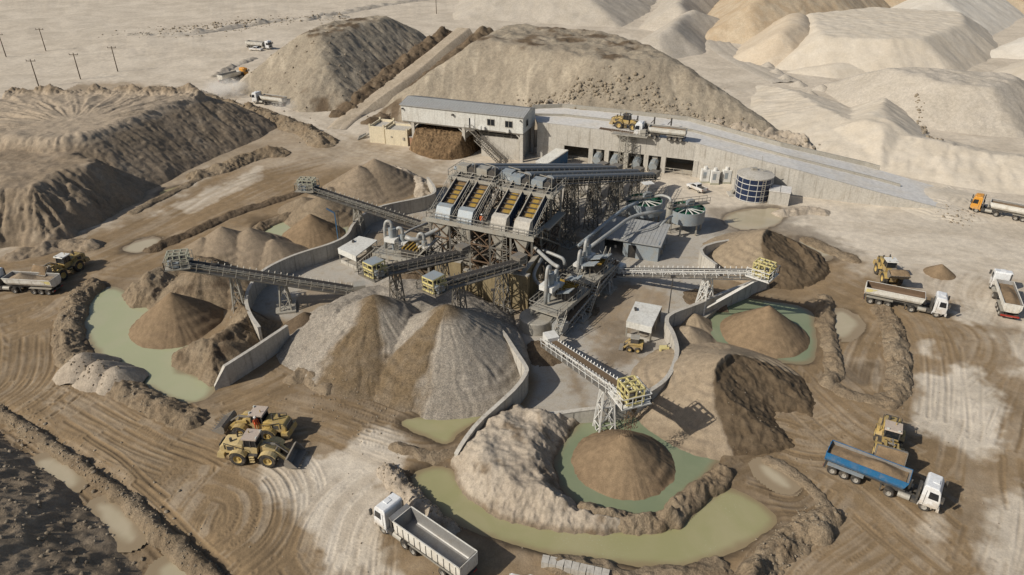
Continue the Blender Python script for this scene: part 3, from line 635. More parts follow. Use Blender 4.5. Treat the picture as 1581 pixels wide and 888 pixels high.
heap('sand_stockpile', 'big dark left stockpile with fan of ridges on its flat top and gullied flank', 'stockpile', (-112, -50, 96, 182), .24, lambda X, Y: np.maximum(_a1(X, Y) + sst(8.2, 8.9, _a1(X, Y)) * fan(X, Y), _a2(X, Y)), S_DARK,
     tone=lambda X, Y, Z: .85 * sst(7.4, 8.8, Z) * sst(10.3, 9.7, Z) + .5 * sst(.1, .5, fbm(X / 4, Y / 4, 4, 3)))
def bank(label, line, h, wd, seed, m=S_BERM, res=.22, lumpy=.55, ll=2.2, tone=None):
    ln = smooth_pts(PL(line), 1)
    heap('earth_bank', label, 'bank', bb(ln, wd + 2), res, zridge(ln, h, wd, seed, lumpy, ll), m, 'lumpy banks pushed up round the ponds and tracks', tone or (lambda X, Y, Z: .45 * sst(0, .5, fbm(X / 2.2, Y / 2.2, 3, seed))))
0 and bank('dark brown rim of dumped loads behind the fan topped stockpile', [(-60, 158), (60, 152), (110, 146), (185, 150), (215, 146), (245, 141), (280, 138), (305, 150)], 3.4, 5.2, 1, S_BERM, .3, .5, 4, lambda X, Y, Z: .5 + .5 * fbm(X / 4, Y / 4, 3, 2))
bank('broken pale bank between the stockpile road and the small white tipper', [(305, 148), (350, 165), (395, 172), (440, 192), (480, 205), (500, 222)], 2.6, 4.5, 2, S_BERM, .28)
bank('hummocky bank at the toe of the fan topped stockpile', [(305, 272), (345, 262), (372, 250), (405, 240), (432, 238)], 2.4, 3.6, 3, S_BERM, .22, .6, 3)
bank('low straight kerb of earth beside the left haul track', [(205, 328), (250, 305), (300, 280), (322, 270)], .8, 1.5, 4, S_BERM, .2, .3)
bank('low earth heap in front of the stockpile corner', [(30, 395), (70, 385), (110, 378), (140, 380)], 1.8, 3, 5, S_DARK, .22)
bank('thin dark ridge between the haul track and the rear cones', [(235, 386), (300, 358), (360, 330), (420, 312), (462, 298)], 1.1, 1.9, 6, S_BERM, .2, .5, 3, lambda X, Y, Z: .8 + .3 * fbm(X, Y, 2, 2))
bank('rugged bank along the left rim of the pale green pond', [(142, 441), (120, 458), (104, 500), (104, 545), (125, 572), (160, 588), (200, 606), (255, 634), (296, 648)], 1.7, 2.6, 7, S_BERM, .16, .5, 2.4)
bank('long thin bank beside the bottom left ditch', [(-40, 612), (40, 660), (100, 700), (160, 745), (205, 775)], .75, .9, 8, S_BERM, .16, .5)
bank('broken mud bank at the lower end of the ditch', [(200, 770), (225, 800), (248, 822), (285, 855), (330, 895)], 1.0, 1.3, 9, S_BERM, .15, .6)
bank('bank between the teal pond right of the cone and the muddy enclosure', [(1274, 462), (1276, 500), (1284, 540), (1290, 575), (1278, 592)], 1.4, 1.7, 10, S_BERM, .18, .5)
bank('curved lumpy bank closing the muddy enclosure on the right', [(1362, 480), (1378, 505), (1384, 540), (1390, 570), (1388, 600), (1368, 622)], 1.7, 2.2, 11, S_BERM, .18, .6, 2.6)
bank('low bank joining the dark cut heap to the muddy enclosure', [(1290, 598), (1320, 614), (1360, 620)], .7, 1.6, 12, S_BERM, .18)
bank('pale heap behind the cab of the grey ribbed tipper', [(598, 728), (620, 752), (640, 776), (660, 796), (690, 818)], 1.6, 1.7, 13, S_SPOIL, .14, .5, 2.6)
bank('brown heaps along the near shore of the green pond', [(858, 872), (890, 873), (925, 880), (958, 896), (1000, 892), (1060, 888), (1112, 876)], 1.1, 1.7, 14, S_BERM, .14, .6, 2.4)
bank('wet brown lumps along the front rim of the teal pond', [(902, 789), (940, 800), (975, 807), (1010, 806), (1040, 797)], 1.7, 1.5, 27, S_BERM, .11, .7, 1.8)
bank('mud bank between the teal and green ponds', [(1046, 785), (1060, 772), (1078, 758), (1100, 746), (1114, 732)], 1.9, 1.7, 15, S_BERM, .13, .6, 2.6)
bank('scalloped bank beyond the green pond at its right end', [(1190, 712), (1222, 728), (1258, 758), (1282, 792)], .7, 1.1, 16, S_BERM, .15, .5)
bank('row of dumped loads curving off below the green pond', [(1278, 800), (1252, 812), (1228, 832), (1200, 855), (1174, 880), (1150, 915)], 2.1, 2.2, 17, S_BERM, .13, .65, 3)
bank('small mud bank behind the front wheel tracks', [(612, 690), (660, 705), (700, 700)], .7, 1.3, 18, S_BERM, .14, .5)
bank('low ridge of mud in front of the gravel heap', [(455, 585), (475, 575), (490, 590), (505, 600)], 1.2, 2, 19, S_BERM, .16)
bank('grey rubble ridge far out on the plain', [(200, 55), (280, 55), (330, 48), (400, 36), (450, 30), (530, 27)], 2.0, 5, 20, S_GREY, .7, .8, 5)
bank('second rubble ridge on the plain near the power poles', [(330, 118), (365, 100), (390, 92)], 1.6, 3, 21, S_GREY, .4, .7, 3)
bank('grey rim far beyond the mounds', [(470, 32), (560, 14), (640, 2), (700, -6)], 2.5, 6, 22, S_GREY, .9, .6, 6)
bank('soft sand left by the tank compound', [(1208, 330), (1240, 325), (1268, 328)], 1.3, 2.4, 23, S_SPOIL, .2, .4)
bank('muddy hump at the right of the upper sand heap', [(1250, 372), (1285, 388), (1315, 400)], 1.0, 2.2, 24, S_BERM, .2, .6)
bank('sand ledge inside the rear retaining wall', [(655, 300), (650, 283), (625, 272), (610, 266)], 2.0, 3.0, 25, S_SPOIL, .2, .4, 3)
bank('brown ledge at the far shore of the upper pond', [(385, 362), (410, 345), (440, 335), (480, 325)], 1.0, 1.8, 26, S_BERM, .18)
# --- cones under the conveyors
def cone(label, c, top, slope, m, R, seed, res=.12, tone=None, gul=.12):
    heap('sand_cone', label, 'sand heap', cbox(c, R), res, zcone(c, top, slope, seed, gul), m, 'sand cones under the conveyor heads', tone)
C1 = P(483, 361); C2 = P(275, 496); C5 = P(963, 710); C6 = P(1180, 512)
cone('brown sand cone standing in the teal pond under the front conveyor', C5, 3.25, .735, S_BROWN, 7.5, 61, .09)
cone('sand cone in the teal pond under the right conveyor', C6, 3.8, .78, S_BROWN, 9, 62, .11)
cone('sand cone at the inner shore of the pale green pond', C2, 4.3, .80, S_BROWN, 9.5, 63, .12)
cone('sand cone in the upper pond under the rear conveyor', C1, 3.5, .76, S_BROWN, 8.5, 64, .14)
heap('sand_heap', 'twin peaked brown sand heap behind the rear conveyor', 'sand heap', (-45, -10, 108, 142), .16, union(zcone((-25.6, 127), 5.4, .63, 71), zcone((-28.0, 124.5), 5.0, .63, 72), zcone((-33, 121), 2.2, .5, 73)), S_DARK)
heap('sand_heap', 'pale brown sand heap between the rear conveyor leg and the upper pond', 'sand heap', (-50, -20, 104, 125), .18, union(zcone((P(500, 330).x, P(500, 330).y), 3.4, .55, 76), zcone((P(470, 322).x, P(470, 322).y), 2.2, .5, 77)), S_BERM)
heap('sand_heap', 'dark grey brown heap with rough crest left of the upper pond', 'sand heap', bb(PL([(270, 420), (470, 350)]), 6), .16, union(zcone(P(350, 392), 4.6, .66, 74, .2), zcone(P(392, 390), 4.2, .66, 75, .2), zcone(P(318, 398), 3.4, .62, 78, .2), zcone(P(425, 395), 2.8, .6, 79, .2)), S_DARK)
spoilL = PL([(205, 472), (185, 452), (225, 432), (262, 420), (300, 405), (362, 408), (378, 440), (392, 478), (430, 500), (400, 535), (340, 588), (322, 592), (300, 575), (264, 562), (266, 545), (310, 535), (350, 515), (355, 478), (330, 455), (285, 447), (240, 470)])
heap('spoil_bank', 'pale slumped spoil wrapped round the sand cone of the pale green pond', 'spoil', bb(spoilL, 3), .14, union(zmesa(spoilL, 2.9, .9, 81, -.4, 1.0, 4, .4, .5, .5, 1.8, .5, .8, 0, .2), zcone(P(350, 552), 2.2, .8, 82, .3, .3, .8), zcone(P(318, 446), 3.4, .55, 84, .3, .25, .8)), S_BERM, tone=lambda X, Y, Z: .9 * sst(-.1, .5, fbm(X / 3, Y / 3, 4, 7)))
# gravel double cone
g1 = (-16.4, 73.2); g2 = (-7.6, 70.4)
gback = PL([(436, 520), (470, 490), (530, 462), (600, 440), (650, 440), (730, 455), (785, 480), (812, 560), (808, 590), (770, 610), (700, 560), (560, 540), (500, 560)])
def gr_tone(X, Y, Z):
    r_ = 0
    for (cx_, cy_), a0, wd in ((g1, -1.75, .62), (g2, -2.25, .55)):
        dx = X - cx_; dy = Y - cy_; r = np.hypot(dx, dy); th = np.arctan2(dy, dx) + .22 * fbm(X / 2, Y / 2, 3, 3)
        dth = np.abs((th - a0 + PI) % (2 * PI) - PI)
        r_ = np.maximum(r_, sst(wd, wd * .55, dth) * sst(17, 9, r) + .9 * sst(2.6, 1.0, r))
    return r_ * .95 + .25 * fbm(X / 1.5, Y / 1.5, 3, 6)
heap('gravel_heap', 'big twin peaked grey gravel heap streaked brown below two yellow conveyor heads', 'gravel heap', (-40, 8, 54, 95), .13, union(zcone(g1, 7.0, .70, 91, .35, .07, .5), zcone(g2, 7.3, .70, 92, .35, .07, .5), zcone((-21.5, 74.5), 4.2, .55, 94, .3), zmesa(gback, 3.6, .7, 93, 0, 1, 5, .4, .4, .25, 2, .4, 1)), S_GRAVEL, tone=gr_tone,
     foot=PL([(380, 640), (440, 505), (600, 425), (730, 440), (788, 478), (815, 560), (812, 592), (770, 640), (690, 700), (560, 720)]))
heap('sand_heap', 'small dark brown heap leaning on the left wall beside the gravel', 'sand heap', bb(PL([(440, 530), (510, 470)]), 3), .13, zcone(P(474, 512), 2.9, .75, 95, .2, .15), S_BERM, tone=lambda X, Y, Z: .8 + 0 * X)
# pale spoil wrapped round the front pond
spoilC = PL([(690, 708), (735, 648), (795, 624), (870, 640), (905, 642), (884, 662), (857, 708), (868, 750), (900, 782), (950, 796), (1000, 802), (1042, 797), (1036, 806), (985, 817), (930, 822), (860, 817), (780, 801), (722, 766), (700, 735)])
heap('spoil_bank', 'pale hummocky spoil bank curving round the front pond', 'spoil', bb(spoilC, 3), .1, union(zmesa(spoilC, 1.95, .95, 101, -.75, .45, 3, .35, .7, .6, 2.1, .75, .6, 0, .16)), S_SPOIL, tone=lambda X, Y, Z: .9 * sst(.1, .5, fbm(X / 2.5, Y / 2.5, 4, 17)) + .7 * sst(.15, -.2, Z))
# big pale heap with a dark dug face
def cut_heap(label, cen, top, slope, line, box, seed, res=.12, crest=5.0, fall=.6):
    z1 = zcone(cen, top, slope, seed, .12, .05, 1.2); ln = [(p[0], p[1]) for p in line]
    def face(X, Y):
        wx = X + .45 * fbm(X / 2, Y / 2, 3, seed); wy = Y + .45 * fbm(X / 2 + 9, Y / 2, 3, seed)
        d, s = sdf(wx, wy, ln)
        return crest + .25 - 1.5 * np.minimum(np.maximum(d, 0), .55) - fall * np.maximum(d - .55, 0) + .3 * fbm(s * .55, d * .12, 3, seed) * sst(.3, 2, d) + .18 * ridged(X / 1.2, Y / 1.2, 3, seed + 1) * sst(.2, 1, d), d
    def f(X, Y):
        z = z1(X, Y); c_, d = face(X, Y)
        return np.where(d > 0, np.minimum(z + (.3 * ridged(X / 1.6, Y / 1.6, 3, seed + 5) - .25) * sst(.1, 1.2, d), c_), z + .05)
    def tone(X, Y, Z):
        c_, d = face(X, Y); return .92 * sst(-.05, .25, d) + .12 * fbm(X / 1.2, Y / 1.2, 3, 4) + .25 * sst(.5, -.3, Z)
    heap('sand_heap', label, 'sand heap', box, res, f, S_PALE, None, tone)
J = P(1114, 606)
cut_heap('large washed sand heap dug away to a dark brown face on its right', (J.x, J.y), 4.5, .50, PL([(1190, 545), (1140, 550), (1108, 570), (1098, 595), (1108, 625), (1135, 662), (1165, 700), (1230, 740), (1400, 720), (1400, 600), (1260, 550)], 3.0), (J.x - 13, J.x + 17, J.y - 13, J.y + 13), 111, .11, 3.8, .52)
K = P(1178, 400)
cut_heap('upper sand heap with steep dark dug face behind the right conveyor', (K.x, K.y), 4.6, .55, PL([(1172, 378), (1184, 396), (1204, 424), (1240, 470), (1340, 440), (1320, 370), (1195, 345)], 3.5), (K.x - 13, K.x + 16, K.y - 12, K.y + 12), 112, .14, 4.1, .5)
heap('sand_heap', 'low grey sand ledge beside the curved wall near the right pond', 'sand heap', bb(PL([(1040, 560), (1110, 480)]), 3), .14, union(zcone(P(1062, 522), 1.7, .6, 113), zcone(P(1072, 498), 1.3, .7, 114, .3, .3)), S_PALE)
heap('mound', 'dark shaded overburden mound at the bottom left corner', 'mound', (-92, -24, 28, 70), .15, zmesa([P(-300, 560), P(-60, 640), P(0, 680), P(60, 724), P(120, 773), P(168, 838), P(205, 895), P(300, 1100), (-92, 20), (-120, 60)], 5.6, .52, 121, -.1, 1.4, 7, .7, .3, .32, 2.2, .6, 1.2, 1.5), S_DARK)
heap('sand_heap', 'round boulder like heap of sand standing alone right of the dumped row', 'sand heap', cbox(P(1263, 826), 2.2), .07, lambda X, Y: 1.5 * np.sqrt(np.clip(1.15 - (np.hypot(X - P(1263, 826).x, Y - P(1263, 826).y) / 1.25) ** 2, -1, 2) .clip(0)) - .35 + .12 * ridged(X * 1.3, Y * 1.3, 3, 6), S_BERM)
heap('sand_heap', 'small round brown heap on the pale ground near the loader', 'sand heap', cbox(P(1450, 422), 3.5), .1, zcone(P(1450, 422), 1.5, .75, 122, .1), S_BROWN)
for k_, (x_, y_) in enumerate(((133, 572), (158, 582), (182, 588))):
    heap('sand_heap', ('largest' , 'middle', 'last')[k_] + ' of three rounded pale heaps at the bend of the left pond bank', 'sand heap', cbox(P(x_, y_), 3), .1, zcone(P(x_, y_), 2.3 - .25 * k_, .85, 130 + k_, .15, .1, .8), S_SPOIL, 'three rounded heaps by the left pond')

# curving haul track far behind the ramp, a strip laid on the plain
tl = smooth_pts([P(1215, 128), P(1180, 112), P(1150, 97), P(1118, 78), P(1100, 58), P(1108, 36), P(1140, 16), P(1190, 2)], 3); vs = []; fs = []; nw = 11
for i, p in enumerate(tl):
    d = tl[min(i + 1, len(tl) - 1)] - tl[max(i - 1, 0)]; n_ = Vector((d.y, -d.x, 0)).normalized(); wd_ = 5.5
    for k in range(nw):
        q = p + n_ * ((k - 5) / 5 * wd_); zz_ = gz(q.x, q.y) + .6 * float(sst(200, 260, q.y)) * float(fbm(np.array([q.x / 40]), np.array([q.y / 40]), 4, 61)[0])
        vs.append((q.x, q.y, zz_ + .25 + (.14 if k % 3 == 0 else -.1) - (.8 if k in (0, 10) else 0)))
for i in range(len(tl) - 1):
    for k in range(nw - 1): fs.append((i * nw + k, i * nw + k + 1, (i + 1) * nw + k + 1, (i + 1) * nw + k))
tag(MB().add(vs, fs).build('haul_track', S_GREY, None, True), kind='structure')

for lab, (x_, y_), h_, sl_, r_ in (('low spill of wet sand under the left yellow headed conveyor', (640, 418), 1.0, .32, 4), ('low spill of wet sand below the right cyclone deck', (880, 478), .9, .3, 4), ('brown spill under the tail of the front conveyor', (842, 545), .6, .3, 3), ('spill of wet sand in front of the screen tower legs', (735, 425), 1.3, .3, 5), ('muddy spill beside the pump building door', (930, 415), .5, .2, 3), ('spilled sand under the right conveyor support', (1085, 462), .8, .35, 3)):
    p = P(x_, y_); heap('sand_heap', lab, 'sand spill', cbox(p, r_), .15, zcone(p, h_, sl_, int(x_), .3, .35, .8), S_BERM, None, lambda X, Y, Z: .7 + .3 * fbm(X, Y, 2, 1))

for lab, (x_, y_), h_, sl_, r_ in (('pale sand drift over the lower end of the ramp', (1440, 303), .75, .11, 9), ('pale sand drift along the low end of the ramp wall', (1452, 324), .5, .1, 7)):
    p = P(x_, y_); heap('sand_heap', lab, 'sand drift', cbox(p, r_), .2, zcone(p, h_, sl_, int(x_), .05, .35, 1.2), S_DUNE, None, None, .02)
# ================================================================ BUILT THINGS
M = {}
M['concrete'] = mat('concrete', (.36, .335, .285), .85, 0, .45, (.25, .215, .16), .7, .2, .01)
M['wall'] = mat('wall_concrete', (.47, .44, .385), .85, 0, .4, (.33, .285, .22), .5, .2, streak=.5)
M['stain'] = mat('stained_concrete', (.27, .215, .125), .85, 0, .7, (.19, .14, .075), .9, .2, streak=.7)
M['road'] = mat('ramp_concrete', (.60, .58, .545), .85, 0, .8, (.60, .55, .47), .2, .2)
M['white'] = mat('white_sheet', (.64, .63, .58), .5, 0, .3, (.42, .37, .29), .5, streak=.35)
M['roof'] = mat('grey_roof_sheet', (.36, .36, .345), .5, .1, .3, (.33, .29, .23), .4)
M['cream'] = mat('cream_render', (.66, .58, .42), .85, 0, .25, (.45, .38, .28), .8, .2, streak=.3)
M['steel'] = mat('dusty_steel', (.20, .185, .16), .6, .2, .7, (.23, .18, .12), 1.2)
M['lsteel'] = mat('pale_painted_steel', (.36, .34, .29), .55, .1, .6, (.31, .25, .18), 1.0)
M['dsteel'] = mat('dark_steel', (.075, .07, .065), .6, .2, .5, (.16, .125, .085), 1.2)
M['rust'] = mat('rusty_steel', (.16, .105, .065), .8, .1, .5, (.10, .07, .045), 1.5)
M['belt'] = mat('rubber_belt', (.055, .05, .045), .8, 0, .4, (.13, .10, .07), 1.5, .2)
M['sandbelt'] = mat('belt_with_sand', (.17, .12, .075), .9, 0, .3, (.12, .085, .055), 2, .1)
M['yellow'] = mat('pale_yellow_paint', (.60, .52, .23), .55, 0, .45, (.40, .34, .2), 1.5)
M['cage'] = mat('pale_green_grey_paint', (.40, .39, .30), .55, 0, .35, (.33, .28, .2), 1.5)
M['ochre'] = mat('ochre_screen_media', (.33, .215, .045), .75, 0, .75, (.18, .115, .05), 1.6, .2)
M['brownbed'] = mat('muddy_screen_media', (.20, .13, .065), .85, 0, .5, (.12, .085, .05), 2, .2)
M['navy'] = mat('navy_blue_plate', (.035, .055, .10), .5, .1, .35, (.12, .10, .08), 1.2)
M['tank'] = mat('dark_blue_enamel', (.014, .026, .065), .3, .1, .12, (.2, .18, .14), .8)
M['bluegrey'] = mat('blue_grey_paint', (.29, .325, .345), .5, .1, .5, (.33, .28, .2), 1.2)
M['blue'] = mat('blue_container_paint', (.035, .13, .26), .5, 0, .3, (.25, .22, .17), 1)
M['pipe'] = mat('grey_pipe', (.36, .365, .35), .5, .1, .55, (.33, .27, .2), 1.4)
M['green'] = mat('green_tank_inside', (.015, .10, .055), .55, 0, .3, (.08, .12, .08), 1.2)
M['dark'] = mat('painted_doorway_shade', (.02, .019, .018), .8, 0, .1)
M['glass'] = mat('dark_glass', (.015, .018, .022), .12, 0, .12, (.15, .13, .1), 2, .6)
M['timber'] = mat('pole_timber', (.11, .085, .06), .9, 0, .2)
M['brick'] = mat('red_block', (.36, .21, .13), .9, 0, .3)
M['chalk'] = mat('chalk_paint', (.66, .65, .61), .55, 0, .4, (.45, .39, .3), 1)
def frame(ox, oy, ex, ey):
    l = math.hypot(ex, ey); ex /= l; ey /= l
    # a runs along (ex,ey), b to its far side
    n = (-ey, ex) if ex > 0 else (ey, -ex)
    return lambda a, b=0, z=0: Vector((ox + ex * a + n[0] * b, oy + ey * a + n[1] * b, z))
def fbox(mb, F, a0, a1, b0, b1, z0, z1): return mb.slab([F(a0, b0), F(a1, b0), F(a1, b1), F(a0, b1)], z0, z1)
def fquad(F, a0, a1, b0, b1): return [F(a0, b0), F(a1, b0), F(a1, b1), F(a0, b1)]
# ---------- white control building on legs  (a runs left from its right front corner, b to the back)
F = frame(2.2, 140.2, -.935, .359)
t = thing('control_building', 'long white sheet metal building raised on concrete legs beside the ramp', 'building', F(13, 3))
L_, D_ = 27.5, 7.3
mb = MB(); fbox(mb, F, 0, L_, 0, D_, 6.0, 9.3); wb = mb.build('wall', M['white'], t)
mb = MB()
for k in range(92):                                                     # standing ribs of the sheeting
    mb.slab(fquad(F, .12 + k * .3, .17 + k * .3, -.025, 0), 6.05, 9.25)
for k in range(24): mb.slab(fquad(F, -.025, 0, .12 + k * .3, .17 + k * .3), 6.05, 9.25)
mb.build('sheet_rib', M['white'], wb)
mb = MB(); vs = []
for a_ in (-.25, L_ + .25):
    for b_, z in ((-.3, 9.3), (D_ / 2, 10.2), (D_ + .3, 9.3), (D_ + .3, 9.42), (D_ / 2, 10.33), (-.3, 9.42)):
        p = F(a_, b_); vs.append((p.x, p.y, z))
mb.add(vs, [(i, (i + 1) % 6, 6 + (i + 1) % 6, 6 + i) for i in range(6)] + [(0, 1, 2, 3, 4, 5), (6, 7, 8, 9, 10, 11)])
rf = mb.build('roof', M['roof'], t)
mb = MB()
for k in range(47):
    a_ = .1 + k * .6
    for b0, b1, z0, z1 in ((-.28, D_ / 2, 9.44, 10.34), (D_ / 2, D_ + .28, 10.34, 9.44)):
        p, q = F(a_, b0, z0), F(a_, b1, z1); mb.bar(p, q, .06, .05)
mb.build('roof_rib', M['roof'], rf)
for a_ in (.02, L_ - .02):
    mb = MB(); vs = [F(a_, 0, 9.28), F(a_, D_, 9.28), F(a_, D_ / 2, 10.2)]; q = [v + (F(.04) - F(0)) for v in vs]; mb.add(vs + q, [(0, 1, 2), (3, 4, 5), (0, 1, 4, 3), (1, 2, 5, 4), (2, 0, 3, 5)]); mb.build('gable', M['white'], t)
for a_, w_ in ((6.2, 1.5), (2.3, 1.5)):
    mb = MB(); fbox(mb, F, a_ - .07, a_ + w_ + .07, -.09, -.026, 7.0, 8.4); w1 = mb.build('window', M['lsteel'], t)
    mb = MB(); fbox(mb, F, a_, a_ + w_ * .48, -.11, -.095, 7.1, 8.3); fbox(mb, F, a_ + w_ * .54, a_ + w_, -.11, -.095, 7.1, 8.3); mb.build('pane', M['glass'], w1)
mb = MB(); fbox(mb, F, -.09, -.026, 1.6, 2.9, 7.0, 8.4); w1 = mb.build('window', M['lsteel'], t); mb = MB(); fbox(mb, F, -.11, -.095, 1.7, 2.8, 7.1, 8.3); mb.build('pane', M['glass'], w1)
mb = MB(); fbox(mb, F, 10.6, 11.5, -.08, -.026, 6.02, 8.1); d1 = mb.build('door', M['chalk'], t); mb = MB(); fbox(mb, F, 11.5, 11.8, -.1, -.026, 6.02, 8.1); mb.build('door_frame', M['glass'], d1)
for a_ in (.15, 13.0, 24.8):
    for b_ in (.1, D_ - .6):
        mb = MB(); fbox(mb, F, a_ - .1, a_ + .55, b_, b_ + .55, -.3, 5.98)
        if b_ < 1:
            for sg in (-1, 1):
                if a_ > 5 or sg > 0: mb.bar(F(a_ + .2, b_ + .3, 4.6), F(a_ + .2 + sg * 1.6, b_ + .3, 5.95), .2)
        mb.build('leg', M['wall'], t)
mb = MB(); fbox(mb, F, -.02, L_ - .2, .1, .4, 5.72, 5.99); fbox(mb, F, -.02, L_ - .2, D_ - .4, D_ - .1, 5.72, 5.99)
for k in range(12): fbox(mb, F, .4 + k * 2.3, .6 + k * 2.3, .4, D_ - .4, 5.7, 5.97)
mb.build('floor_beam', M['steel'], t)
mb = MB()
for k, a_ in enumerate((8.2, 9.0, 2.9)): fbox(mb, F, a_, a_ + .6, -.55, -.03, 6.1, 6.7)
mb.build('air_conditioner', M['chalk'], t)
mb = MB(); fbox(mb, F, 26.9, 27.2, -.5, -.03, 8.5, 8.75); fbox(mb, F, 15.2, 15.6, -.5, -.03, 8.3, 8.6); fbox(mb, F, .4, .6, -.4, -.03, 8.6, 8.8); mb.build('flood_light', M['dsteel'], t)
mb = MB().stair(F(11.2, -1.0, 6.0), F(3.2, -1.6, 0.2), 1.0); mb.slab(fquad(F, 10.2, 12.2, -1.5, -.1), 5.9, 5.98); mb.rail([F(12.2, -1.5, 5.98), F(10.2, -1.5, 5.98)]); mb.stair(F(9.6, -2.2, 4.4), F(4.2, -2.6, .2), .8); mb.build('outside_stair', M['steel'], t)
tw = thing('bay_wall', 'concrete bay walls under the white building holding back the rubble', 'wall', F(18, 4))
mb = MB()
fbox(mb, F, 24.55, 24.9, .7, 14, -.3, 5.3); mb.build('side_wall', M['wall'], tw)
mb = MB(); fbox(mb, F, 13.0, 13.4, .7, 12, -.3, 5.5); mb.build('side_wall', M['wall'], tw)
mb = MB(); fbox(mb, F, 13.4, 24.5, 7.8, 8.2, -.3, 5.5); fbox(mb, F, 1.0, 9.6, .9, 1.3, -.3, 4.4); fbox(mb, F, .9, 1.3, .9, 7.4, -.3, 5.6); fbox(mb, F, 1.3, 13, 7.4, 7.8, -.3, 5.6); fbox(mb, F, 1.3, 9.6, 1.31, 7.39, 4.1, 4.35); mb.build('back_wall', M['wall'], tw)
mb = MB().rail([F(9.6, 1.1, 4.4), F(1.3, 1.1, 4.4)]); mb.build('handrail', M['lsteel'], tw)
rb = [F(13.45, -1), F(24.5, -1), F(24.5, 7.8), F(13.45, 7.8)]
Fo = F(0, 0)
def zb(X, Y):
    b_ = (X - Fo.x) * .359 + (Y - Fo.y) * .935
    return np.minimum(4.3 + .3 * fbm(X, Y, 3, 3), .75 * (b_ + 5.2) + .4 * fbm(X / 2, Y / 2, 3, 3)) + .35 * ridged(X * .9, Y * .9, 3, 9)
heap('rubble_heap', 'heap of brown broken feed stone in the bay under the white building', 'rubble', bb(rb, 8), .16, zb, S_RUBBLE, foot=[F(13.42, -1.2), F(14.8, -3.6), F(18, -4.6), F(22, -2.6), F(24.54, -.3), F(24.54, 7.8), F(13.42, 7.8)])
# ---------- cream plaster hut, open roof with parapets
Q = frame(*P(630, 226)[:2], -.97, .26)
t = thing('plaster_hut', 'small cream plaster hut with raised parapets left of the white building', 'hut', Q(4, 3))
mb = MB()
def hutbox(a0, a1, b0, b1, h):
    fbox(mb, Q, a0, a1, b0, b0 + .2, -.2, h); fbox(mb, Q, a0, a1, b1 - .2, b1, -.2, h); fbox(mb, Q, a0, a0 + .2, b0 + .2, b1 - .2, -.2, h - .003); fbox(mb, Q, a1 - .2, a1, b0 + .2, b1 - .2, -.2, h - .003)
hutbox(0, 5.2, 0, 5.0, 3.4); hutbox(5.6, 9.2, .5, 6.4, 3.7)
mb.build('wall', M['cream'], t)
mb = MB(); fbox(mb, Q, .2, 5, .2, 4.8, 2.85, 3.0); fbox(mb, Q, 5.8, 9.0, .7, 6.2, 3.0, 3.15); mb.build('roof', M['wall'], t)
mb = MB()
for a_, b_ in ((0, 0), (4.9, 0), (5.6, .5), (8.9, .5), (5.6, 6.1), (8.9, 6.1), (0, 4.7), (4.9, 4.7)): mb.slab(fquad(Q, a_ - .02, a_ + .34, b_ - .02, b_ + .34), 3.3, 4.1 if a_ > 5.2 else 3.75)
mb.build('corner_finial', M['cream'], t)
mb = MB(); fbox(mb, Q, .7, 1.1, -.16, -.02, 1.3, 1.9); fbox(mb, Q, 3.6, 3.9, -.14, -.02, 1.7, 2.0); mb.build('meter_box', M['lsteel'], t)
t = thing('block_hut', 'low red block hut against the left leg of the white building', 'hut', Q(-1.7, 1))
mb = MB(); fbox(mb, Q, -2.4, -.4, .2, 2.2, -.2, 2.0); mb.build('wall', M['brick'], t); mb = MB(); fbox(mb, Q, -2.5, -.3, .1, 2.3, 2.003, 2.12); mb.build('roof', M['wall'], t)
t = thing('scrap_frames', 'loose stack of grey steel frames left of the cream hut', 'scrap', P(556, 215))
mb = MB()
for k in range(9): p = P(552 + 1.3 * k, 216 - k * .6, .1); mb.bar(p, p + Vector((1.4, 1.2, .5 + .12 * (k % 3))), .1); mb.bar(p, p + Vector((.2, 1.8, .4)), .1)
mb.build('steel_frame', M['lsteel'], t)
# ---------- retaining wall with bays, and the ramp road on top
fr = [F(-1.5, 4.66), F(-7.4, 4.66), F(-20, 4.66), F(-33.7, 4.66), Vector((51.7, 122.2, 0)), Vector((64.8, 117.8, 0)), Vector((76, 114.6, 0))]
frz = [7.1, 7.1, 6.9, 6.35, 4.6, 2.1, .12]
fa = [P(822, 168, 7.1), P(868, 166, 7.1), P(960, 175, 6.9), P(1062, 186, 6.4), P(1205, 226, 4.6), P(1335, 256, 2.1), P(1452, 290, .12)]
nseg = 8; vs = []; fs = []
def lerpline(ps, zs, n=5):
    out = []
    for i in range(len(ps) - 1):
        for k in range(n): u = k / n; q = ps[i].lerp(ps[i + 1], u); out.append((q.x, q.y, zs[i] * (1 - u) + zs[i + 1] * u))
    out.append((ps[-1].x, ps[-1].y, zs[-1])); return out
A_ = lerpline(fr, frz); B_ = lerpline(fa, frz); m_ = len(A_)
rows_ = [(0, 0), (1, 0)]
mb = MB()
vs = []
for (x0, y0, z0), (x1, y1, z1) in zip(A_, B_):
    vs += [(x0, y0, z0), (x1, y1, z1), (x1, y1, max(z1 - .5, -.4)), (x0, y0, max(z0 - .5, -.4))]
fs = [(i * 4 + k, i * 4 + (k + 1) % 4, i * 4 + 4 + (k + 1) % 4, i * 4 + 4 + k) for i in range(m_ - 1) for k in range(4)] + [(0, 1, 2, 3), tuple((m_ - 1) * 4 + k for k in range(4))]
tag(mb.add(vs, fs).build('road', M['road']), 'concrete ramp road above the feeder bays', kind='structure')
mid = [Vector(a).lerp(Vector(b), .52) for a, b in zip(A_, B_)]
t = thing('road_kerb', 'low concrete kerb dividing the ramp into two lanes', 'kerb', mid[10]); MB().wall(mid[:-3], .35, [p.z - .1 for p in mid[:-3]], [p.z + .45 for p in mid[:-3]]).build('kerb_stone', M['concrete'], t)
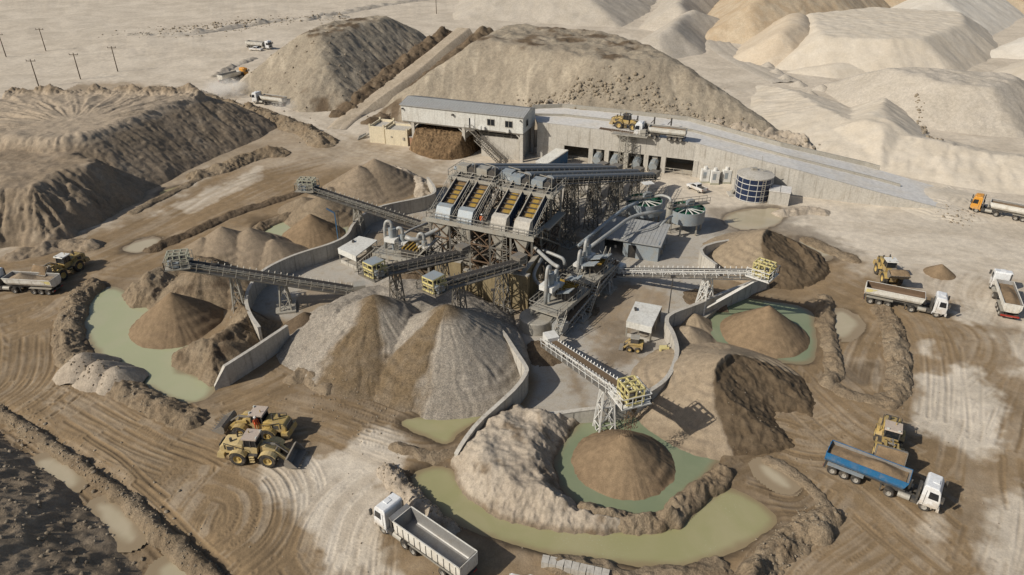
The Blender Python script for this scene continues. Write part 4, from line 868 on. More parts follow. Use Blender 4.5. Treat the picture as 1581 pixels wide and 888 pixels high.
t = thing('parapet', 'low concrete parapet along the uphill side of the ramp', 'wall', B_[10]); q = [Vector(p) for p in B_[:-4]]; MB().wall(q, .4, [p.z - .3 for p in q], [p.z + .8 for p in q]).build('parapet_wall', M['concrete'], t)
t = thing('retaining_wall', 'tall concrete retaining wall with open feeder bays below the ramp', 'wall', F(-20, 4.6))
op_top = 3.2
up = lerpline(fr[:4], frz[:4]); dn = lerpline(fr[3:], frz[3:])
MB().wall(up, .4, [op_top] * len(up), [p[2] + .25 for p in up]).build('upper_wall', M['wall'], t)
MB().wall(dn, .4, [-.4] * len(dn), [p[2] + .25 for p in dn]).build('ramp_wall', M['wall'], t)
MB().wall([fr[0], fr[1]], .4, -.3, [op_top - .01] * 2).build('end_wall', M['wall'], t)
for a_ in (-13.0, -16.3, -20.3, -24.3, -27.7, -34.0):
    mb = MB(); fbox(mb, F, a_ - .55, a_ + .35, 4.2, 5.4, -.3, op_top - .005); mb.build('pillar', M['wall'], t)
mb = MB(); fbox(mb, F, -34.5, -1.5, 11.5, 11.9, -.3, 5.4); fbox(mb, F, -34.4, -33.9, 5.5, 11.4, -.3, 5.4); mb.build('back_wall', M['concrete'], t)
mb = MB(); mb.rail([F(-28.3, 4.3, .05), F(-33.4, 4.3, .05)], 1.1, .09); mb.rail([F(-7.8, 4.3, .05), F(-12.4, 4.3, .05)], 1.1, .09); mb.build('barrier', M['lsteel'], t)
# formwork joints on the wall face
mb = MB()
for k in range(14): a_ = -3.5 - k * 2.3; p = F(a_, 4.44); mb.slab(fquad(F, a_, a_ + .05, 4.435, 4.45), 3.4, 6.6 if k < 11 else 6.0)
mb.build('joint', M['concrete'], t)
for k, (a_, lab) in enumerate(((-14.6, 'first from the container'), (-18.2, 'second from the container'), (-22.6, 'third from the container'), (-26.0, 'nearest the open railed bay'))):
    t = thing('feeder_hopper', 'blue grey drum feeder in a concrete bay, ' + lab, 'feeder', F(a_, 4.4), 'drum feeders in the bays')
    mb = MB(); mb.tube(F(a_, 3.2, 1.3), F(a_, 6.2, 1.9), .85, 10); mb.build('drum', M['bluegrey'], t, .6)
    mb = MB(); fbox(mb, F, a_ - .5, a_ + .5, 5.0, 6.2, 1.9, 3.15); mb.build('chute', M['lsteel'], t)
    mb = MB(); fbox(mb, F, a_ - .8, a_ - .6, 3.3, 6, -.2, .9); fbox(mb, F, a_ + .6, a_ + .8, 3.3, 6, -.2, .9); mb.build('stand', M['steel'], t)
t = thing('ladder_tower', 'lattice access tower standing before the middle feeder bay', 'tower', F(-20.2, 3))
mb = MB()
for a_ in (-20.9, -19.3):
    for b_ in (2.0, 3.6): mb.bar(F(a_, b_, -.2), F(a_, b_, 7.4), .12)
for k in range(6):
    z = k * 1.25
    for b_ in (2.0, 3.6): mb.bar(F(-20.9, b_, z), F(-19.3, b_, z + 1.2), .07); mb.bar(F(-19.3, b_, z), F(-20.9, b_, z + 1.2), .07)
mb.build('lattice', M['lsteel'], t); MB().ladder(F(-21.8, 3.8, 2.6), F(-21.6, 4.0, 7.2), .6).build('ladder', M['dsteel'], t)
mb = MB(); fbox(mb, F, -24.5, -17.5, 2.6, 4.4, 7.1, 7.25); mb.rail([F(-17.5, 2.65, 7.25), F(-24.5, 2.65, 7.25)]); fbox(mb, F, -24.0, -23.0, 3.2, 4.2, 7.25, 8.4); mb.build('platform', M['concrete'], t)
# sleepers and posts on the ramp
t = thing('timber_sleepers', 'row of rusty sleepers laid on the ramp beside the loader', 'sleepers', P(960, 200, 7.1))
mb = MB()
for k in range(18): p = P(927 + k * 3.0, 199.5 + k * .45, 7.05); mb.obox(p + Vector((0, 0, .12)), Vector((.9, -.3, 0)).normalized(), Vector((.3, .9, 0)).normalized(), Vector((0, 0, 1)), .15, .7, .1)
mb.build('sleeper', M['rust'], t)
for k, x_ in enumerate((992, 1018, 1044)):
    t = thing('bollard', ('left', 'middle', 'right')[k] + 'most steel post of three on the kerb behind the ramp truck', 'bollard', P(x_ - 8, 190 + k * 2, 7), 'posts on the ramp kerb')
    p = P(x_ - 8, 190 + k * 2, 7); mb = MB(); mb.bar(p, p + Vector((0, 0, 1.5)), .3, .25); mb.build('post', M['dsteel'], t); mb = MB(); mb.bar(p + Vector((-.7, 0, .2)), p + Vector((0, 0, 1.0)), .12); mb.build('brace', M['dsteel'], t)
# ---------- container
KF = frame(6.9, 131.4, 4.4, 8.0)
t = thing('site_container', 'white roofed blue sided container standing before the retaining wall', 'container', KF(4.5, 1.3))
mb = MB(); fbox(mb, KF, 0, 9.2, 0, 2.6, .35, 2.75); bd = mb.build('body', M['blue'], t)
mb = MB(); fbox(mb, KF, -.05, 9.25, -.05, 2.65, 2.755, 2.95); 
for k in range(22): fbox(mb, KF, .2 + k * .41, .32 + k * .41, .1, 2.5, 2.953, 2.99)
mb.build('roof', M['white'], t)
mb = MB(); fbox(mb, KF, -.06, -.003, .1, 2.5, .4, 2.7); 
mb.build('door', M['white'], t)
mb = MB()
for k in range(30): fbox(mb, KF, .1 + k * .3, .22 + k * .3, -.045, -.003, .45, 2.65)
mb.build('corrugation', M['blue'], bd)
mb = MB(); fbox(mb, KF, .1, 9.1, .1, .4, -.2, .34); fbox(mb, KF, .1, 9.1, 2.2, 2.5, -.2, .34); mb.build('skid', M['dsteel'], t)
# ---------- switch cabinets
for k, (x_, y_) in enumerate(((1088, 283), (1103, 285.5), (1121, 284))):
    c = P(x_, y_); t = thing('equipment_cabinet', 'white upright cabinet by the wall, ' + ('nearest the open bay', 'middle one of three', 'nearest the blue tank')[k], 'cabinet', c, 'white cabinets by the wall')
    MB().box(c.x - .75, c.x + .75, c.y, c.y + 1.2, .35, 2.6).build('body', M['chalk'], t); MB().box(c.x - .8, c.x + .8, c.y - .05, c.y + 1.25, -.2, .345).build('base', M['cage'], t)
    MB().lathe([(0, 3.2), (.35, 3.2), (.4, 2.95), (.4, 2.605)], (c.x, c.y + .6, 0), 12).build('vent', M['chalk'], t)
    mb = MB(); mb.box(c.x - .5, c.x + .1, c.y - .03, c.y - .003, 1.0, 2.2); mb.build('door', M['bluegrey'], t)
# ---------- blue tank
c = Vector((43.8, 121.7, 0)); R_ = 3.15
t = thing('water_tank', 'round dark blue bolted tank with white bands and pale roof', 'tank', c)
MB().lathe([(R_, -.3), (R_, 4.3)], c, 40).build('shell', M['tank'], t, True)
mb = MB()
for z in (.15, 1.2, 2.25, 3.3, 4.25): mb.lathe([(R_ + .012, z - .05), (R_ + .05, z - .05), (R_ + .05, z + .05), (R_ + .012, z + .05)], c, 40)
for k in range(14):
    a_ = 2 * PI * k / 14 + .1; d = Vector((math.cos(a_), math.sin(a_), 0)); mb.bar(c + d * (R_ + .03), c + d * (R_ + .03) + Vector((0, 0, 4.25)), .07)
mb.build('band', M['chalk'], t)
MB().lathe([(R_ + .1, 4.3), (R_ + .1, 4.42), (.5, 4.85), (0, 4.88)], c, 40).build('roof', M['wall'], t, .5)
mb = MB(); mb.box(c.x - .5, c.x + .4, c.y + .6, c.y + 1.4, 4.75, 5.2); mb.bar(c + Vector((1.2, .6, 4.7)), c + Vector((2.4, -.2, 5.6)), .1); mb.bar(c + Vector((1.2, .6, 4.7)), c + Vector((1.0, .9, 7.4)), .07); mb.build('hatch', M['lsteel'], t)
MB().ladder(c + Vector((.6, -R_ - .25, .1)), c + Vector((.6, -R_ - .25, 4.6)), .5).build('ladder', M['lsteel'], t)
t = thing('pump_set', 'grey pump and pipework on a plinth left of the blue tank', 'pump', P(1138, 300))
p = P(1138, 303); mb = MB(); mb.box(p.x - 1.6, p.x + 1.2, p.y - .5, p.y + 1.6, -.2, .35); mb.build('plinth', M['wall'], t); mb = MB(); mb.tube(p + Vector((-1, .5, .7)), p + Vector((.7, .5, .7)), .35, 10); mb.pipe([p + Vector((.7, .5, .7)), p + Vector((1.2, .5, .7)), p + Vector((1.2, .5, 1.6)), p + Vector((2.2, 1.2, 1.6))], .15); mb.pipe([p + Vector((-.8, .2, .4)), p + Vector((-.8, -.2, 1.4)), p + Vector((.8, -.2, 1.4))], .1); mb.build('pump', M['lsteel'], t)
mb = MB(); mb.box(p.x - .2, p.x + 1.5, p.y + 1.9, p.y + 3.4, -.2, 2.3); mb.build('cabinet', M['wall'], t)
p = P(1204, 320); t = thing('valve_house', 'small square concrete house right of the blue tank', 'hut', p)
V_ = frame(p.x + 1.5, p.y + .3, -.93, .36); mb = MB(); fbox(mb, V_, 0, 3.5, 0, 3.2, -.3, 2.4); mb.build('wall', M['wall'], t); mb = MB(); fbox(mb, V_, -.1, 1.65, -.1, 3.3, 2.404, 2.55); fbox(mb, V_, 1.75, 3.6, -.1, 3.3, 2.404, 2.55); mb.build('roof_slab', M['road'], t)
# ---------- thickener tanks
for k, (cx_, cy_, R_, lab) in enumerate(((22.0, 110.3, 3.0, 'round green lined thickener tank behind, with a small sun roof on its bridge'), (28.4, 107.0, 2.9, 'round green lined thickener tank standing on legs in front of the pickup'))):
    c = Vector((cx_, cy_, 0)); t = thing('thickener_tank', lab, 'tank', c, 'green thickener tanks')
    MB().lathe([(R_ - .12, 4.0), (R_, 4.0), (R_, 2.0), (1.0, 1.1), (.4, .8)], c, 36).build('shell', M['bluegrey'], t, .5)
    MB().lathe([(R_ - .12, 4.0), (R_ - .12, 3.0), (.3, 3.35)], c, 36).build('lining', M['green'], t, .5)
    mb = MB()
    for j in range(12): a_ = 2 * PI * j / 12 + .2; d = Vector((math.cos(a_), math.sin(a_), 0)); mb.bar(c + d * .3 + Vector((0, 0, 3.95)), c + d * (R_ - .13) + Vector((0, 0, 3.7)), .12)
    mb.build('radial_arm', M['chalk'], t)
    for j in range(6): a_ = 2 * PI * j / 6; d = Vector((math.cos(a_), math.sin(a_), 0)) * (R_ - .35); MB().bar(c + d + Vector((0, 0, -.3)), c + d + Vector((0, 0, 2.3)), .22).build('leg', M['lsteel'], t)
    e_ = Vector((.96, .28, 0)); n_ = Vector((-.28, .96, 0)); mb = MB(); mb.obox(c + Vector((0, 0, 4.5)), e_, n_, Vector((0, 0, 1)), R_ + .8, .5, .06)
    for sg in (-1, 1): mb.rail([c + n_ * (.5 * sg) + e_ * -(R_ + .8) + Vector((0, 0, 4.55)), c + n_ * (.5 * sg) + e_ * (R_ + .8) + Vector((0, 0, 4.55))], 1.0, .06)
    mb.build('bridge', M['steel'], t)
    mb = MB(); mb.tube(c + Vector((0, 0, 3.4)), c + Vector((0, 0, 5.2)), .35, 10); mb.obox(c + Vector((.5, .1, 5.0)), e_, n_, Vector((0, 0, 1)), .5, .35, .35); mb.build('drive', M['bluegrey'], t)
    if k == 0: mb = MB(); mb.obox(c + Vector((.3, .2, 6.9)), e_, n_, Vector((0, 0, 1)), .9, .7, .04); mb.bar(c + Vector((.3, .2, 5.2)), c + Vector((.3, .2, 6.9)), .08); mb.build('sun_roof', M['chalk'], t)
# tall mixing column between the tanks
c = Vector((25.4, 106.2, 0)); t = thing('mixing_column', 'rusty grey cylinder standing between the two thickener tanks', 'column', c)
MB().lathe([(0, 5.1), (.5, 5.1), (.55, 4.9), (.55, 2.2), (.25, 1.4)], c, 16).build('shell', M['lsteel'], t, .5); mb = MB()
for s_ in (-1, 1):
    for q in (-1, 1): mb.bar(c + Vector((.45 * s_, .45 * q, -.2)), c + Vector((.45 * s_, .45 * q, 2.6)), .1)
mb.build('stand', M['steel'], t); MB().pipe([c + Vector((0, 0, 5.1)), c + Vector((0, .2, 5.9)), c + Vector((-1.2, 1.6, 5.9)), c + Vector((-2, 2.6, 5.2))], .22).build('elbow_pipe', M['pipe'], t, True)
# ---------- grey pump building
B = frame(21.9, 95.6, -.93, .37)
t = thing('pump_building', 'low grey building with open doorway in front of the thickener tanks', 'building', B(4.5, 3))
mb = MB(); fbox(mb, B, 0, .2, 0, 6.6, -.3, 2.9); fbox(mb, B, .2, 3.4, 0, .2, -.3, 2.6); fbox(mb, B, 4.6, 5.4, 0, .2, -.3, 2.6); fbox(mb, B, 3.4, 4.6, 0, .2, 2.05, 2.6); fbox(mb, B, 5.4, 8.3, 0, .2, 2.3, 2.6); fbox(mb, B, 8.3, 9, 0, .2, -.3, 2.6); fbox(mb, B, 8.8, 9, .2, 6.6, -.3, 2.9); fbox(mb, B, .2, 8.8, 6.4, 6.6, -.3, 3.2); mb.build('wall', M['bluegrey'], t)
mb = MB(); vs = [F_ + Vector((0, 0, z)) for F_, z in ((B(-.35, -.4), 2.62), (B(9.3, -.4), 2.62), (B(9.3, 6.9), 3.25), (B(-.35, 6.9), 3.25))]; mb.add(vs + [v + Vector((0, 0, .12)) for v in vs], [(0, 1, 2, 3), (4, 5, 6, 7), (0, 1, 5, 4), (1, 2, 6, 5), (2, 3, 7, 6), (3, 0, 4, 7)]); rf = mb.build('roof', M['roof'], t)
mb = MB()
for k in range(16): mb.bar(B(.1 + k * .6, -.35, 2.76), B(.1 + k * .6, 6.85, 3.38), .05, .04)
mb.build('roof_rib', M['roof'], rf)
mb = MB(); fbox(mb, B, 3.42, 4.58, .06, .14, -.2, 2.04); mb.build('door', M['dark'], t)  # near-black panel in the open doorway, painted to stand for the shade inside
for q_ in ((6.4, 6.7, -.1, -.004, 1.2, 1.7), (-.25, -.004, 2, 2.6, .3, 1.1), (-.25, -.004, 4, 4.5, .3, 1.0)): mb = MB(); fbox(mb, B, *q_); mb.build('wall_box', M['lsteel'], t)
t = thing('floor_pit', 'shallow white walled sump behind the grey pump building', 'sump', B(3, 8)); mb = MB(); fbox(mb, B, 0, 3, 7.4, 8.6, -.2, .7); mb.build('sump_wall', M['wall'], t)
# ---------- open sheds
def shed(label, corners, h, zr=.0, back=True):
    q = [P(x_, y_, h) for x_, y_ in corners]      # roof corners: front left, back left, back right, front right
    c = sum(q, Vector()) / 4; t = thing('open_shed', label, 'shed', (c.x, c.y, 0), 'open sided sheds')
    mb = MB(); mb.add(q + [v + Vector((0, 0, .14)) for v in q], [(0, 1, 2, 3), (4, 5, 6, 7), (0, 1, 5, 4), (1, 2, 6, 5), (2, 3, 7, 6), (3, 0, 4, 7)]); mb.build('roof', M['white'], t)
    mb = MB()
    for k in range(4):
        a, b_ = q[k], q[(k + 1) % 4]
        for u in (.03, .5, .97):
            p = a.lerp(b_, u).lerp(c, .03); mb.bar((p.x, p.y, -.3), (p.x, p.y, h - .01), .13)
    mb.build('post', M['lsteel'], t)
    mb = MB(); dn_ = Vector((0, 0, -.75))
    for a, b_ in ((q[0], q[3]),): 
        a2, b2 = a.lerp(c, .01), b_.lerp(c, .01); n_ = Vector((b2 - a2).cross(Vector((0, 0, 1)))).normalized() * .04; mb.add([a2, b2, b2 + dn_, a2 + dn_, a2 + n_, b2 + n_, b2 + n_ + dn_, a2 + n_ + dn_], [(0, 1, 2, 3), (4, 5, 6, 7), (0, 1, 5, 4), (1, 2, 6, 5), (2, 3, 7, 6), (3, 0, 4, 7)])
    mb.build('fascia', M['white'], t)
    mb = MB(); a, b_ = q[0].lerp(c, .05), q[3].lerp(c, .05); mb.wall([(a.x, a.y), (b_.x, b_.y)], .15, -.2, .5); mb.build('low_wall', M['wall'], t); mb = MB(); a, b_ = q[1].lerp(c, .1), q[2].lerp(c, .1)
    mb.wall([(a.x, a.y), (b_.x, b_.y)], .15, -.2, h * .6); mb.build('rear_wall', M['wall'], t)
    mb = MB(); p = q[0].lerp(q[1], .7).lerp(q[3], .15) + Vector((0, 0, .14)); mb.box(p.x - .15, p.x + .15, p.y - .3, p.y + .3, p.z, p.z + .25); mb.build('roof_vent', M['dsteel'], t)
shed('low open shed with pale roof inside the left curved wall', ((521.6, 384.5), (554.5, 365.6), (583, 372), (549.5, 397)), 2.2)
shed('open shed with white roof beside the small yellow skid loader', ((967, 497), (981, 466.6), (1022, 474), (1006.5, 507)), 2.2)
# ---------- curved retaining walls
def cwall(label, top_px, h, th=.35, n=2, m='wall', zt=None):
    hs = h if isinstance(h, (list, tuple)) else [h] * len(top_px)
    p = [P(x_, y_, z) for (x_, y_), z in zip(top_px, hs)]; p = smooth_pts(p, n)
    c = p[len(p) // 2]; t = thing('retaining_wall', label, 'wall', (c.x, c.y, 0), 'curved concrete walls')
    MB().wall(p, th, [-.9] * len(p), [q.z for q in p]).build('wall_panel', M[m], t)
    mb = MB(); run = 0
    for a, b_ in zip(p[:-1], p[1:]):
        run += (b_ - a).length
        if run > 2.4 and n > 0:
            run = 0; d = (b_ - a).normalized(); e = Vector((-d.y, d.x, 0))
            for sg in (-1, 1): q = b_ + e * (sg * (th / 2 + .012)); mb.bar((q.x, q.y, -.5), (q.x, q.y, q.z - .02), .06)
    if mb.v: mb.build('joint', M['concrete'], t)
    mb = MB(); mb.wall(p, th + .1, [q.z + .004 for q in p], [q.z + .09 for q in p]); mb.build('coping', M['wall'], t)
cwall('long winding concrete wall round the left side of the plant yard', [(400, 506), (384, 484), (378, 458), (392, 430), (413, 412), (458, 392), (511, 377), (537, 364), (544, 346), (567, 326), (595, 316), (656, 305), (676, 296), (660, 274)], 2.4)
cwall('straight light concrete wall between the pale pond and gravel heap', [(331, 597), (346, 566), (395, 535), (443, 503)], [.2, 2.5, 2.6, 2.6], .35, 0)
cwall('bent concrete wall holding the right side of the gravel heap', [(745, 484), (775, 510), (795, 541), (812, 566), (814, 574), (800, 596), (770, 624), (738, 652), (714, 684), (704, 702)], [3.0, 3, 2.9, 2.9, 2.9, 2.6, 2.2, 1.8, 1.4, .8], .35, 1)
cwall('curved concrete wall between the yard with the skid loader and the right heaps', [(790, 634), (850, 640), (905, 632), (960, 626), (1008, 602), (1033, 582), (1044, 554), (1046, 536), (1038, 511), (1028, 498), (1032, 485), (1076, 470), (1139, 443), (1185, 428)], [.6, 1, 1.3, 1.6, 2.2, 2.2, 2.2, 2.2, 2.2, 2.2, 2.2, 2.2, 2, 1.8], .4)
cwall('short concrete corner wall beside the upper right sand heap', [(1106, 409), (1079, 389), (1091, 377), (1150, 367)], 2.2, .35, 1)
# ---------- barrier blocks on the near bank
for k in range(9):
    p = P(842 + 11.5 * k, 872 + 2.6 * k, .0); e_ = Vector((.97, -.22 - .05 * (k % 3), 0)).normalized(); z = gz(p.x, p.y)
    t = MB().obox((p.x, p.y, z + .25), e_, Vector((-e_.y, e_.x, 0)), Vector((0, 0, 1)), .29, .4, .42).build('concrete_block', M['wall']); tag(t, 'pale concrete block in the row along the near bank of the green pond', 'block', 'concrete blocks along the near bank')
# ---------- poles
def pole(px, py, label, h=7.6):
    p = P(px, py); t = thing('power_pole', label, 'pole', p, 'power poles on the plain')
    MB().tube(p + Vector((0, 0, -.3)), p + Vector((0, 0, h)), .17, 8, .12).build('post', M['timber'], t)
    mb = MB(); mb.bar(p + Vector((-1.3, 0, h - .5)), p + Vector((1.3, 0, h - .5)), .16); mb.build('crossarm', M['timber'], t)
    mb = MB()
    for x_ in (-1.2, 0, 1.2): mb.tube(p + Vector((x_, 0, h - .42)), p + Vector((x_, 0, h - .05)), .07, 6)
    mb.build('insulator', M['dsteel'], t)
for x_, y_, l_ in ((9.6, 88, 'at the far left edge of the plain'), (71, 79, 'second in the farther row on the plain'), (60, 134, 'nearest the fan topped stockpile'), (124.6, 123, 'middle one of the nearer row of three'), (182, 111, 'rightmost of the nearer row of three'), (674, 21, 'alone behind the top of the sloping haul road')): pole(x_, y_, 'thin dark timber power pole, ' + l_)
def lamp(px, py, label, h=5.5):
    p = P(px, py); t = thing('light_pole', label, 'lamp', p, 'yard light poles'); MB().tube(p, p + Vector((0, 0, h)), .08, 8, .06).build('post', M['dsteel'], t); MB().box(p.x - .3, p.x + .3, p.y - .2, p.y + .15, h, h + .25).build('lamp_head', M['dsteel'], t)
lamp(1032, 484, 'dark light pole at the bend of the curved wall behind the open shed'); lamp(526, 372, 'blue light pole on the left winding wall', 5); lamp(762, 490, 'grey light pole beside the gravel wall', 4)
# ================================================================ WASH PLANT
def conveyor(label, A, B, side=1, cab=None, legs=(.62,), w=1.1, truss='lsteel', belt='belt', cover=False, head=True, group='belt conveyors', tail=True, depth=.95, rail=True, legspread=1.7, strut=False):
    A = Vector(A); B = Vector(B); d = (B - A); L = d.length; d.normalize(); hd = Vector((d.x, d.y, 0)).normalized()
    e = Vector((-hd.y, hd.x, 0)); u = e.cross(d) * -1
    if u.z < 0: u = -u
    pt = lambda s, o, h: A + d * s + e * o + u * h
    base = A.lerp(B, .5); t = thing('belt_conveyor', label, 'conveyor', (base.x, base.y, 0), group)
    mb = MB(); mb.obox(A + d * (L / 2) + u * .1, d, e, u, L / 2, w * .40, .05); mb.obox(A + d * (L / 2) - u * .35, d, e, u, L / 2 - .3, w * .38, .03); mb.build('belt', M[belt], t)
    mb = MB()
    for o in (-w / 2, w / 2):
        mb.obox(A + d * (L / 2) + e * o, d, e, u, L / 2, .06, .1); mb.obox(A + d * (L / 2) + e * o - u * depth, d, e, u, L / 2, .05, .06)
        n = max(3, int(L / 1.1))
        for i in range(n):
            s0, s1 = L * i / n, L * (i + 1) / n
            mb.bar(pt(s0, o, 0), pt(s0, o, -depth), .06)
            mb.bar(pt(s0, o, 0 if i % 2 else -depth), pt(s1, o, -depth if i % 2 else 0), .06)
    for i in range(max(3, int(L / 2.2)) + 1):
        s0 = L * i / max(3, int(L / 2.2)); mb.bar(pt(s0, -w / 2, -depth), pt(s0, w / 2, -depth), .06)
    n = max(6, int(L / .75))                                   # idler brackets along the belt
    for i in range(n + 1):
        s0 = L * i / n
        for o in (-1, 1): mb.bar(pt(s0, o * w * .46, .06), pt(s0, o * w * .60, .36), .09)
    mb.build('truss', M[truss], t)
    if cover:
        mb = MB(); vs = []; k = 7
        for s0 in (.2, L - .4):
            for j in range(k): a_ = PI * j / (k - 1); vs.append(pt(s0, -math.cos(a_) * w * .62, .22 + math.sin(a_) * .42))
        mb.add(vs, [(j, j + 1, k + j + 1, k + j) for j in range(k - 1)] + [tuple(range(k)), tuple(range(k, 2 * k))]); mb.build('belt_cover', M['cover'], t)
    if rail:
        mb = MB(); o0 = side * (w / 2 + .1); o1 = side * (w / 2 + .85); mb.obox(A + d * (L / 2) + e * ((o0 + o1) / 2) - u * .45, d, e, u, L / 2, .38, .03); mb.build('walkway', M['steel'], t)
        mb = MB(); n = max(2, int(L / 1.5))
        for h in (.15, .65): mb.bar(pt(0, o1, h), pt(L, o1, h), .055)
        for i in range(n + 1): mb.bar(pt(L * i / n, o1, -.45), pt(L * i / n, o1, .65), .06)
        mb.build('handrail', M[truss], t)
    for fr_ in legs:
        top = pt(L * fr_, 0, -depth); gz_ = gz(top.x, top.y)
        h_ = top.z - gz_
        if h_ < .8: continue
        mb = MB(); f0 = [Vector((top.x, top.y, gz_ - .4)) + e * o * legspread * .6 + hd * q for o in (-1, 1) for q in (-.8, .8)]
        f1 = [top + e * o * w / 2 + hd * q for o in (-1, 1) for q in (-.35, .35)]
        for a, b_ in zip(f0, f1): mb.bar(a, b_, .16)
        nz = max(1, int(h_ / 1.6))
        for i in range(nz):
            u0, u1 = i / nz, (i + 1) / nz
            for a, b_ in ((0, 1), (2, 3), (0, 2), (1, 3)):
                mb.bar(f0[a].lerp(f1[a], u0), f0[b_].lerp(f1[b_], u1), .08); mb.bar(f0[b_].lerp(f1[b_], u0), f0[a].lerp(f1[a], u1), .08); mb.bar(f0[a].lerp(f1[a], u1), f0[b_].lerp(f1[b_], u1), .08)
        if strut:
            for o in (-1, 1): mb.bar(Vector((top.x, top.y, gz_ + .3)) + e * o * .9, pt(L * .93, o * w / 2, -depth), .17)
        mb.build('support_leg', M[truss], t)
        mb = MB(); b0 = Vector((top.x, top.y, gz_)); mb.obox(b0 - Vector((0, 0, .1)), hd, e, Vector((0, 0, 1)), 1.3, legspread * .75, .35); mb.build('footing', M['concrete'], t)
    if head:
        H = B; z = Vector((0, 0, 1)); mb = MB(); mb.obox(H - hd * .8 - z * .75, hd, e, z, 1.5, w / 2 + 1.0, .07)
        c4 = [H - z * .68 + hd * (-.8 + q * 1.45) + e * o * (w / 2 + .95) for q, o in ((-1, -1), (1, -1), (1, 1), (-1, 1))]
        mb.rail([c4[0], c4[1], c4[2], c4[3]], 1.05, .07, 1.0); pl = mb.build('head_platform', M[truss], t)
        mb = MB(); mb.tube(H - e * w * .5 + hd * .05, H + e * w * .5 + hd * .05, .32, 12); mb.build('head_drum', M['dsteel'], t)
        mb = MB(); mb.obox(H + e * (w / 2 + .5) - z * .3 - hd * .5, hd, e, z, .5, .3, .3); mb.tube(H + e * (w / 2 + .5) - z * .2, H + e * (w / 2 + .5) + z * .35, .25, 8); mb.build('drive_motor', M['bluegrey'], t)
        if cab:
            x0, x1, y0, y1, h0, h1 = -2.0, .35, -w / 2 - .28, w / 2 + .28, -.55, 1.25
            if cab == 'low': h0, h1 = -.2, .85
            if cab == 'solid': x0, h1 = -1.55, 1.0
            if cab == 'open': x0, h0, h1 = -1.75, -.6, .95
            mb = MB(); q = lambda a_, o, h: H + hd * a_ + e * o + z * h
            xs = [x0 + (x1 - x0) * i / 3 for i in range(4)]; ys = [y0 + (y1 - y0) * i / 2 for i in range(3)]
            for a_ in xs: 
                mb.bar(q(a_, y0, h1), q(a_, y1, h1), .13); 
                for o in (y0, y1): mb.bar(q(a_, o, h0), q(a_, o, h1), .13)
            for o in ys:
                mb.bar(q(x0, o, h1), q(x1, o, h1), .13)
            for o in (y0, y1):
                for h in (h0, (h0 + h1) / 2, ): mb.bar(q(x0, o, h), q(x1, o, h), .2 if h == h0 else .12)
            for a_ in (x0, x1):
                for h in (h0, (h0 + h1) / 2): mb.bar(q(a_, y0, h), q(a_, y1, h), .2)
                for o in ys[1:-1]: mb.bar(q(a_, o, h0), q(a_, o, h1), .13)
            cg = mb.build('guard_cage', M['yellow' if cab != 'low' else 'cage'], t)
            mb = MB()
            if cab == 'solid':
                mb.obox(H + hd * .36 + z * .2, hd, e, z, .03, (y1 - y0) / 2, .25); mb.obox(H + hd * -.8 + e * y1 + z * -.1, hd, e, z, 1.1, .03, .35); mb.obox(H + hd * -.8 + e * y0 + z * -.1, hd, e, z, 1.1, .03, .35); mb.build('side_panel', M['yellow'], cg)
                mb = MB(); mb.obox(H + hd * -.6 + z * 1.09, hd, e, z, .95, (y1 - y0) / 2, .02); mb.build('roof_panel', M['bluegrey'], cg)
            else:
                mb.obox(H + hd * (x0 + x1) / 2 + z * (h0 + .25), hd, e, z, (x1 - x0) / 2 - .1, .3, .2); mb.build('belt_scraper', M['dsteel'], cg)
                if cab == 'open':
                    for o in (y0 - .04, y1 + .04): MB().obox(H + hd * (x0 + x1) / 2 + e * o + z * (h0 + .28), hd, e, z, (x1 - x0) / 2, .02, .24).build('side_panel', M['yellow'], cg)
    if tail:
        mb = MB(); mb.obox(A + u * .25 - hd * .2, hd, e, Vector((0, 0, 1)), .8, w / 2 + .2, .55); mb.build('tail_box', M[truss], t)
    return t
conveyor('rear belt conveyor climbing left over the twin peaked sand heap', P(657, 346, 2.2), P(466, 284, 8.3), 1, 'low', (.55, ), legspread=2)
conveyor('long belt conveyor climbing left to the cone in the pale green pond', P(552, 446, 1.6), P(264, 401, 8.8), 1, 'low', (.42, .68), legspread=2.2)
conveyor('left of two short conveyors with solid yellow head cab over the gravel', P(712, 388, 6.4), P(572, 418, 9.6), 1, 'solid', (.22, .75), truss='steel')
conveyor('right of two short conveyors with solid yellow head cab over the gravel', P(800, 403, 6.4), P(664, 441, 9.6), 1, 'solid', (.2, .7), truss='steel')
conveyor('front white lattice conveyor with yellow cage above the teal pond cone', P(852, 527, 1.6), P(979, 612, 7.6), -1, 'open', (.72, ), belt='sandbelt', truss='chalk', legspread=1.7)
conveyor('right pale lattice conveyor with yellow cage above the right cone', P(957, 416, 1.7), P(1188, 419, 8.6), -1, 'open', (.62, ), truss='chalk', legspread=2.4, strut=True)
conveyor('sand belt rising beside the right cyclone station', P(866, 505, 1.4), P(952, 404, 2.9), 1, None, (.3, .8), head=False, truss='pipe', belt='sandbelt')
M['cover'] = mat('blue_grey_belt_cover', (.16, .18, .20), .5, .2, .35, (.3, .26, .2), 1.2)
S = frame(2.8, 88.2, -.909, .422)
for k, ((a_, px_, py_), lab) in enumerate(zip(((13.6, 930, 258), (10.1, 951, 261), (4.9, 985, 266), (1.4, 1009, 271)), ('farthest of four', 'second of four from the back', 'third of four from the back', 'nearest of four'))):
    conveyor('grey covered feed belt from the bays to the screens, ' + lab, P(px_, py_, 3.2), S(a_, 8.6, 12.7), 1, None, (.2, .42, .62, .82), cover=True, head=False, truss='steel', w=1.2, group='covered feed belts', legspread=1.6)
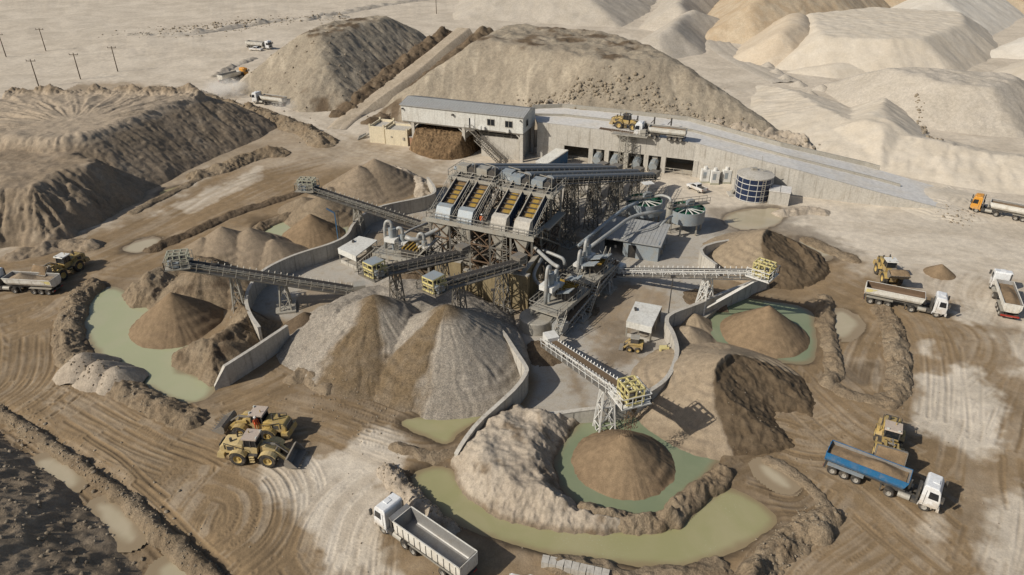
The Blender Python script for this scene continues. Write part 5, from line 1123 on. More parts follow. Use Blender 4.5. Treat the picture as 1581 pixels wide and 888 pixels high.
# ---------- screen tower
t = thing('screen_tower', 'tall steel screening tower on a forest of braced legs', 'tower', S(7.7, 4))
mb = MB(); fbox(mb, S, -.6, 16, -1.2, 2.6, 7.75, 8.0); fbox(mb, S, -.7, 16.1, -1.3, -1.15, 7.5, 8.15); fbox(mb, S, 6.5, 9.2, 2.6, 6, 7.75, 8.0); fbox(mb, S, -1.4, -.2, 2.6, 9, 7.75, 8.0); mb.build('lower_deck', M['lsteel'], t)
mb = MB(); fbox(mb, S, 8.2, 16, 5.6, 10.2, 11.75, 12.0); fbox(mb, S, 8.1, 16.1, 5.4, 5.6, 11.6, 12.15); mb.build('upper_deck', M['lsteel'], t)
mb = MB(); fbox(mb, S, -.8, 7.4, 5.2, 10.0, 11.55, 11.8); fbox(mb, S, -.9, 7.5, 5.0, 5.2, 11.4, 11.95); mb.build('upper_deck', M['lsteel'], t)
mb = MB(); mb.rail([S(16, -1.2, 8), S(-.6, -1.2, 8), S(-.6, 2.6, 8)], 1.05, .06, 1.3); mb.rail([S(16, 2.6, 8), S(16, -1.2, 8)], 1.05, .06, 1.3); mb.rail([S(16, 10.2, 12), S(16, 5.5, 12), S(8.2, 5.5, 12), S(8.2, 7.5, 12)], 1.1, .07, 1.1); mb.rail([S(7.4, 7, 11.8), S(7.4, 5.1, 11.8), S(-.8, 5.1, 11.8), S(-.8, 10, 11.8)], 1.1, .07, 1.1)
for a_ in (-.5, 7.4, 8.6, 11.9, 15.6): mb.rail([S(a_, -.8, 8.1), S(a_, 5.2, 11.2)], 1.05, .06, 1.2)
mb.build('handrail', M['lsteel'], t)
mb = MB(); mb.stair(S(7.8, 5.2, 11.6), S(7.8, -.4, 8.0), .9); mb.stair(S(-1.2, -.4, 8.0), S(-1.2, 6.5, 3.9), .9); mb.stair(S(16.6, 1, 8.0), S(16.6, 7.5, 3.2), .8); mb.build('stair', M['steel'], t)
mb = MB(); mb.ladder(S(3.6, -1.4, 0), S(3.6, -1.4, 8), .6); mb.build('ladder', M['lsteel'], t); mb = MB(); mb.ladder(S(10.6, -1.4, 0), S(10.6, -1.4, 8), .6); mb.build('ladder', M['lsteel'], t)
A_s = (-.3, 2.9, 6.1, 9.3, 12.5, 15.7); B_s = (-.9, 2.3, 5.6, 9.6)
for i, a_ in enumerate(A_s):
    for j, b_ in enumerate(B_s):
        top = 7.74 if j < 2 else 11.5
        MB().bar(S(a_, b_, -.4), S(a_, b_, top), .26, .26).build('column', M['lsteel' if (i + j) % 2 else 'steel'], t)
mb = MB(); mb2 = MB()
for i, a_ in enumerate(A_s):
    for j, b_ in enumerate(B_s):
        lv = (0, 2.6, 5.2, 7.7) if j < 2 else (0, 2.6, 5.2, 7.7, 11.4)
        for z0, z1 in zip(lv[:-1], lv[1:]):
            mm = mb if (i + j) % 2 else mb2
            if i + 1 < len(A_s):
                a2 = A_s[i + 1]; mm.bar(S(a_, b_, z1), S(a2, b_, z1), .16); mm.bar(S(a_, b_, z0), S(a2, b_, z1), .12)
                if (i + j) % 3: mm.bar(S(a2, b_, z0), S(a_, b_, z1), .12)
            if j + 1 < len(B_s) and z1 < 8:
                b2 = B_s[j + 1]; mm.bar(S(a_, b_, z1), S(a_, b2, z1), .16); mm.bar(S(a_, b_, z0), S(a_, b2, z1), .12); mm.bar(S(a_, b2, z0), S(a_, b_, z1), .12)
mb.build('bracing', M['steel'], t); mb2.build('bracing', M['rust'], t)
mb = MB(); fbox(mb, S, -.2, 9.5, 2.6, 9.4, 3.9, 4.05); fbox(mb, S, 10, 15.6, 2.6, 9.4, 4.6, 4.75); mb.rail([S(-.2, 2.6, 4.05), S(9.5, 2.6, 4.05)]); mb.build('mid_deck', M['rust'], t)
rng2 = random.Random(5)
for k in range(16):                                     # service pipes and cross walkways crowded between the legs
    a_, z_ = rng2.uniform(-.2, 15), rng2.uniform(.8, 7); a2 = a_ + rng2.choice((-1, 1)) * rng2.uniform(1, 4); b_ = rng2.uniform(-.8, 9); b2 = b_ + rng2.uniform(-3, 3)
    MB().pipe([S(a_, b_, z_), S(a_, b2, z_), S(a2, b2, z_ + rng2.uniform(-.4, .4)), S(a2, b2, max(.3, z_ - rng2.uniform(1, 4)))], rng2.choice((.1, .14, .22)), 8, 1).build('service_pipe', M[rng2.choice(('pipe', 'lsteel', 'rust', 'dsteel'))], t, True)
for z_, a0, a1, b_ in ((2.6, 0, 15, 1.0), (5.2, 0, 15, 4.2), (3.2, -1.6, 12, 7.6)):
    mb = MB(); fbox(mb, S, a0, a1, b_, b_ + .8, z_, z_ + .08); mb.rail([S(a0, b_, z_ + .08), S(a1, b_, z_ + .08)], 1.0, .06, 1.3); mb.build('walkway', M['steel'], t)
mb = MB(); fbox(mb, S, 4.2, 6.2, -.2, 1.6, .0, 2.4); mb.build('pump_tank', M['rust'], t); mb = MB(); fbox(mb, S, 9.2, 11.6, .2, 2.0, .0, 2.0); mb.build('pump_tank', M['lsteel'], t)
# hoppers and chutes under the screens
for a_ in (13.6, 10.1, 4.9, 1.4):
    mb = MB(); q0 = fquad(S, a_ - 1.1, a_ + 1.1, -.9, 1.6); q1 = fquad(S, a_ - .35, a_ + .35, -.6, .2)
    mb.add([(p.x, p.y, 7.45) for p in q0] + [(p.x, p.y, 5.0) for p in q1] + [(p.x, p.y, 3.2) for p in q1], [(0, 1, 5, 4), (1, 2, 6, 5), (2, 3, 7, 6), (3, 0, 4, 7), (4, 5, 9, 8), (5, 6, 10, 9), (6, 7, 11, 10), (7, 4, 8, 11), (0, 1, 2, 3), (8, 9, 10, 11)]); mb.build('hopper', M['lsteel'], t)
    mb = MB(); fbox(mb, S, a_ - 1.2, a_ + 1.2, 1.7, 6.2, 5.6, 7.4); mb.build('water_tray', M['rust'], t)
# feed boxes along the upper deck
for a_, z, b_ in ((13.9, 12.0, 7), (10.6, 12.0, 7), (7.0, 11.8, 7.8), (5.0, 11.8, 6.6), (1.6, 11.8, 6.6)):
    mb = MB(); fbox(mb, S, a_ - .2, a_ + 1.5, b_, b_ + 1.6, z + .25, z + 1.35); fb = mb.build('feed_box', M['lsteel' if a_ > 8 else 'bluegrey'], t)
    mb = MB(); mb.tube(S(a_ - .95, b_ + .1, z + .75), S(a_ - .95, b_ + 1.5, z + .75), .62, 12); mb.build('feed_drum', M['dsteel'], fb)
    mb = MB(); mb.tube(S(a_ + 1.55, b_ + .6, z + .6), S(a_ + 2.15, b_ + .6, z + .6), .33, 10); mb.build('drive_motor', M['bluegrey'], fb)
    mb = MB(); mb.bar(S(a_ - 1.6, b_ - .1, z), S(a_ - 1.6, b_ - .1, z + 2.1), .1); mb.bar(S(a_ - 1.6, b_ - .1, z + 2.1), S(a_ + .2, b_ - .1, z + 2.3), .1); mb.build('lifting_frame', M['lsteel'], fb)
def screen(a_, lab, ochre):
    t = thing('vibrating_screen', lab, 'screen', S(a_, 3, 8), 'inclined vibrating screens')
    w = 1.0; b0, z0, b1, z1 = .6, 9.1, 6.6, 11.9
    sl = (z1 - z0) / (b1 - b0); zz = lambda b_: z0 + sl * (b_ - b0)
    def sheet(mb, o0, o1, bb0, bb1, dz, th=.06): mb.add([S(a_ + o, b_, zz(b_) + dz + h) for h in (0, th) for o, b_ in ((o0, bb0), (o1, bb0), (o1, bb1), (o0, bb1))], [(0, 1, 2, 3), (4, 5, 6, 7), (0, 1, 5, 4), (1, 2, 6, 5), (2, 3, 7, 6), (3, 0, 4, 7)]); return mb
    sheet(MB(), -w, w, b0, b1, 0).build('screen_bed', M['brownbed'], t)
    mb = MB(); sheet(mb, -.42, .42, b0 + .3, b1 - (1.6 if ochre else 1.0), .064, .03)
    if not ochre: sheet(mb, -.8, -.46, b0 + .3, b1 - 2.5, .064, .03)
    mb.build('media_panel', M['ochre'], t)
    for sg in (-1, 1):
        mb = MB(); o0, o1 = sg * w + .003 * sg, sg * (w + .14); sheet(mb, min(o0, o1), max(o0, o1), b0 - .1, b1 + .2, -1.15, 1.75)
        for k in range(9): b_ = b0 + .3 + k * .68; o = sg * (w + .145); sheet(mb, min(o, o + .12 * sg), max(o, o + .12 * sg), b_, b_ + .12, -1.1, 1.6)
        mb.build('side_plate', M['navy'], t)
        mb = MB(); mb.bar(S(a_ + sg * (w + .08), b0 - .1, zz(b0) + .66), S(a_ + sg * (w + .08), b1 + .2, zz(b1) + .72), .14); mb.build('top_rail', M['lsteel'], t)
    mb = MB()
    for k in range(7): b_ = b0 + .7 + k * .82; mb.bar(S(a_ - w, b_, zz(b_) + .3), S(a_ + w, b_, zz(b_) + .3), .13)
    mb.build('cross_beam', M['dsteel'], t)
    mb = MB(); prof = [(-.9, 8.05), (-.9, 8.5), (-.25, 9.75), (.62, 9.95), (.62, 8.05)]
    vs = [S(a_ + o, b_, z) for o in (-1.15, 1.15) for b_, z in prof]; n = 5
    mb.add(vs, [(i, (i + 1) % n, n + (i + 1) % n, n + i) for i in range(n)] + [(0, 1, 2, 3, 4), (5, 6, 7, 8, 9)]); mb.build('discharge_hood', M['bluegrey' if ochre else 'wall'], t)
    mb = MB(); 
    for sg in (-1, 1): mb.bar(S(a_ + sg * 1.1, 5.5, 7.9), S(a_ + sg * 1.1, 5.5, zz(5.5) - 1.1), .25); mb.bar(S(a_ + sg * 1.1, 1.4, 8.0), S(a_ + sg * 1.1, 1.4, zz(1.4) - 1.1), .25)
    mb.build('spring_mount', M['dsteel'], t)
for a_, lab, o in ((13.6, 'leftmost inclined screen with yellow panels and pale blue hood', 1), (10.1, 'second inclined screen from the left, pale blue hood', 1), (4.9, 'third inclined screen from the left, beige split hood', 0), (1.4, 'rightmost inclined screen with muddy ochre panels, beige hood', 0)): screen(a_, lab, o)
# concrete walls under the plant
def block(label, pts, z1, m='stain', z0=-.3):
    c = sum(pts, Vector()) / len(pts); t = thing('bunker_wall', label, 'wall', (c.x, c.y, 0), 'stained concrete bunker walls'); MB().slab(pts, z0, z1).build('wall_block', M[m], t); mb = MB(); g_ = [p.lerp(c, -.03) for p in pts]; mb.slab(g_, z1 + .004, z1 + .18); mb.build('coping', M['concrete'], t); return t
def rect(c, ex, la, lb):
    e = Vector((ex[0], ex[1], 0)).normalized(); n = Vector((-e.y, e.x, 0)); c = Vector((c[0], c[1], 0)); return [c - e * la - n * lb, c + e * la - n * lb, c + e * la + n * lb, c - e * la + n * lb]
block('wide stained concrete bunker wall between the gravel heap and the tower', rect((-.8, 82.6), (.93, -.36), 3.2, .35), 5.2); block('stained concrete side wall of the bunker behind the gravel', rect((2.3, 84.8), (.36, .93), 3.2, .3), 5.0)
block('pale stained bunker wall below the left gravel conveyor', rect((-8.8, 88.0), (.93, -.36), 2.0, .35), 4.2); block('low stained bunker wall behind the right gravel conveyor', rect((-4.5, 85.6), (.9, -.42), 2.2, .3), 3.4)
# ---------- cyclone stations
def station(label, O, ex, la, lb, zd, cyc, group='cyclone stations', panels=False):
    e = Vector((ex[0], ex[1], 0)).normalized(); n = Vector((-e.y, e.x, 0)); O = Vector((O[0], O[1], 0)); q = lambda a_, b_, z=0: O + e * a_ + n * b_ + Vector((0, 0, z))
    t = thing('cyclone_station', label, 'station', O, group)
    mb = MB(); mb.slab([q(-la, -lb), q(la, -lb), q(la, lb), q(-la, lb)], zd - .2, zd); mb.slab([q(-la - .05, -lb - .1), q(la + .05, -lb - .1), q(la + .05, -lb - .003), q(-la - .05, -lb - .003)], zd - .45, zd + .1); mb.build('deck', M['lsteel'], t)
    for a_ in (-la + .3, 0, la - .3):
        for b_ in (-lb + .2, lb - .2): MB().bar(q(a_, b_, -.4), q(a_, b_, zd - .21), .24).build('leg', M['lsteel'], t)
    mb = MB()
    for b_ in (-lb + .2, lb - .2):
        for a0, a1 in ((-la + .3, 0), (0, la - .3)): mb.bar(q(a0, b_, .2), q(a1, b_, zd - .3), .1); mb.bar(q(a1, b_, .2), q(a0, b_, zd - .3), .1)
    mb.build('bracing', M['steel'], t)
    mb = MB().rail([q(-la, -lb, zd), q(la, -lb, zd), q(la, lb, zd), q(-la, lb, zd), q(-la, -lb, zd)], 1.05, .06, 1.2); mb.build('handrail', M['lsteel'], t)
    MB().stair(q(-la + .6, -lb - .5, zd), q(-la - zd * .9, -lb - .9, .1), .8).build('stair', M['lsteel'], t); MB().stair(q(la - .8, -lb + .8, zd + 2), q(la - 2.6, -lb + .8, zd), .7).build('stair', M['lsteel'], t)
    for a_, b_, h_, r_ in cyc:
        mb = MB(); mb.lathe([(0, zd + h_), (r_, zd + h_), (r_, zd + h_ * .62), (r_ * .3, zd + .5), (r_ * .3, zd)], q(a_, b_), 14); cy = mb.build('cyclone', M['bluegrey'], t, .6)
        mb = MB(); mb.slab([q(a_ - r_ - .35, b_ - r_ - .35), q(a_ + r_ + .35, b_ - r_ - .35), q(a_ + r_ + .35, b_ + r_ + .35), q(a_ - r_ - .35, b_ + r_ + .35)], zd + h_ * .45, zd + h_ * .62); mb.build('mounting_box', M['chalk'], cy)
        mb = MB(); mb.pipe([q(a_, b_, zd + h_ - .1), q(a_, b_, zd + h_ + 1.0), q(a_ - r_ - .5, b_ - .2, zd + h_ + 1.0), q(a_ - r_ - .6, b_ - .2, zd + .3)], .24, 10, 3); mb.build('overflow_pipe', M['pipe'], cy, True)
        MB().ladder(q(a_ + r_ + .5, b_ - r_ - .3, 0.2), q(a_ + r_ + .5, b_ - r_ - .3, zd + h_ * .6), .5).build('ladder', M['lsteel'], cy)
    mb = MB(); mb.slab([q(-.2, -lb + .5), q(la * .6, -lb + .5), q(la * .6, lb - .4), q(-.2, lb - .4)], zd + .05, zd + 1.2); mb.build('dewatering_screen', M['dsteel'], t)
    mb = MB()
    for k in range(5): mb.slab([q(-.1 + k * .38 * la / 3, -lb + .6), q(.1 + k * .38 * la / 3, -lb + .6), q(.1 + k * .38 * la / 3, lb - .5), q(-.1 + k * .38 * la / 3, lb - .5)], zd + 1.204, zd + 1.4)
    mb.build('screen_bar', M['ochre'], t)
    if panels:
        for a_, b_, z, tl in panels:
            mb = MB(); ez = (Vector((0, 0, 1)) + n * tl).normalized(); ey = ez.cross(e); mb.obox(q(a_, b_, z), e, ey, ez, .75, 1.0, .05); mb.build('cover_panel', M['bluegrey'], t)
            MB().bar(q(a_, b_, zd), q(a_, b_, z), .1).build('panel_post', M['steel'], t)
    return q
st1 = station('left cyclone station with looping grey pipes beside the open shed', (-15.2, 92.6), (.93, -.36), 4.6, 1.9, 3.0, ((-2.2, 0, 3.6, .55), (-.8, .5, 2.6, .4), (2.6, .6, 2.2, .4)))
st2 = station('right cyclone station with stairs and white deck above the concrete sump', (6.2, 79.6), (.55, .83), 4.2, 2.1, 3.0, ((-1.6, .7, 4.2, .6), (.6, .9, 2.6, .4)), panels=((2.4, -.6, 5.0, .35), (-.3, -.9, 4.4, .4)))
st3 = station('rear right cyclone station with tilted blue grey cover panels', (10.8, 86.6), (.55, .83), 3.4, 2.0, 3.2, ((.6, 1.0, 3.4, .55), (-1.2, 1.0, 2.4, .4)), panels=((-1.6, -.7, 5.2, .3), (.2, -.6, 5.4, .35), (1.8, -.9, 5.0, .3)))
c = P(828, 505); t = thing('concrete_sump', 'round ended concrete sump splashed white at the foot of the stairs', 'sump', c); MB().lathe([(0, 1.7), (2.1, 1.7), (2.2, 1.6), (2.2, -.4)], c, 24).build('sump_wall', M['concrete'], t, .6); mb = MB(); mb.slab(rect((c.x + 1.6, c.y + .9), (.9, .4), 1.8, 1.5), -.3, 1.5); mb.build('sump_box', M['chalk'], t)
# ---------- slurry pipes
def pipes(label, runs, name='slurry_pipe', m='pipe'):
    c = Vector(runs[0][0][0]); t = thing(name, label, 'pipe', (c.x, c.y, 0), 'slurry pipes')
    for pts, r in runs: MB().pipe(pts, r, 10, 2).build('pipe_run', M[m], t, True)
pipes('long blue grey pipe from the tower to the far thickener tank', [([P(893, 380, 4.6), P(930, 348, 4.6), P(966, 320, 4.8), P(985, 313, 4.9)], .28)], m='bluegrey')
pipes('long grey pipe over the pump building roof to the tank column', [([P(908, 384, 5.2), P(945, 357, 5.2), P(977, 332, 5.3), P(1022, 326, 5.3)], .28)])
pipes('two thick grey pipes sloping from the left hoppers to the cyclones', [([P(692, 347, 6.6), P(664, 360, 5.6), P(642, 372, 5.2), P(626, 366, 5.6)], .33), ([P(692, 356, 5.6), P(670, 372, 4.4), P(660, 386, 3.2)], .25), ([P(660, 345, 4.6), P(640, 352, 4.6), P(622, 362, 4.6)], .2)])
pipes('bent grey pipes dropping from the tower to the right cyclones', [([P(816, 373, 6.2), P(838, 394, 5.6), P(854, 408, 6.4), P(862, 412, 7.2)], .26), ([P(838, 386, 5.4), P(860, 395, 5.2), P(871, 400, 5.0), P(872, 410, 4)], .24), ([P(836, 400, 4.8), P(825, 418, 4.2), P(824, 432, 3.4), P(840, 445, 3.2)], .26)])
pipes('short pipe and black hose from the sump building to the front tank', [([P(960, 368, 3.3), P(985, 356, 3.5), P(1010, 352, 3.5), P(1024, 340, 3.6)], .12), ([P(1018, 350, 3.2), P(1030, 338, 3.6), P(1038, 333, 4.0)], .22)])
# yellow generator, small clutter
p = P(1025, 546); t = thing('generator_set', 'small pale yellow box generator beside the curved wall', 'generator', p); mb = MB(); mb.box(p.x - .55, p.x + .5, p.y - .3, p.y + .4, .15, .95); mb.build('body', M['yellow'], t); mb = MB(); mb.box(p.x - .6, p.x + .55, p.y - .35, p.y + .45, -.05, .14); mb.build('skid', M['dsteel'], t); mb = MB(); mb.box(p.x - .4, p.x + .1, p.y - .33, p.y - .305, .35, .8); mb.build('grille', M['dsteel'], t); mb = MB(); mb.pipe([p + Vector((.3, 0, .95)), p + Vector((.35, .1, 1.3)), p + Vector((.6, .2, 1.35))], .05); mb.build('exhaust', M['dsteel'], t)
t = thing('light_mast', 'square blue painted steel frame near the rear conveyor leg', 'frame', P(515, 372)); p = P(522, 370); mb = MB(); mb.bar(p, p + Vector((0, 0, 4.6)), .14); mb.bar(p + Vector((0, 0, 4.6)), p + Vector((-1.2, 0, 5.4)), .2); mb.build('mast', M['blue'], t)
# sand falling from the front conveyor head
m_, nt, b = nodes('falling_sand'); b.inputs['Base Color'].default_value = (.2, .14, .085, 1); b.inputs['Roughness'].default_value = 1
r4 = np.random.default_rng(8); mb = MB(); tp = P(981, 614, 7.3)
for k in range(420):
    u = r4.random(); z = 7.2 - u * 3.9; sp = .12 + .32 * u; q = Vector((C5.x + (tp.x - C5.x) * (1 - u) + r4.normal(0, sp), C5.y + (tp.y - C5.y) * (1 - u) + r4.normal(0, sp), z)); s_ = r4.uniform(.02, .06)
    mb.add([q + Vector((s_, 0, -s_)), q + Vector((-s_, s_, -s_)), q + Vector((-s_, -s_, -s_)), q + Vector((0, 0, s_ * 3))], [(0, 1, 2), (0, 1, 3), (1, 2, 3), (2, 0, 3)])
tag(mb.build('sand', m_), 'sand falling from the front conveyor head onto its cone', None, None, 'stuff')
# ================================================================ VEHICLES
M['tyre'] = mat('dusty_tyre', (.045, .042, .038), .9, 0, .75, (.17, .14, .105), 2.2, .2)
M['rim'] = mat('dusty_rim', (.36, .34, .30), .6, .1, .5, (.30, .24, .17), 3)
M['rimy'] = mat('yellow_rim', (.50, .36, .12), .6, 0, .6, (.33, .27, .18), 3)
M['cabwhite'] = mat('white_cab_paint', (.72, .73, .73), .35, 0, .3, (.46, .39, .30), 1.1, .5, low=.95)
M['caborange'] = mat('orange_cab_paint', (.62, .28, .03), .4, 0, .25, (.45, .33, .2), 1.2, .5, low=.5)
M['tubblue'] = mat('blue_tub_paint', (.02, .13, .28), .5, 0, .35, (.25, .22, .18), 1.4, .4, low=.5)
M['tubwhite'] = mat('white_tub_paint', (.64, .62, .56), .5, 0, .5, (.42, .36, .27), 1.2, .4, low=.95)
M['tubgrey'] = mat('bare_worn_steel', (.34, .33, .31), .45, .35, .5, (.24, .20, .15), 1.3, .5)
M['chassis'] = mat('dusty_chassis', (.06, .058, .055), .7, .1, .6, (.20, .165, .12), 2)
M['cat'] = mat('dusty_machine_yellow', (.44, .31, .10), .6, 0, .8, (.34, .27, .18), 1.3, .4, low=.8)
M['catpale'] = mat('sunbleached_machine_yellow', (.52, .40, .19), .6, 0, .5, (.40, .33, .23), 1.3, .3)
M['bucket'] = mat('scoured_bucket_steel', (.26, .235, .2), .55, .2, .5, (.20, .16, .11), 1.5)
M['darkload'] = S_DARK
M['red'] = mat('red_marker', (.35, .03, .02), .5, 0, .2)
M['lamp'] = mat('lamp_glass', (.55, .55, .5), .2, 0, .2)
def wheel_mesh(r, w, rim):
    tb_ = MB(); tb_.add(*(lambda prof, n: ([(r_ * math.cos(2 * PI * i / n), y, r_ * math.sin(2 * PI * i / n)) for i in range(n) for r_, y in prof], [(i * len(prof) + k, ((i + 1) % n) * len(prof) + k, ((i + 1) % n) * len(prof) + k + 1, i * len(prof) + k + 1) for i in range(n) for k in range(len(prof) - 1)]))([(r * .55, -w / 2), (r * .93, -w / 2), (r, -w * .36), (r, w * .36), (r * .93, w / 2), (r * .55, w / 2)], 28))
    if r > .6:
        for i in range(22):
            a = 2 * PI * i / 22; d = Vector((math.cos(a), 0, math.sin(a))); tn = Vector((-math.sin(a), 0, math.cos(a)))
            for sg in (-1, 1): tb_.obox(d * (r + .012) + Vector((0, sg * w * .23, 0)) + tn * (.05 * sg), (tn * .5 + Vector((0, sg * .85, 0))).normalized(), d, (tn * .85 - Vector((0, sg * .5, 0))).normalized(), w * .2, .035, .045)
    return tb_
def proto_wheel(r, w, rimmat, tag_):
    a = wheel_mesh(r, w, rimmat).build('tyre', M['tyre'], None, .6)
    n = 20; prof = [(r * .56, -w * .5), (r * .5, -w * .46), (r * .46, -w * .22), (r * .2, -w * .2), (r * .17, -w * .36), (0, -w * .36)]
    vs = []; fs = []
    for sg in (1, -1):
        o = len(vs); m_ = len(prof)
        vs += [(q * math.cos(2 * PI * i / n), y * sg, q * math.sin(2 * PI * i / n)) for i in range(n) for q, y in prof]
        fs += [(o + i * m_ + k, o + ((i + 1) % n) * m_ + k, o + ((i + 1) % n) * m_ + k + 1, o + i * m_ + k + 1) for i in range(n) for k in range(m_ - 1)]
    b = MB().add(vs, fs).build('rim', M[rimmat], None, .6)
    return a, b
PW = {'truck': proto_wheel(.455, .27, 'rim', 't'), 'dual': proto_wheel(.455, .50, 'rim', 'd'), 'loader': proto_wheel(.80, .58, 'rimy', 'l'), 'car': proto_wheel(.31, .2, 'rim', 'c'), 'skid': proto_wheel(.37, .27, 'rimy', 's')}
def wheel(parent, kind, x, y, r):
    a, b = PW[kind]
    o = bpy.data.objects.new('wheel', a.data); C.objects.link(o); o.parent = parent; o.location = (x, y, r)
    q = bpy.data.objects.new('rim', b.data); C.objects.link(q); q.parent = o
    return o
def prism_y(prof, y0, y1): return MB().prism(prof, y0, y1)
def place(t, front, rear, xf, xr, side, z=0.0, half=.95):
    a, b = P(front[0], front[1], z), P(rear[0], rear[1], z); d = a - b; yaw = math.atan2(d.y, d.x)
    mid = (a + b) / 2; fx = Vector((math.cos(yaw), math.sin(yaw), 0)); fy = Vector((-fx.y, fx.x, 0))
    p = mid - fx * ((xf + xr) / 2) - fy * (side * half)
    t.location = (p.x, p.y, z if z else gz(p.x, p.y) + .02); t.rotation_euler = (0, 0, yaw)
def loadmesh(x0, x1, y, z, hump, seed, edge=.06):
    X, Y = np.meshgrid(np.linspace(x0, x1, 46), np.linspace(-y, y, 16)); u = (X - x0) / (x1 - x0)
    h = np.zeros_like(X)
    for c_, s_, a_ in hump: h = np.maximum(h, a_ * np.clip(1 - np.hypot((u - c_) / s_, Y / (y * 1.25)), 0, 1))
    return X, Y, z + h + edge * fbm(X * 2.2, Y * 2.2, 3, seed)
def truck(name, label, cab, tub, load=None, style='half', axles=(4.0, 1.06, -1.8, -2.87, -3.93), tubx=(-4.75, 2.35), tz=(1.12, 2.35), inner='tubgrey', tail=None, group='tipper trucks', deflector=False, coop=.0):
    t = thing(name, label, 'truck', (0, 0, 0), group); W = 1.06
    # cab with raked screen
    cf, cr = 5.05, 3.5
    prof = [(cr, .62), (cf - .35, .62), (cf - .02, .75), (cf, 1.55), (cf - .16, 2.5), (cf - .38, 2.86), (cr + .15, 2.92), (cr, 2.75)]
    c_ = prism_y(prof, -W, W).build('cab', M[cab], t)
    bv = c_.modifiers.new('edge', 'BEVEL'); bv.width = .07; bv.segments = 2
    mb = MB(); mb.add([(cf + .012, -W + .12, 1.6), (cf + .012, W - .12, 1.6), (cf - .148, W - .16, 2.45), (cf - .148, -W + .16, 2.45), (cf - .02, -W + .12, 1.6), (cf - .02, W - .12, 1.6), (cf - .2, W - .16, 2.45), (cf - .2, -W + .16, 2.45)], [(0, 1, 2, 3), (4, 5, 6, 7), (0, 1, 5, 4), (1, 2, 6, 5), (2, 3, 7, 6), (3, 0, 4, 7)]); mb.build('windscreen', M['glass'], c_)
    for sg in (-1, 1):
        mb = MB(); mb.prism([(cr + .55, 1.62), (cf - .18, 1.62), (cf - .3, 2.35), (cr + .55, 2.38)], *sorted((sg * (W - .02), sg * (W + .012)))); mb.build('side_window', M['glass'], c_)
        MB().box(cf - .02, cf + .18, *sorted((sg * (W + .06), sg * (W + .3))), 1.75, 2.35).build('mirror', M['chassis'], c_)
        MB().box(cf - .01, cf + .05, *sorted((sg * (W - .45), sg * (W - .1))), .82, 1.0).build('headlight', M['lamp'], c_)
        MB().box(cr + .3, cr + .34, *sorted((sg * (W + .002), sg * (W + .015))), .8, 2.4).build('door_seam', M['chassis'], c_)
        mb = MB(); mb.prism([(4.0 + .6 * math.cos(a), .5 + .57 * math.sin(a)) for a in np.linspace(0, PI, 9)] + [(4.0 + .52 * math.cos(a), .5 + .5 * math.sin(a)) for a in np.linspace(PI, 0, 9)], *sorted((sg * (W - .28), sg * (W + .03)))); mb.build('wheel_arch', M[cab], t)
    mb = MB(); mb.box(cf - .12, cf + .1, -W + .02, W - .02, .42, .78); mb.build('bumper', M['chassis' if cab == 'caborange' else cab], c_)
    mb = MB(); mb.box(cf + .005, cf + .03, -.6, .6, .9, 1.45)
    mb.build('grille', M['chassis'], c_)
    mb = MB(); mb.box(cr + .55, cr + 1.05, -.28, .28, 2.86, 2.96); mb.build('roof_hatch', M[cab], c_)
    mb = MB()
    if deflector: mb.prism([(cr + .1, 2.9), (cf - .6, 2.9), (cr + .1, 3.3)], -.9, .9); mb.build('air_deflector', M[cab], c_)
    # tractor frame
    mb = MB(); mb.box(axles[1] - .9, cf - .4, -.5, -.32, .62, .86); mb.box(axles[1] - .9, cf - .4, .32, .5, .62, .86)
    for x in (axles[1] - .8, axles[1] + .6, 2.6, 3.3): mb.box(x, x + .15, -.32, .32, .64, .84)
    mb.box(axles[1] - .5, axles[1] + .7, -.5, .5, .9, 1.02); mb.build('chassis_frame', M['chassis'], t)
    for sg in (-1, 1):
        mb = MB(); mb.tube((1.75, sg * .8, .68), (2.75, sg * .8, .68), .29, 12); mb.build('fuel_tank', M['lsteel'], t, .6); MB().box(2.85, 3.35, *sorted((sg * .52, sg * 1.02)), .45, .95).build('side_box', M['chassis'], t)
    mb = MB(); mb.tube((3.3, -.85, .8), (3.3, -.85, 2.9), .08, 8); mb.box(3.12, 3.35, -.7, .7, 1.0, 1.9); mb.build('exhaust_stack', M['chassis'], t)
    nsteer = 1
    for i, x in enumerate(axles):
        for sg in (-1, 1): wheel(t, 'truck' if i == 0 else 'dual', x, sg * (.92 if i == 0 else .82), .455)
    mb = MB()
    for x in axles[1:]: mb.tube((x, -.85, .455), (x, .85, .455), .09, 8)
    mb.build('axle', M['chassis'], t)
    # trailer frame
    x0, x1 = tubx; mb = MB()
    for sg in (-1, 1): mb.box(x0 + .2, x1 - .1, *sorted((sg * .38, sg * .55)), .88, tz[0] - .01); mb.bar((.3, sg * .75, .2), (.3, sg * .75, .95), .12)
    for k in range(6): x = x0 + .4 + k * (x1 - x0 - .9) / 5; mb.box(x, x + .12, -.38, .38, .9, tz[0] - .02)
    mb.box(x0 - .02, x0 + .16, -1.0, 1.0, .5, .68); fr_ = mb.build('trailer_frame', M['chassis'], t)
    for sg in (-1, 1): MB().box(x0 - .04, x0 - .021, *sorted((sg * .55, sg * .95)), .53, .66).build('tail_lamp', M['red'], fr_)
    mb = MB()
    for sg in (-1, 1):
        xa, xb = axles[-1] - .55, axles[2] + .55 if len(axles) < 6 else axles[-2] + .55
        mb.box(xa, xb, *sorted((sg * .56, sg * 1.06)), .95, .99)
    mb.build('mudguard', M['lsteel' if tub != 'tubblue' else 'bluegrey'], t)
    # tub: hollow, front wall raked forward
    zf, zt = tz; th = .055; rk = .42 if style == 'half' else .16
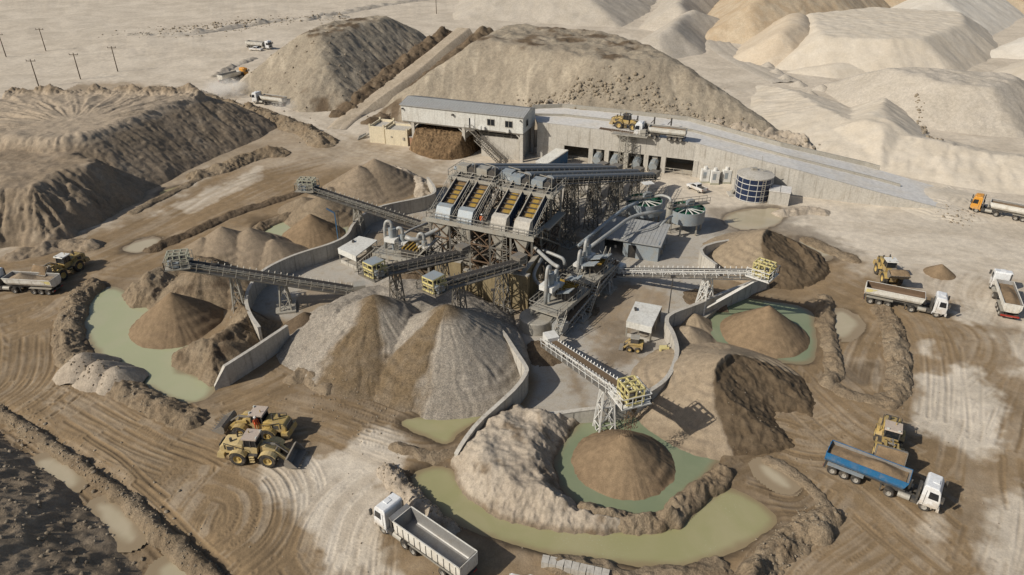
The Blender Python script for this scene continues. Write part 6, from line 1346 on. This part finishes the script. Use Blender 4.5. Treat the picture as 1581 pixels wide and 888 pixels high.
    def section(x, zlo, inset):
        w = W - inset
        if style == 'half': return [(-w, zt), (-w, zlo + .55), (-w + .16, zlo + .24), (-w + .46, zlo + .03), (-.3, zlo), (.3, zlo), (w - .46, zlo + .03), (w - .16, zlo + .24), (w, zlo + .55), (w, zt)]
        return [(-w, zt), (-w, zlo + .5), (-w + .03, zlo + .06), (-w + .12, zlo), (-.3, zlo), (.3, zlo), (w - .12, zlo), (w - .03, zlo + .06), (w, zlo + .5), (w, zt)]
    def shell(xa, xb, zlo, inset, flip):
        so, n = section(0, zlo, inset), 10
        front = [(xb + rk * (z - zlo) / (zt - zlo), y, z) for y, z in so]; back = [(xa, y, z) for y, z in so]
        return back + front, [(i, i + 1, n + i + 1, n + i) for i in range(n - 1)]
    v1, f1 = shell(x0, x1 - rk, zf, 0, 0); v2, f2 = shell(x0 + .06, x1 - rk - .06, zf + .06, th, 1)
    mb = MB(); mb.add(v1, f1)
    rim_ = []
    # rims between outer and inner shells
    mb.add([v1[0], v1[10], v2[10], v2[0]], [(0, 1, 2, 3)]); mb.add([v1[9], v1[19], v2[19], v2[9]], [(0, 1, 2, 3)])
    mb.add(v1[10:] , [tuple(range(10))]); mb.add([v1[10], v1[19], v2[19], v2[10]], [(0, 1, 2, 3)])
    tb_ = mb.build('tub', M[tub], t)
    mb = MB(); mb.add(v2, f2); mb.add(v2[10:], [tuple(range(10))]); mb.add(v2[:10], [tuple(range(10))]); mb.build('tub_lining', M[inner], tb_)
    mb = MB(); so = section(0, zf, 0); mb.add([(x0 - .06, y, z) for y, z in so] + [(x0 - .004, y, z) for y, z in so], [tuple(range(10)), tuple(range(10, 20))] + [(i, (i + 1) % 10, 10 + (i + 1) % 10, 10 + i) for i in range(10)])
    for sg in (-1, 0, 1): mb.box(x0 - .1, x0 - .061, sg * .75 - .05, sg * .75 + .05, zf + .1, zt - .05)
    mb.build('tailgate', M[tail or tub], t)
    mb = MB()
    for sg in (-1, 1): mb.box(x0, x1 - .02, *sorted((sg * (W + .003), sg * (W + .055))), zt - .1, zt + .02)
    mb.build('top_rail', M[tub], tb_)
    if style == 'box':
        for sg in (-1, 1):
            mb = MB()
            for k in range(11): x = x0 + .35 + k * (x1 - x0 - .9) / 10; y0, y1 = sorted((sg * (W + .002), sg * (W + .03))); mb.box(x, x + .06, y0, y1, zf + .12, zt - .2)
            mb.box(x0 + .3, x1 - .3, *sorted((sg * (W + .001), sg * (W + .022))), zf + .10, zf + .16); mb.build('side_rib', M['chassis'], tb_)
        mb = MB(); mb.prism([(x1 - .1, zt - .25), (x1 + .5, zt + .02), (x1 + .5, zt + .07), (x1 - .1, zt - .18)], -W, W); mb.build('cab_guard', M['tubgrey'], tb_)
    else:
        for sg in (-1, 1):
            mb = MB()
            for k in range(4): x = x0 + .9 + k * (x1 - x0 - 1.6) / 3; mb.box(x, x + .07, *sorted((sg * (W - .01), sg * (W + .03))), zf + .5, zt - .1)
            mb.build('side_rib', M[tub], tb_)
    mb = MB(); mb.tube((x1 + .1, 0, 1.05), (x1 + .1, 0, zt - .25), .12, 8); mb.build('tipping_ram', M['lsteel'], t)
    if load:
        lm, lz, hump = load; X, Y, Z = loadmesh(x0 + .1, x1 - .1 - rk * .4, W - th - .02, lz, hump, len(label)); o = grid_object('load', X, Y, Z, lm, (np.zeros_like(X),) * 3); o.parent = t
    return t
FULL = (S_BROWN, 1.95, ((.5, .6, .45), (.2, .4, .3), (.8, .4, .3)))
t = truck('tipper_truck', 'blue tipper semi trailer with white cab being loaded by a wheel loader', 'cabwhite', 'tubblue', (S_BROWN, 1.98, ((.66, .34, .75), (.3, .5, .2)))); place(t, (1424, 788), (1283, 732), 4.0, -3.93, -1)
t = truck('tipper_truck', 'white tipper semi trailer with yellow tail corner and empty brown tub', 'cabwhite', 'tubwhite', None, inner='rust'); place(t, (1438, 489), (1347, 470), 4.0, -3.93, -1)
yl = [MB().prism([(-4.7, 2.2), (-4.7, 1.7), (-4.2, 1.75), (-3.3, 2.2)], *sorted((sg * 1.062, sg * 1.068))).build('tail_marking', M['yellow']) for sg in (-1, 1)]
for q_ in yl: q_.parent = t
t2 = truck('tipper_truck', 'white tipper with yellow tail corner and dark heap in its tub at the left edge', 'cabwhite', 'tubwhite', (S_DARK, 1.9, ((.72, .28, .9),))); place(t2, (24, 453), (77, 456), 1.06, -3.93, 1)
for y_ in yl: q_ = bpy.data.objects.new('tail_marking', y_.data); C.objects.link(q_); q_.parent = t2
t = truck('tipper_truck', 'white tipper with rounded sand load seen from behind at the right edge', 'cabwhite', 'tubwhite', (S_BROWN, 1.9, ((.42, .42, .75), (.6, .3, .5)))); p = P(1556, 494); t.location = (p.x + 4.7 * math.cos(math.radians(67)), p.y + 4.7 * math.sin(math.radians(67)), .02); t.rotation_euler.z = math.radians(67)
mb = MB(); mb.box(-4.95, -4.78, -1.05, 1.05, .55, .72); o = mb.build('rear_bumper', M['red']); o.parent = t
t = truck('tipper_truck', 'sand laden white tipper with orange cab coming off the ramp', 'caborange', 'tubwhite', FULL); place(t, (1505, 327.5), (1537, 334), 4.0, 1.06, 1)
t = truck('tipper_truck', 'white tipper with light blue white cab parked on the ramp behind the loader', 'cabwhite', 'tubwhite', FULL, deflector=False); place(t, (989, 213), (1047, 219.5), 4.0, -3.93, 1, 6.66)
t = truck('tipper_truck', 'grey white ribbed box tipper, empty, beside the green pond in front', 'cabwhite', 'tubwhite', None, 'box', (4.0, 1.35, .32, -3.1, -4.15), (-5.1, 2.5), (1.12, 2.55), deflector=False); place(t, (592, 822), (640, 857), 4.0, .32, 1)
t = truck('tipper_truck', 'white box tipper standing on the open plain behind the rubble', 'cabwhite', 'tubwhite', None, 'box'); place(t, (412, 77.5), (384, 75), 4.0, -3.93, -1)
t = truck('tipper_truck', 'white tipper trailing dust at the foot of the left mound', 'cabwhite', 'tubwhite', (S_DARK, 2.1, ((.8, .2, .4),))); place(t, (397, 160.5), (431, 165), 4.0, -3.93, 1)
t = truck('tipper_truck', 'tipper with orange cab driving off in a cloud of dust', 'caborange', 'tubwhite', None); p = P(361, 124); t.location = (p.x, p.y, gz(p.x, p.y)); t.rotation_euler.z = math.radians(62)
# ---------- wheel loaders
def loader(label, paint, roof, zb, tilt, load=False, group='wheel loaders', ext=0.0):
    t = thing('wheel_loader', label, 'loader', (0, 0, 0), group)
    hood = [(-3.35, 1.05), (-1.1, 1.05), (-.95, 2.15), (-1.5, 2.3), (-3.1, 2.12), (-3.4, 1.75)]
    b_ = prism_y(hood, -.78, .78).build('engine_hood', M[paint], t); m_ = b_.modifiers.new('edge', 'BEVEL'); m_.width = .1; m_.segments = 2
    MB().box(-3.47, -3.39, -.6, .6, 1.2, 1.95).build('radiator_grille', M['chassis'], b_)
    MB().box(-2.6, -1.9, -.797, -.783, 1.45, 1.95).build('side_vent', M['chassis'], b_); MB().box(-2.6, -1.9, .783, .797, 1.45, 1.95).build('side_vent', M['chassis'], b_)
    MB().prism([(-3.7, .7), (-2.9, .65), (-2.9, 1.25), (-3.55, 1.3)], -1.05, 1.05).build('counterweight', M[paint], t)
    MB().tube((-1.9, .35, 2.1), (-1.9, .35, 3.0), .09, 8).build('exhaust', M['dsteel'], b_); MB().tube((-2.3, -.3, 2.1), (-2.3, -.3, 2.6), .14, 8).build('air_filter', M['dsteel'], b_)
    mb = MB(); mb.box(-3.0, -.2, -.5, .5, .6, 1.06); mb.box(-.9, .35, -1.0, 1.0, 1.02, 1.16); mb.build('rear_frame', M['chassis'], t)
    # cab: posts, glass, roof
    MB().prism([(-.9, 1.17), (.3, 1.17), (.38, 1.9), (-.95, 1.9)], -.68, .68).build('cab_base', M[paint], t)
    cg = MB().prism([(-.88, 1.905), (.32, 1.905), (.2, 2.82), (-.8, 2.82)], -.64, .64).build('cab_glass', M['glass'], t)
    mb = MB()
    for sg in (-1, 1):
        for x0, x1 in ((-.9, -.82), (.36, .22), (-.25, -.22)): mb.bar((x0, sg * .65, 1.9), (x1, sg * .65, 2.84), .09)
    mb.build('cab_post', M['chassis'], cg)
    r_ = MB().prism([(-1.05, 2.83), (.5, 2.83), (.45, 2.97), (-1.0, 3.0)], -.78, .78).build('cab_roof', M[roof], t)
    for sg in (-.5, .5): MB().box(.36, .48, sg - .12, sg + .12, 2.96, 3.1).build('roof_lamp', M['lamp'], r_)
    MB().tube((-.6, .2, 2.95), (-.6, .2, 3.25), .05, 6).build('beacon', M['cat'], r_)
    for sg in (-1, 1):
        mb = MB()
        for k in range(3): mb.box(-.35, .1, *sorted((sg * 1.02, sg * 1.2)), .45 + k * .3, .5 + k * .3)
        for x in (-.37, .1): mb.box(x, x + .03, *sorted((sg * 1.05, sg * 1.12)), .4, 1.16)
        mb.build('step', M[paint], t)
        MB().rail([(-.9, sg * 1.0, 1.16), (-2.8, sg * .82, 1.6)], .75, .05, .9, False).build('handrail', M['chassis'], t)
    for xw in (-1.5, 1.5):
        for sg in (-1, 1):
            wheel(t, 'loader', xw, sg * 1.0, .80)
            if xw < 0 or True:
                y0, y1 = sorted((sg * .72, sg * 1.3)); MB().prism([(xw + .98 * math.cos(a), .82 + .92 * math.sin(a)) for a in np.linspace(.45, PI - .35, 8)] + [(xw + .9 * math.cos(a), .82 + .85 * math.sin(a)) for a in np.linspace(PI - .35, .45, 8)], y0, y1).build('fender', M[paint], t)
    mb = MB(); mb.prism([(.45, .6), (2.1, .6), (2.2, 1.2), (1.1, 2.0), (.6, 1.95)], -.42, .42); mb.build('front_frame', M[paint], t)
    # arms to the bucket
    bx = 3.05 if zb < 1.2 else 2.85; piv = Vector((.9, 0, 1.85)); pin = Vector((bx, 0, zb)); md = piv.lerp(pin, .55) + Vector((0, 0, .35 if zb < 1.2 else .22))
    for sg in (-1, 1):
        mb = MB(); o = Vector((0, sg * .52, 0)); mb.bar(piv + o, md + o, .16, .36); mb.bar(md + o, pin + o, .16, .32); mb.tube(Vector((1.5, sg * .3, 1.0)), md + Vector((0, sg * .3, -.1)), .08, 8); mb.build('lift_arm', M[paint], t)
    mb = MB(); mb.bar(Vector((.8, 0, 2.0)), md + Vector((-.1, 0, .45)), .15, .2); mb.bar(md + Vector((-.1, 0, .5)), pin + Vector((.05, 0, .45)), .12); mb.tube(md + Vector((0, -.6, 0)), md + Vector((0, .6, 0)), .1, 8); mb.build('tilt_linkage', M['bucket'], t)
    # bucket profile, opening towards +x, turned by tilt about its pin
    prof = [(1.25, -.42), (.35, -.45), (.02, -.25), (-.02, .15), (.15, .55), (.42, .72)]; inn = [(.45, .66), (.24, .5), (.1, .15), (.12, -.18), (.4, -.36), (1.22, -.38)]
    ct, st_ = math.cos(tilt), math.sin(tilt); rot = lambda q: (pin.x + .1 + q[0] * ct - q[1] * st_, pin.z + q[0] * st_ + q[1] * ct)
    pr = [rot(q) for q in prof + inn]; n = len(pr); wv = 1.32
    mb = MB(); vs = [(x, y, z) for y in (-wv, wv) for x, z in pr]; h = len(prof)
    for i in range(n): mb.add([vs[i], vs[(i + 1) % n], vs[n + (i + 1) % n], vs[n + i]], [(0, 1, 2, 3)])
    for sg in (-1, 1):
        sp = [rot(q) for q in prof]; mb.prism(sp, *sorted((sg * wv, sg * (wv - .06))))
    for k in range(8): y = -1.2 + k * .343; a_, b2 = rot((1.2, -.43)), rot((1.48, -.42)); mb.bar((a_[0], y, a_[1]), (b2[0], y, b2[1]), .09, .06)
    bk = mb.build('bucket', M['bucket'], t)
    if load:
        X, Y = np.meshgrid(np.linspace(0, 1, 20), np.linspace(-1.24, 1.24, 30)); z0 = rot((.42, .7)); z1 = rot((1.2, -.35))
        XX_ = z0[0] + (z1[0] - z0[0]) * X; ZZ_ = z0[1] + (z1[1] - z0[1]) * X + .5 * np.sin(X * PI) * np.clip(1 - (Y / 1.35) ** 4, 0, 1) + .06 * fbm(X * 5, Y * 3, 3, 4); o = grid_object('load', XX_, Y, ZZ_, S_BROWN, (np.zeros_like(X),) * 3); o.parent = bk
    return t
M['palebeige'] = mat('dusty_beige_roof', (.46, .38, .31), .6, 0, .4, (.40, .33, .25), 1.2)
t = loader('pale yellow wheel loader in front of its neighbour, bucket lowered to the right', 'catpale', 'palebeige', .55, .08); place(t, (414, 722), (371, 719), 1.5, -1.5, -1, 0, 1.2); LD3 = t
t = loader('wheel loader facing left behind the paler loader, operator in orange at its door', 'cat', 'palebeige', .75, .35); place(t, (367, 678), (421, 684), 1.5, -1.5, 1, 0, 1.2); LD2 = t
t = loader('wheel loader with white roof tipping sand into the left edge truck', 'cat', 'chalk', 2.35, .1, True); place(t, (102, 431), (123, 419), 1.5, -1.5, 1, 0, 1.2)
t = loader('yellow wheel loader with raised full bucket behind the white empty tipper', 'cat', 'chalk', 2.0, .75, True); p = P(1369, 431); t.location = (p.x, p.y, .05); t.rotation_euler.z = math.radians(-98)
t = loader('yellow wheel loader emptying its bucket into the blue tipper', 'cat', 'palebeige', 2.6, -.35, True); p = P(1368, 697); t.location = (p.x, p.y, .05); t.rotation_euler.z = math.radians(-117)
t = loader('yellow wheel loader working on the ramp above the feeder bays', 'cat', 'dsteel', .6, .3); place(t, (976, 203), (955, 199.5), 1.5, -1.5, -1, 6.78, 1.2)
# ---------- skid loader
t = thing('skid_loader', 'small yellow skid loader with dark cab in the concrete yard', 'skid loader', (0, 0, 0))
MB().prism([(-1.05, .3), (.75, .3), (.75, .75), (.2, .95), (-1.1, 1.15)], -.5, .5).build('body', M['cat'], t); MB().prism([(-.55, .98), (.45, .9), (.35, 1.75), (-.5, 1.75)], -.42, .42).build('cab', M['dsteel'], t); MB().prism([(-.6, 1.76), (.45, 1.76), (.45, 1.84), (-.6, 1.86)], -.5, .5).build('cab_roof', M['lsteel'], t)
for sg in (-1, 1):
    mb = MB(); mb.bar((-1.0, sg * .58, 1.15), (.6, sg * .58, 1.05), .12, .2); mb.bar((.6, sg * .58, 1.05), (1.25, sg * .58, .35), .12, .18); mb.bar((-1.0, sg * .58, 1.2), (-1.0, sg * .58, .6), .14, .2); mb.build('lift_arm', M['cat'], t)
    for x in (-.55, .45): wheel(t, 'skid', x, sg * .66, .37)
MB().prism([(1.2, .08), (1.75, .05), (1.75, .1), (1.32, .16), (1.25, .55), (1.18, .55)], -.75, .75).build('bucket', M['bucket'], t); MB().box(-1.2, -1.1, -.45, .45, .5, 1.05).build('rear_grille', M['dsteel'], t); MB().box(.36, .42, -.35, .35, 1.0, 1.6).build('windscreen', M['glass'], t)
place(t, (971, 544), (984, 546), .45, -.55, 1, 0, .66)
# ---------- pickups
def pickup(label):
    t = thing('pickup', label, 'pickup', (0, 0, 0), 'white pickups')
    b_ = prism_y([(-2.35, .45), (2.25, .42), (2.3, .8), (2.15, .95), (1.15, 1.02), (-2.35, 1.02)], -.85, .85).build('body', M['cabwhite'], t); m_ = b_.modifiers.new('edge', 'BEVEL'); m_.width = .07; m_.segments = 2
    c_ = prism_y([(-.75, 1.02), (1.15, 1.02), (.55, 1.56), (-.6, 1.6)], -.76, .76).build('cab', M['cabwhite'], t); m_ = c_.modifiers.new('edge', 'BEVEL'); m_.width = .06; m_.segments = 2
    mb = MB(); mb.add([(1.14, -.66, 1.06), (1.14, .66, 1.06), (.62, .6, 1.53), (.62, -.6, 1.53), (1.05, -.66, 1.06), (1.05, .66, 1.06), (.55, .6, 1.5), (.55, -.6, 1.5)], [(0, 1, 2, 3), (4, 5, 6, 7), (0, 1, 5, 4), (1, 2, 6, 5), (2, 3, 7, 6), (3, 0, 4, 7)]); mb.build('windscreen', M['glass'], c_)
    MB().box(-.74, -.70, -.6, .6, 1.1, 1.5).build('rear_window', M['glass'], c_)
    for sg in (-1, 1): MB().prism([(-.55, 1.08), (.95, 1.08), (.5, 1.5), (-.5, 1.52)], *sorted((sg * .755, sg * .775))).build('side_window', M['glass'], c_)
    MB().box(-2.22, -.85, -.68, .68, 1.003, 1.03).build('cargo_bed', M['chassis'], t)
    mb = MB()
    for sg in (-1, 1): mb.box(-2.35, -.78, *sorted((sg * .7, sg * .84)), 1.022, 1.12)
    mb.box(-2.35, -2.25, -.7, .7, 1.022, 1.12); mb.build('bed_side', M['cabwhite'], t)
    for sg in (-1, 1):
        MB().box(2.2, 2.31, *sorted((sg * .5, sg * .78)), .72, .88).build('headlight', M['lamp'], t); MB().box(-2.38, -2.351, *sorted((sg * .6, sg * .8)), .7, .95).build('tail_lamp', M['red'], t)
        for x in (-1.4, 1.45): wheel(t, 'car', x, sg * .76, .31)
    return t
t = pickup('white pickup parked on the pale yard between the tanks and cabinets'); p = P(1075, 294); t.location = (p.x, p.y, .03); t.rotation_euler.z = math.radians(122); t.scale = (.88,) * 3
t = pickup('white pickup beside the box tipper on the far plain'); p = P(396, 79); t.location = (p.x, p.y, 0); t.rotation_euler.z = math.radians(-15)
t = pickup('white vehicle roof at the bottom edge behind the barrier blocks'); p = P(824, 922); t.location = (p.x, p.y, gz(p.x, p.y)); t.rotation_euler.z = math.radians(160)
for a, b in PW.values(): bpy.data.objects.remove(a); bpy.data.objects.remove(b)
# ================================================================ PEOPLE
def person(label, loc, yaw, top, legs, group='site workers'):
    """one skinned body, clothes as its material regions; helmet as a child"""
    m_, nt, b = nodes('worker_clothes'); g = nt.nodes.new('ShaderNodeTexCoord'); sp = nt.nodes.new('ShaderNodeSeparateXYZ'); nt.links.new(g.outputs['Object'], sp.inputs[0])
    def gt(v):
        q = nt.nodes.new('ShaderNodeMath'); q.operation = 'GREATER_THAN'; q.inputs[1].default_value = v; nt.links.new(sp.outputs[2], q.inputs[0]); return q.outputs[0]
    ay = nt.nodes.new('ShaderNodeMath'); ay.operation = 'ABSOLUTE'; nt.links.new(sp.outputs[1], ay.inputs[0])
    c = mix(nt, gt(.84), legs, top); c = mix(nt, gt(1.43), c, (.25, .14, .085)); c = mix(nt, gt(.09), (.03, .025, .02), c); nt.links.new(c, b.inputs['Base Color']); b.inputs['Roughness'].default_value = .9
    V = [(0, 0, .90), (0, 0, 1.12), (0, 0, 1.36), (0, 0, 1.47), (.01, 0, 1.58), (.02, 0, 1.68)]; R = [(.15, .13), (.135, .115), (.165, .12), (.06, .06), (.085, .08), (.09, .085)]
    E = [(0, 1), (1, 2), (2, 3), (3, 4), (4, 5)]
    for sg in (-1, 1):
        o = len(V); V += [(.02 * sg, .10 * sg, .82), (.05 * sg, .11 * sg, .47), (.0, .12 * sg, .09), (.14, .13 * sg, .04)]; R += [(.10, .10), (.065, .065), (.045, .045), (.04, .04)]; E += [(0, o), (o, o + 1), (o + 1, o + 2), (o + 2, o + 3)]
        o = len(V); V += [(0, .20 * sg, 1.38), (.03, .27 * sg, 1.12), (.16, .25 * sg, .93), (.21, .245 * sg, .86)]; R += [(.06, .06), (.045, .045), (.033, .033), (.034, .022)]; E += [(2, o), (o, o + 1), (o + 1, o + 2), (o + 2, o + 3)]
        h = len(V) - 1
        for k, (dx, dy, l) in enumerate(((.035, -.03, .075), (.03, -.012, .085), (.025, .008, .08), (.018, .026, .065))):
            o = len(V); V += [(.225 + dx * .6, .245 * sg + dy, .815), (.225 + dx, .245 * sg + dy, .86 - l)]; R += [(.009, .009), (.007, .007)]; E += [(h, o), (o, o + 1)]
        o = len(V); V += [(.255, .225 * sg, .84), (.27, .215 * sg, .80)]; R += [(.011, .011), (.009, .009)]; E += [(h, o), (o, o + 1)]
    o = len(V); V.append((.115, 0, 1.60)); R.append((.016, .016)); E.append((4, o))
    me = bpy.data.meshes.new('person'); me.from_pydata(V, E, []); ob = bpy.data.objects.new('person', me); C.objects.link(ob); me.materials.append(m_)
    sk = ob.modifiers.new('skin', 'SKIN'); su = ob.modifiers.new('sub', 'SUBSURF'); su.levels = su.render_levels = 1
    for i, r in enumerate(R): me.skin_vertices[0].data[i].radius = r
    me.skin_vertices[0].data[0].use_root = True
    tag(ob, label, 'person', group); ob.location = loc; ob.rotation_euler.z = yaw
    h = MB().lathe([(0, 1.80), (.06, 1.79), (.11, 1.75), (.125, 1.69), (.16, 1.675)], (.02, 0, 0), 14).build('helmet', M['chalk'], None, True); h.parent = ob
    return ob
w_ = S(7.6, -.3, 8.0); person('worker in orange vest on the lower deck between the screens', w_, -1.2, (.75, .16, .04), (.08, .09, .13))
p = LD2.location; yw = LD2.rotation_euler.z; q = Matrix.Rotation(yw, 3, 'Z') @ Vector((-.3, .86, 1.17)); person('operator in orange overalls at the cab door of the rear loader', Vector(p) + q, yw + 2.6, (.70, .12, .04), (.60, .11, .04))
# ================================================================ DUST AND LOOSE STONES
def dust(label, c, r, dens, seed):
    bm = bmesh.new(); bmesh.ops.create_icosphere(bm, subdivisions=3, radius=1.0); me = bpy.data.meshes.new('dust'); bm.to_mesh(me); bm.free()
    o = bpy.data.objects.new('dust', me); C.objects.link(o); o.location = c; o.scale = r; tag(o, label, None, None, 'stuff')
    m_ = bpy.data.materials.new('dust_cloud'); m_.use_nodes = True; nt = m_.node_tree; nt.nodes.clear(); out = nt.nodes.new('ShaderNodeOutputMaterial'); pv = nt.nodes.new('ShaderNodeVolumePrincipled'); nt.links.new(pv.outputs[0], out.inputs['Volume'])
    pv.inputs['Color'].default_value = (.97, .94, .89, 1); tc = nt.nodes.new('ShaderNodeTexCoord'); ln = nt.nodes.new('ShaderNodeVectorMath'); ln.operation = 'LENGTH'; nt.links.new(tc.outputs['Object'], ln.inputs[0])
    g = nt.nodes.new('ShaderNodeNewGeometry'); n_ = noise(nt, g.outputs['Position'], .45, 3, .6); f = ramp(nt, ln.outputs['Value'], 1.0, .1); k = nt.nodes.new('ShaderNodeMath'); k.operation = 'MULTIPLY'; nt.links.new(f, k.inputs[0]); nt.links.new(ramp(nt, n_, .35, .65), k.inputs[1])
    k2 = nt.nodes.new('ShaderNodeMath'); k2.operation = 'MULTIPLY'; k2.inputs[1].default_value = dens; nt.links.new(k.outputs[0], k2.inputs[0]); nt.links.new(k2.outputs[0], pv.inputs['Density']); me.materials.append(m_)
c = P(350, 137, 1.5); dust('pale dust cloud behind the orange cab tipper', c, (8, 9, 3.2), .5, 1)
c = P(438, 163, 1.0); dust('thin dust trail behind the white tipper', c, (5, 4, 2.0), .35, 2)
# loose stones: nobody could count them
def top_z(x, y):
    z = G(x, y)
    for box, f in HEAPS:
        k = (x > box[0]) & (x < box[1]) & (y > box[2]) & (y < box[3])
        if k.any():
            z = z.copy(); z[k] = np.maximum(z[k], f(x[k], y[k]))
    return z
r3 = np.random.default_rng(5); px = []; py = []; sz = []
def scatter(line, n, sp, s0, s1, px_=True):
    ln = PL(line) if px_ else line; L = [0]
    for a, b in zip(ln[:-1], ln[1:]): L.append(L[-1] + (b - a).length)
    u = r3.uniform(0, L[-1], n); px.append(np.interp(u, L, [p.x for p in ln]) + r3.normal(0, sp, n)); py.append(np.interp(u, L, [p.y for p in ln]) + r3.normal(0, sp, n)); sz.append(s0 + (s1 - s0) * r3.random(n) ** 3)
scatter([Vector((-20, 168, 0)), Vector((4, 160, 0)), Vector((24, 158, 0)), Vector((36, 150, 0)), Vector((52, 138, 0)), Vector((64, 136, 0))], 1500, 1.8, .12, .55, False)
scatter([(600, 172), (700, 120), (900, 110), (1080, 160)], 260, 9, .12, .45); scatter([(380, 150), (450, 120), (540, 160)], 220, 8, .12, .45)
scatter([(305, 148), (395, 172), (500, 222)], 500, 1.8, .1, .35); scatter([(142, 441), (104, 500), (125, 572), (255, 634)], 500, 1.0, .05, .2); scatter([(-40, 612), (100, 700), (205, 775), (330, 895)], 700, .8, .04, .16)
scatter([(600, 725), (700, 812)], 350, .7, .04, .18); scatter([(1278, 792), (1168, 868)], 300, 1.0, .04, .15); scatter([(1362, 480), (1390, 570), (1368, 622)], 250, .9, .04, .16)
scatter([(-100, 700), (60, 790), (180, 880)], 500, 3.5, .06, .3); scatter([(560, 640), (480, 600), (700, 690)], 250, 2, .04, .14); scatter([(1450, 330), (1480, 345), (1470, 320)], 120, 1.6, .06, .3); scatter([(200, 55), (450, 30), (530, 27)], 700, 8, .2, .7)
scatter([(0, 560), (300, 760), (700, 850)], 300, 9, .03, .1); scatter([(1300, 640), (1500, 700), (1400, 860)], 300, 8, .03, .1); scatter([(1030, 480), (1100, 640), (1240, 700)], 200, 3, .03, .12)
scatter([(1405, 176), (1420, 198), (1447, 240)], 60, .5, .25, .8)
px = np.concatenate(px); py = np.concatenate(py); sz = np.concatenate(sz); pz = top_z(px.astype(np.float32), py.astype(np.float32))
bm = bmesh.new(); bmesh.ops.create_icosphere(bm, subdivisions=1, radius=1); bv_ = np.array([v.co[:] for v in bm.verts]); bf_ = np.array([[v.index for v in f.verts] for f in bm.faces]); bm.free()
n = len(px); rot = r3.uniform(0, 2 * PI, n); V = bv_[None] * (1 + .55 * (r3.random((n, len(bv_), 1)) - .5)) * np.stack([sz, sz * r3.uniform(.6, 1, n), sz * r3.uniform(.5, .9, n)], -1)[:, None, :]
cr_, sr_ = np.cos(rot)[:, None], np.sin(rot)[:, None]; X = V[..., 0] * cr_ - V[..., 1] * sr_ + px[:, None]; Y = V[..., 0] * sr_ + V[..., 1] * cr_ + py[:, None]; Z = V[..., 2] + pz[:, None]
co_ = np.stack([X, Y, Z], -1).reshape(-1, 3).astype(np.float32); f_ = (bf_[None] + (np.arange(n) * len(bv_))[:, None, None]).reshape(-1, 3).astype(np.int32)
me = bpy.data.meshes.new('loose_stones'); me.vertices.add(len(co_)); me.vertices.foreach_set('co', co_.ravel()); me.loops.add(f_.size); me.loops.foreach_set('vertex_index', f_.ravel()); me.polygons.add(len(f_)); me.polygons.foreach_set('loop_start', np.arange(0, f_.size, 3, dtype=np.int32)); me.polygons.foreach_set('loop_total', np.full(len(f_), 3, np.int32)); me.update(calc_edges=True); me.materials.append(S_STONE)
o = bpy.data.objects.new('gravel', me); C.objects.link(o); tag(o, 'loose stones and clods lying on heaps and tracks', None, None, 'stuff')
# ================================================================ CAMERA, LIGHT
cam = bpy.data.cameras.new('camera'); co = bpy.data.objects.new('camera', cam); C.objects.link(co)
cam.sensor_width = 36; cam.lens = FOC / 1581 * 36; cam.clip_start = .5; cam.clip_end = 9000
co.location = (0, 0, CAM_H); co.rotation_euler = (PI / 2 - PITCH, 0, 0)
bpy.context.scene.camera = co
SUN_EL, SUN_AZ = math.radians(36), math.radians(27)     # shadows fall to the right and away
to_sun = Vector((-math.cos(SUN_EL) * math.cos(SUN_AZ), -math.cos(SUN_EL) * math.sin(SUN_AZ), math.sin(SUN_EL)))
sl_ = bpy.data.lights.new('sun', 'SUN'); sl_.energy = 4.2; sl_.angle = math.radians(.53); sl_.color = (1, .94, .84)
so = bpy.data.objects.new('sun', sl_); C.objects.link(so); so.rotation_euler = to_sun.to_track_quat('Z', 'Y').to_euler()
so.location = to_sun * 300
wd_ = bpy.data.worlds.new('World'); bpy.context.scene.world = wd_; wd_.use_nodes = True
nt = wd_.node_tree; bg = nt.nodes['Background']; sky = nt.nodes.new('ShaderNodeTexSky'); sky.sky_type = 'NISHITA'; sky.sun_disc = False
sky.sun_elevation = SUN_EL; sky.sun_rotation = math.atan2(to_sun.x, to_sun.y); sky.dust_density = 2.0
nt.links.new(sky.outputs[0], bg.inputs[0]); bg.inputs[1].default_value = .075
sc = bpy.context.scene; sc.view_settings.view_transform = 'Standard'; sc.view_settings.look = 'None'; sc.view_settings.exposure = .0; sc.view_settings.gamma = 1
sc.cycles.max_bounces = 5; sc.cycles.volume_bounces = 2; sc.cycles.diffuse_bounces = 2; sc.cycles.use_denoising = True
sc.render.engine = 'CYCLES'
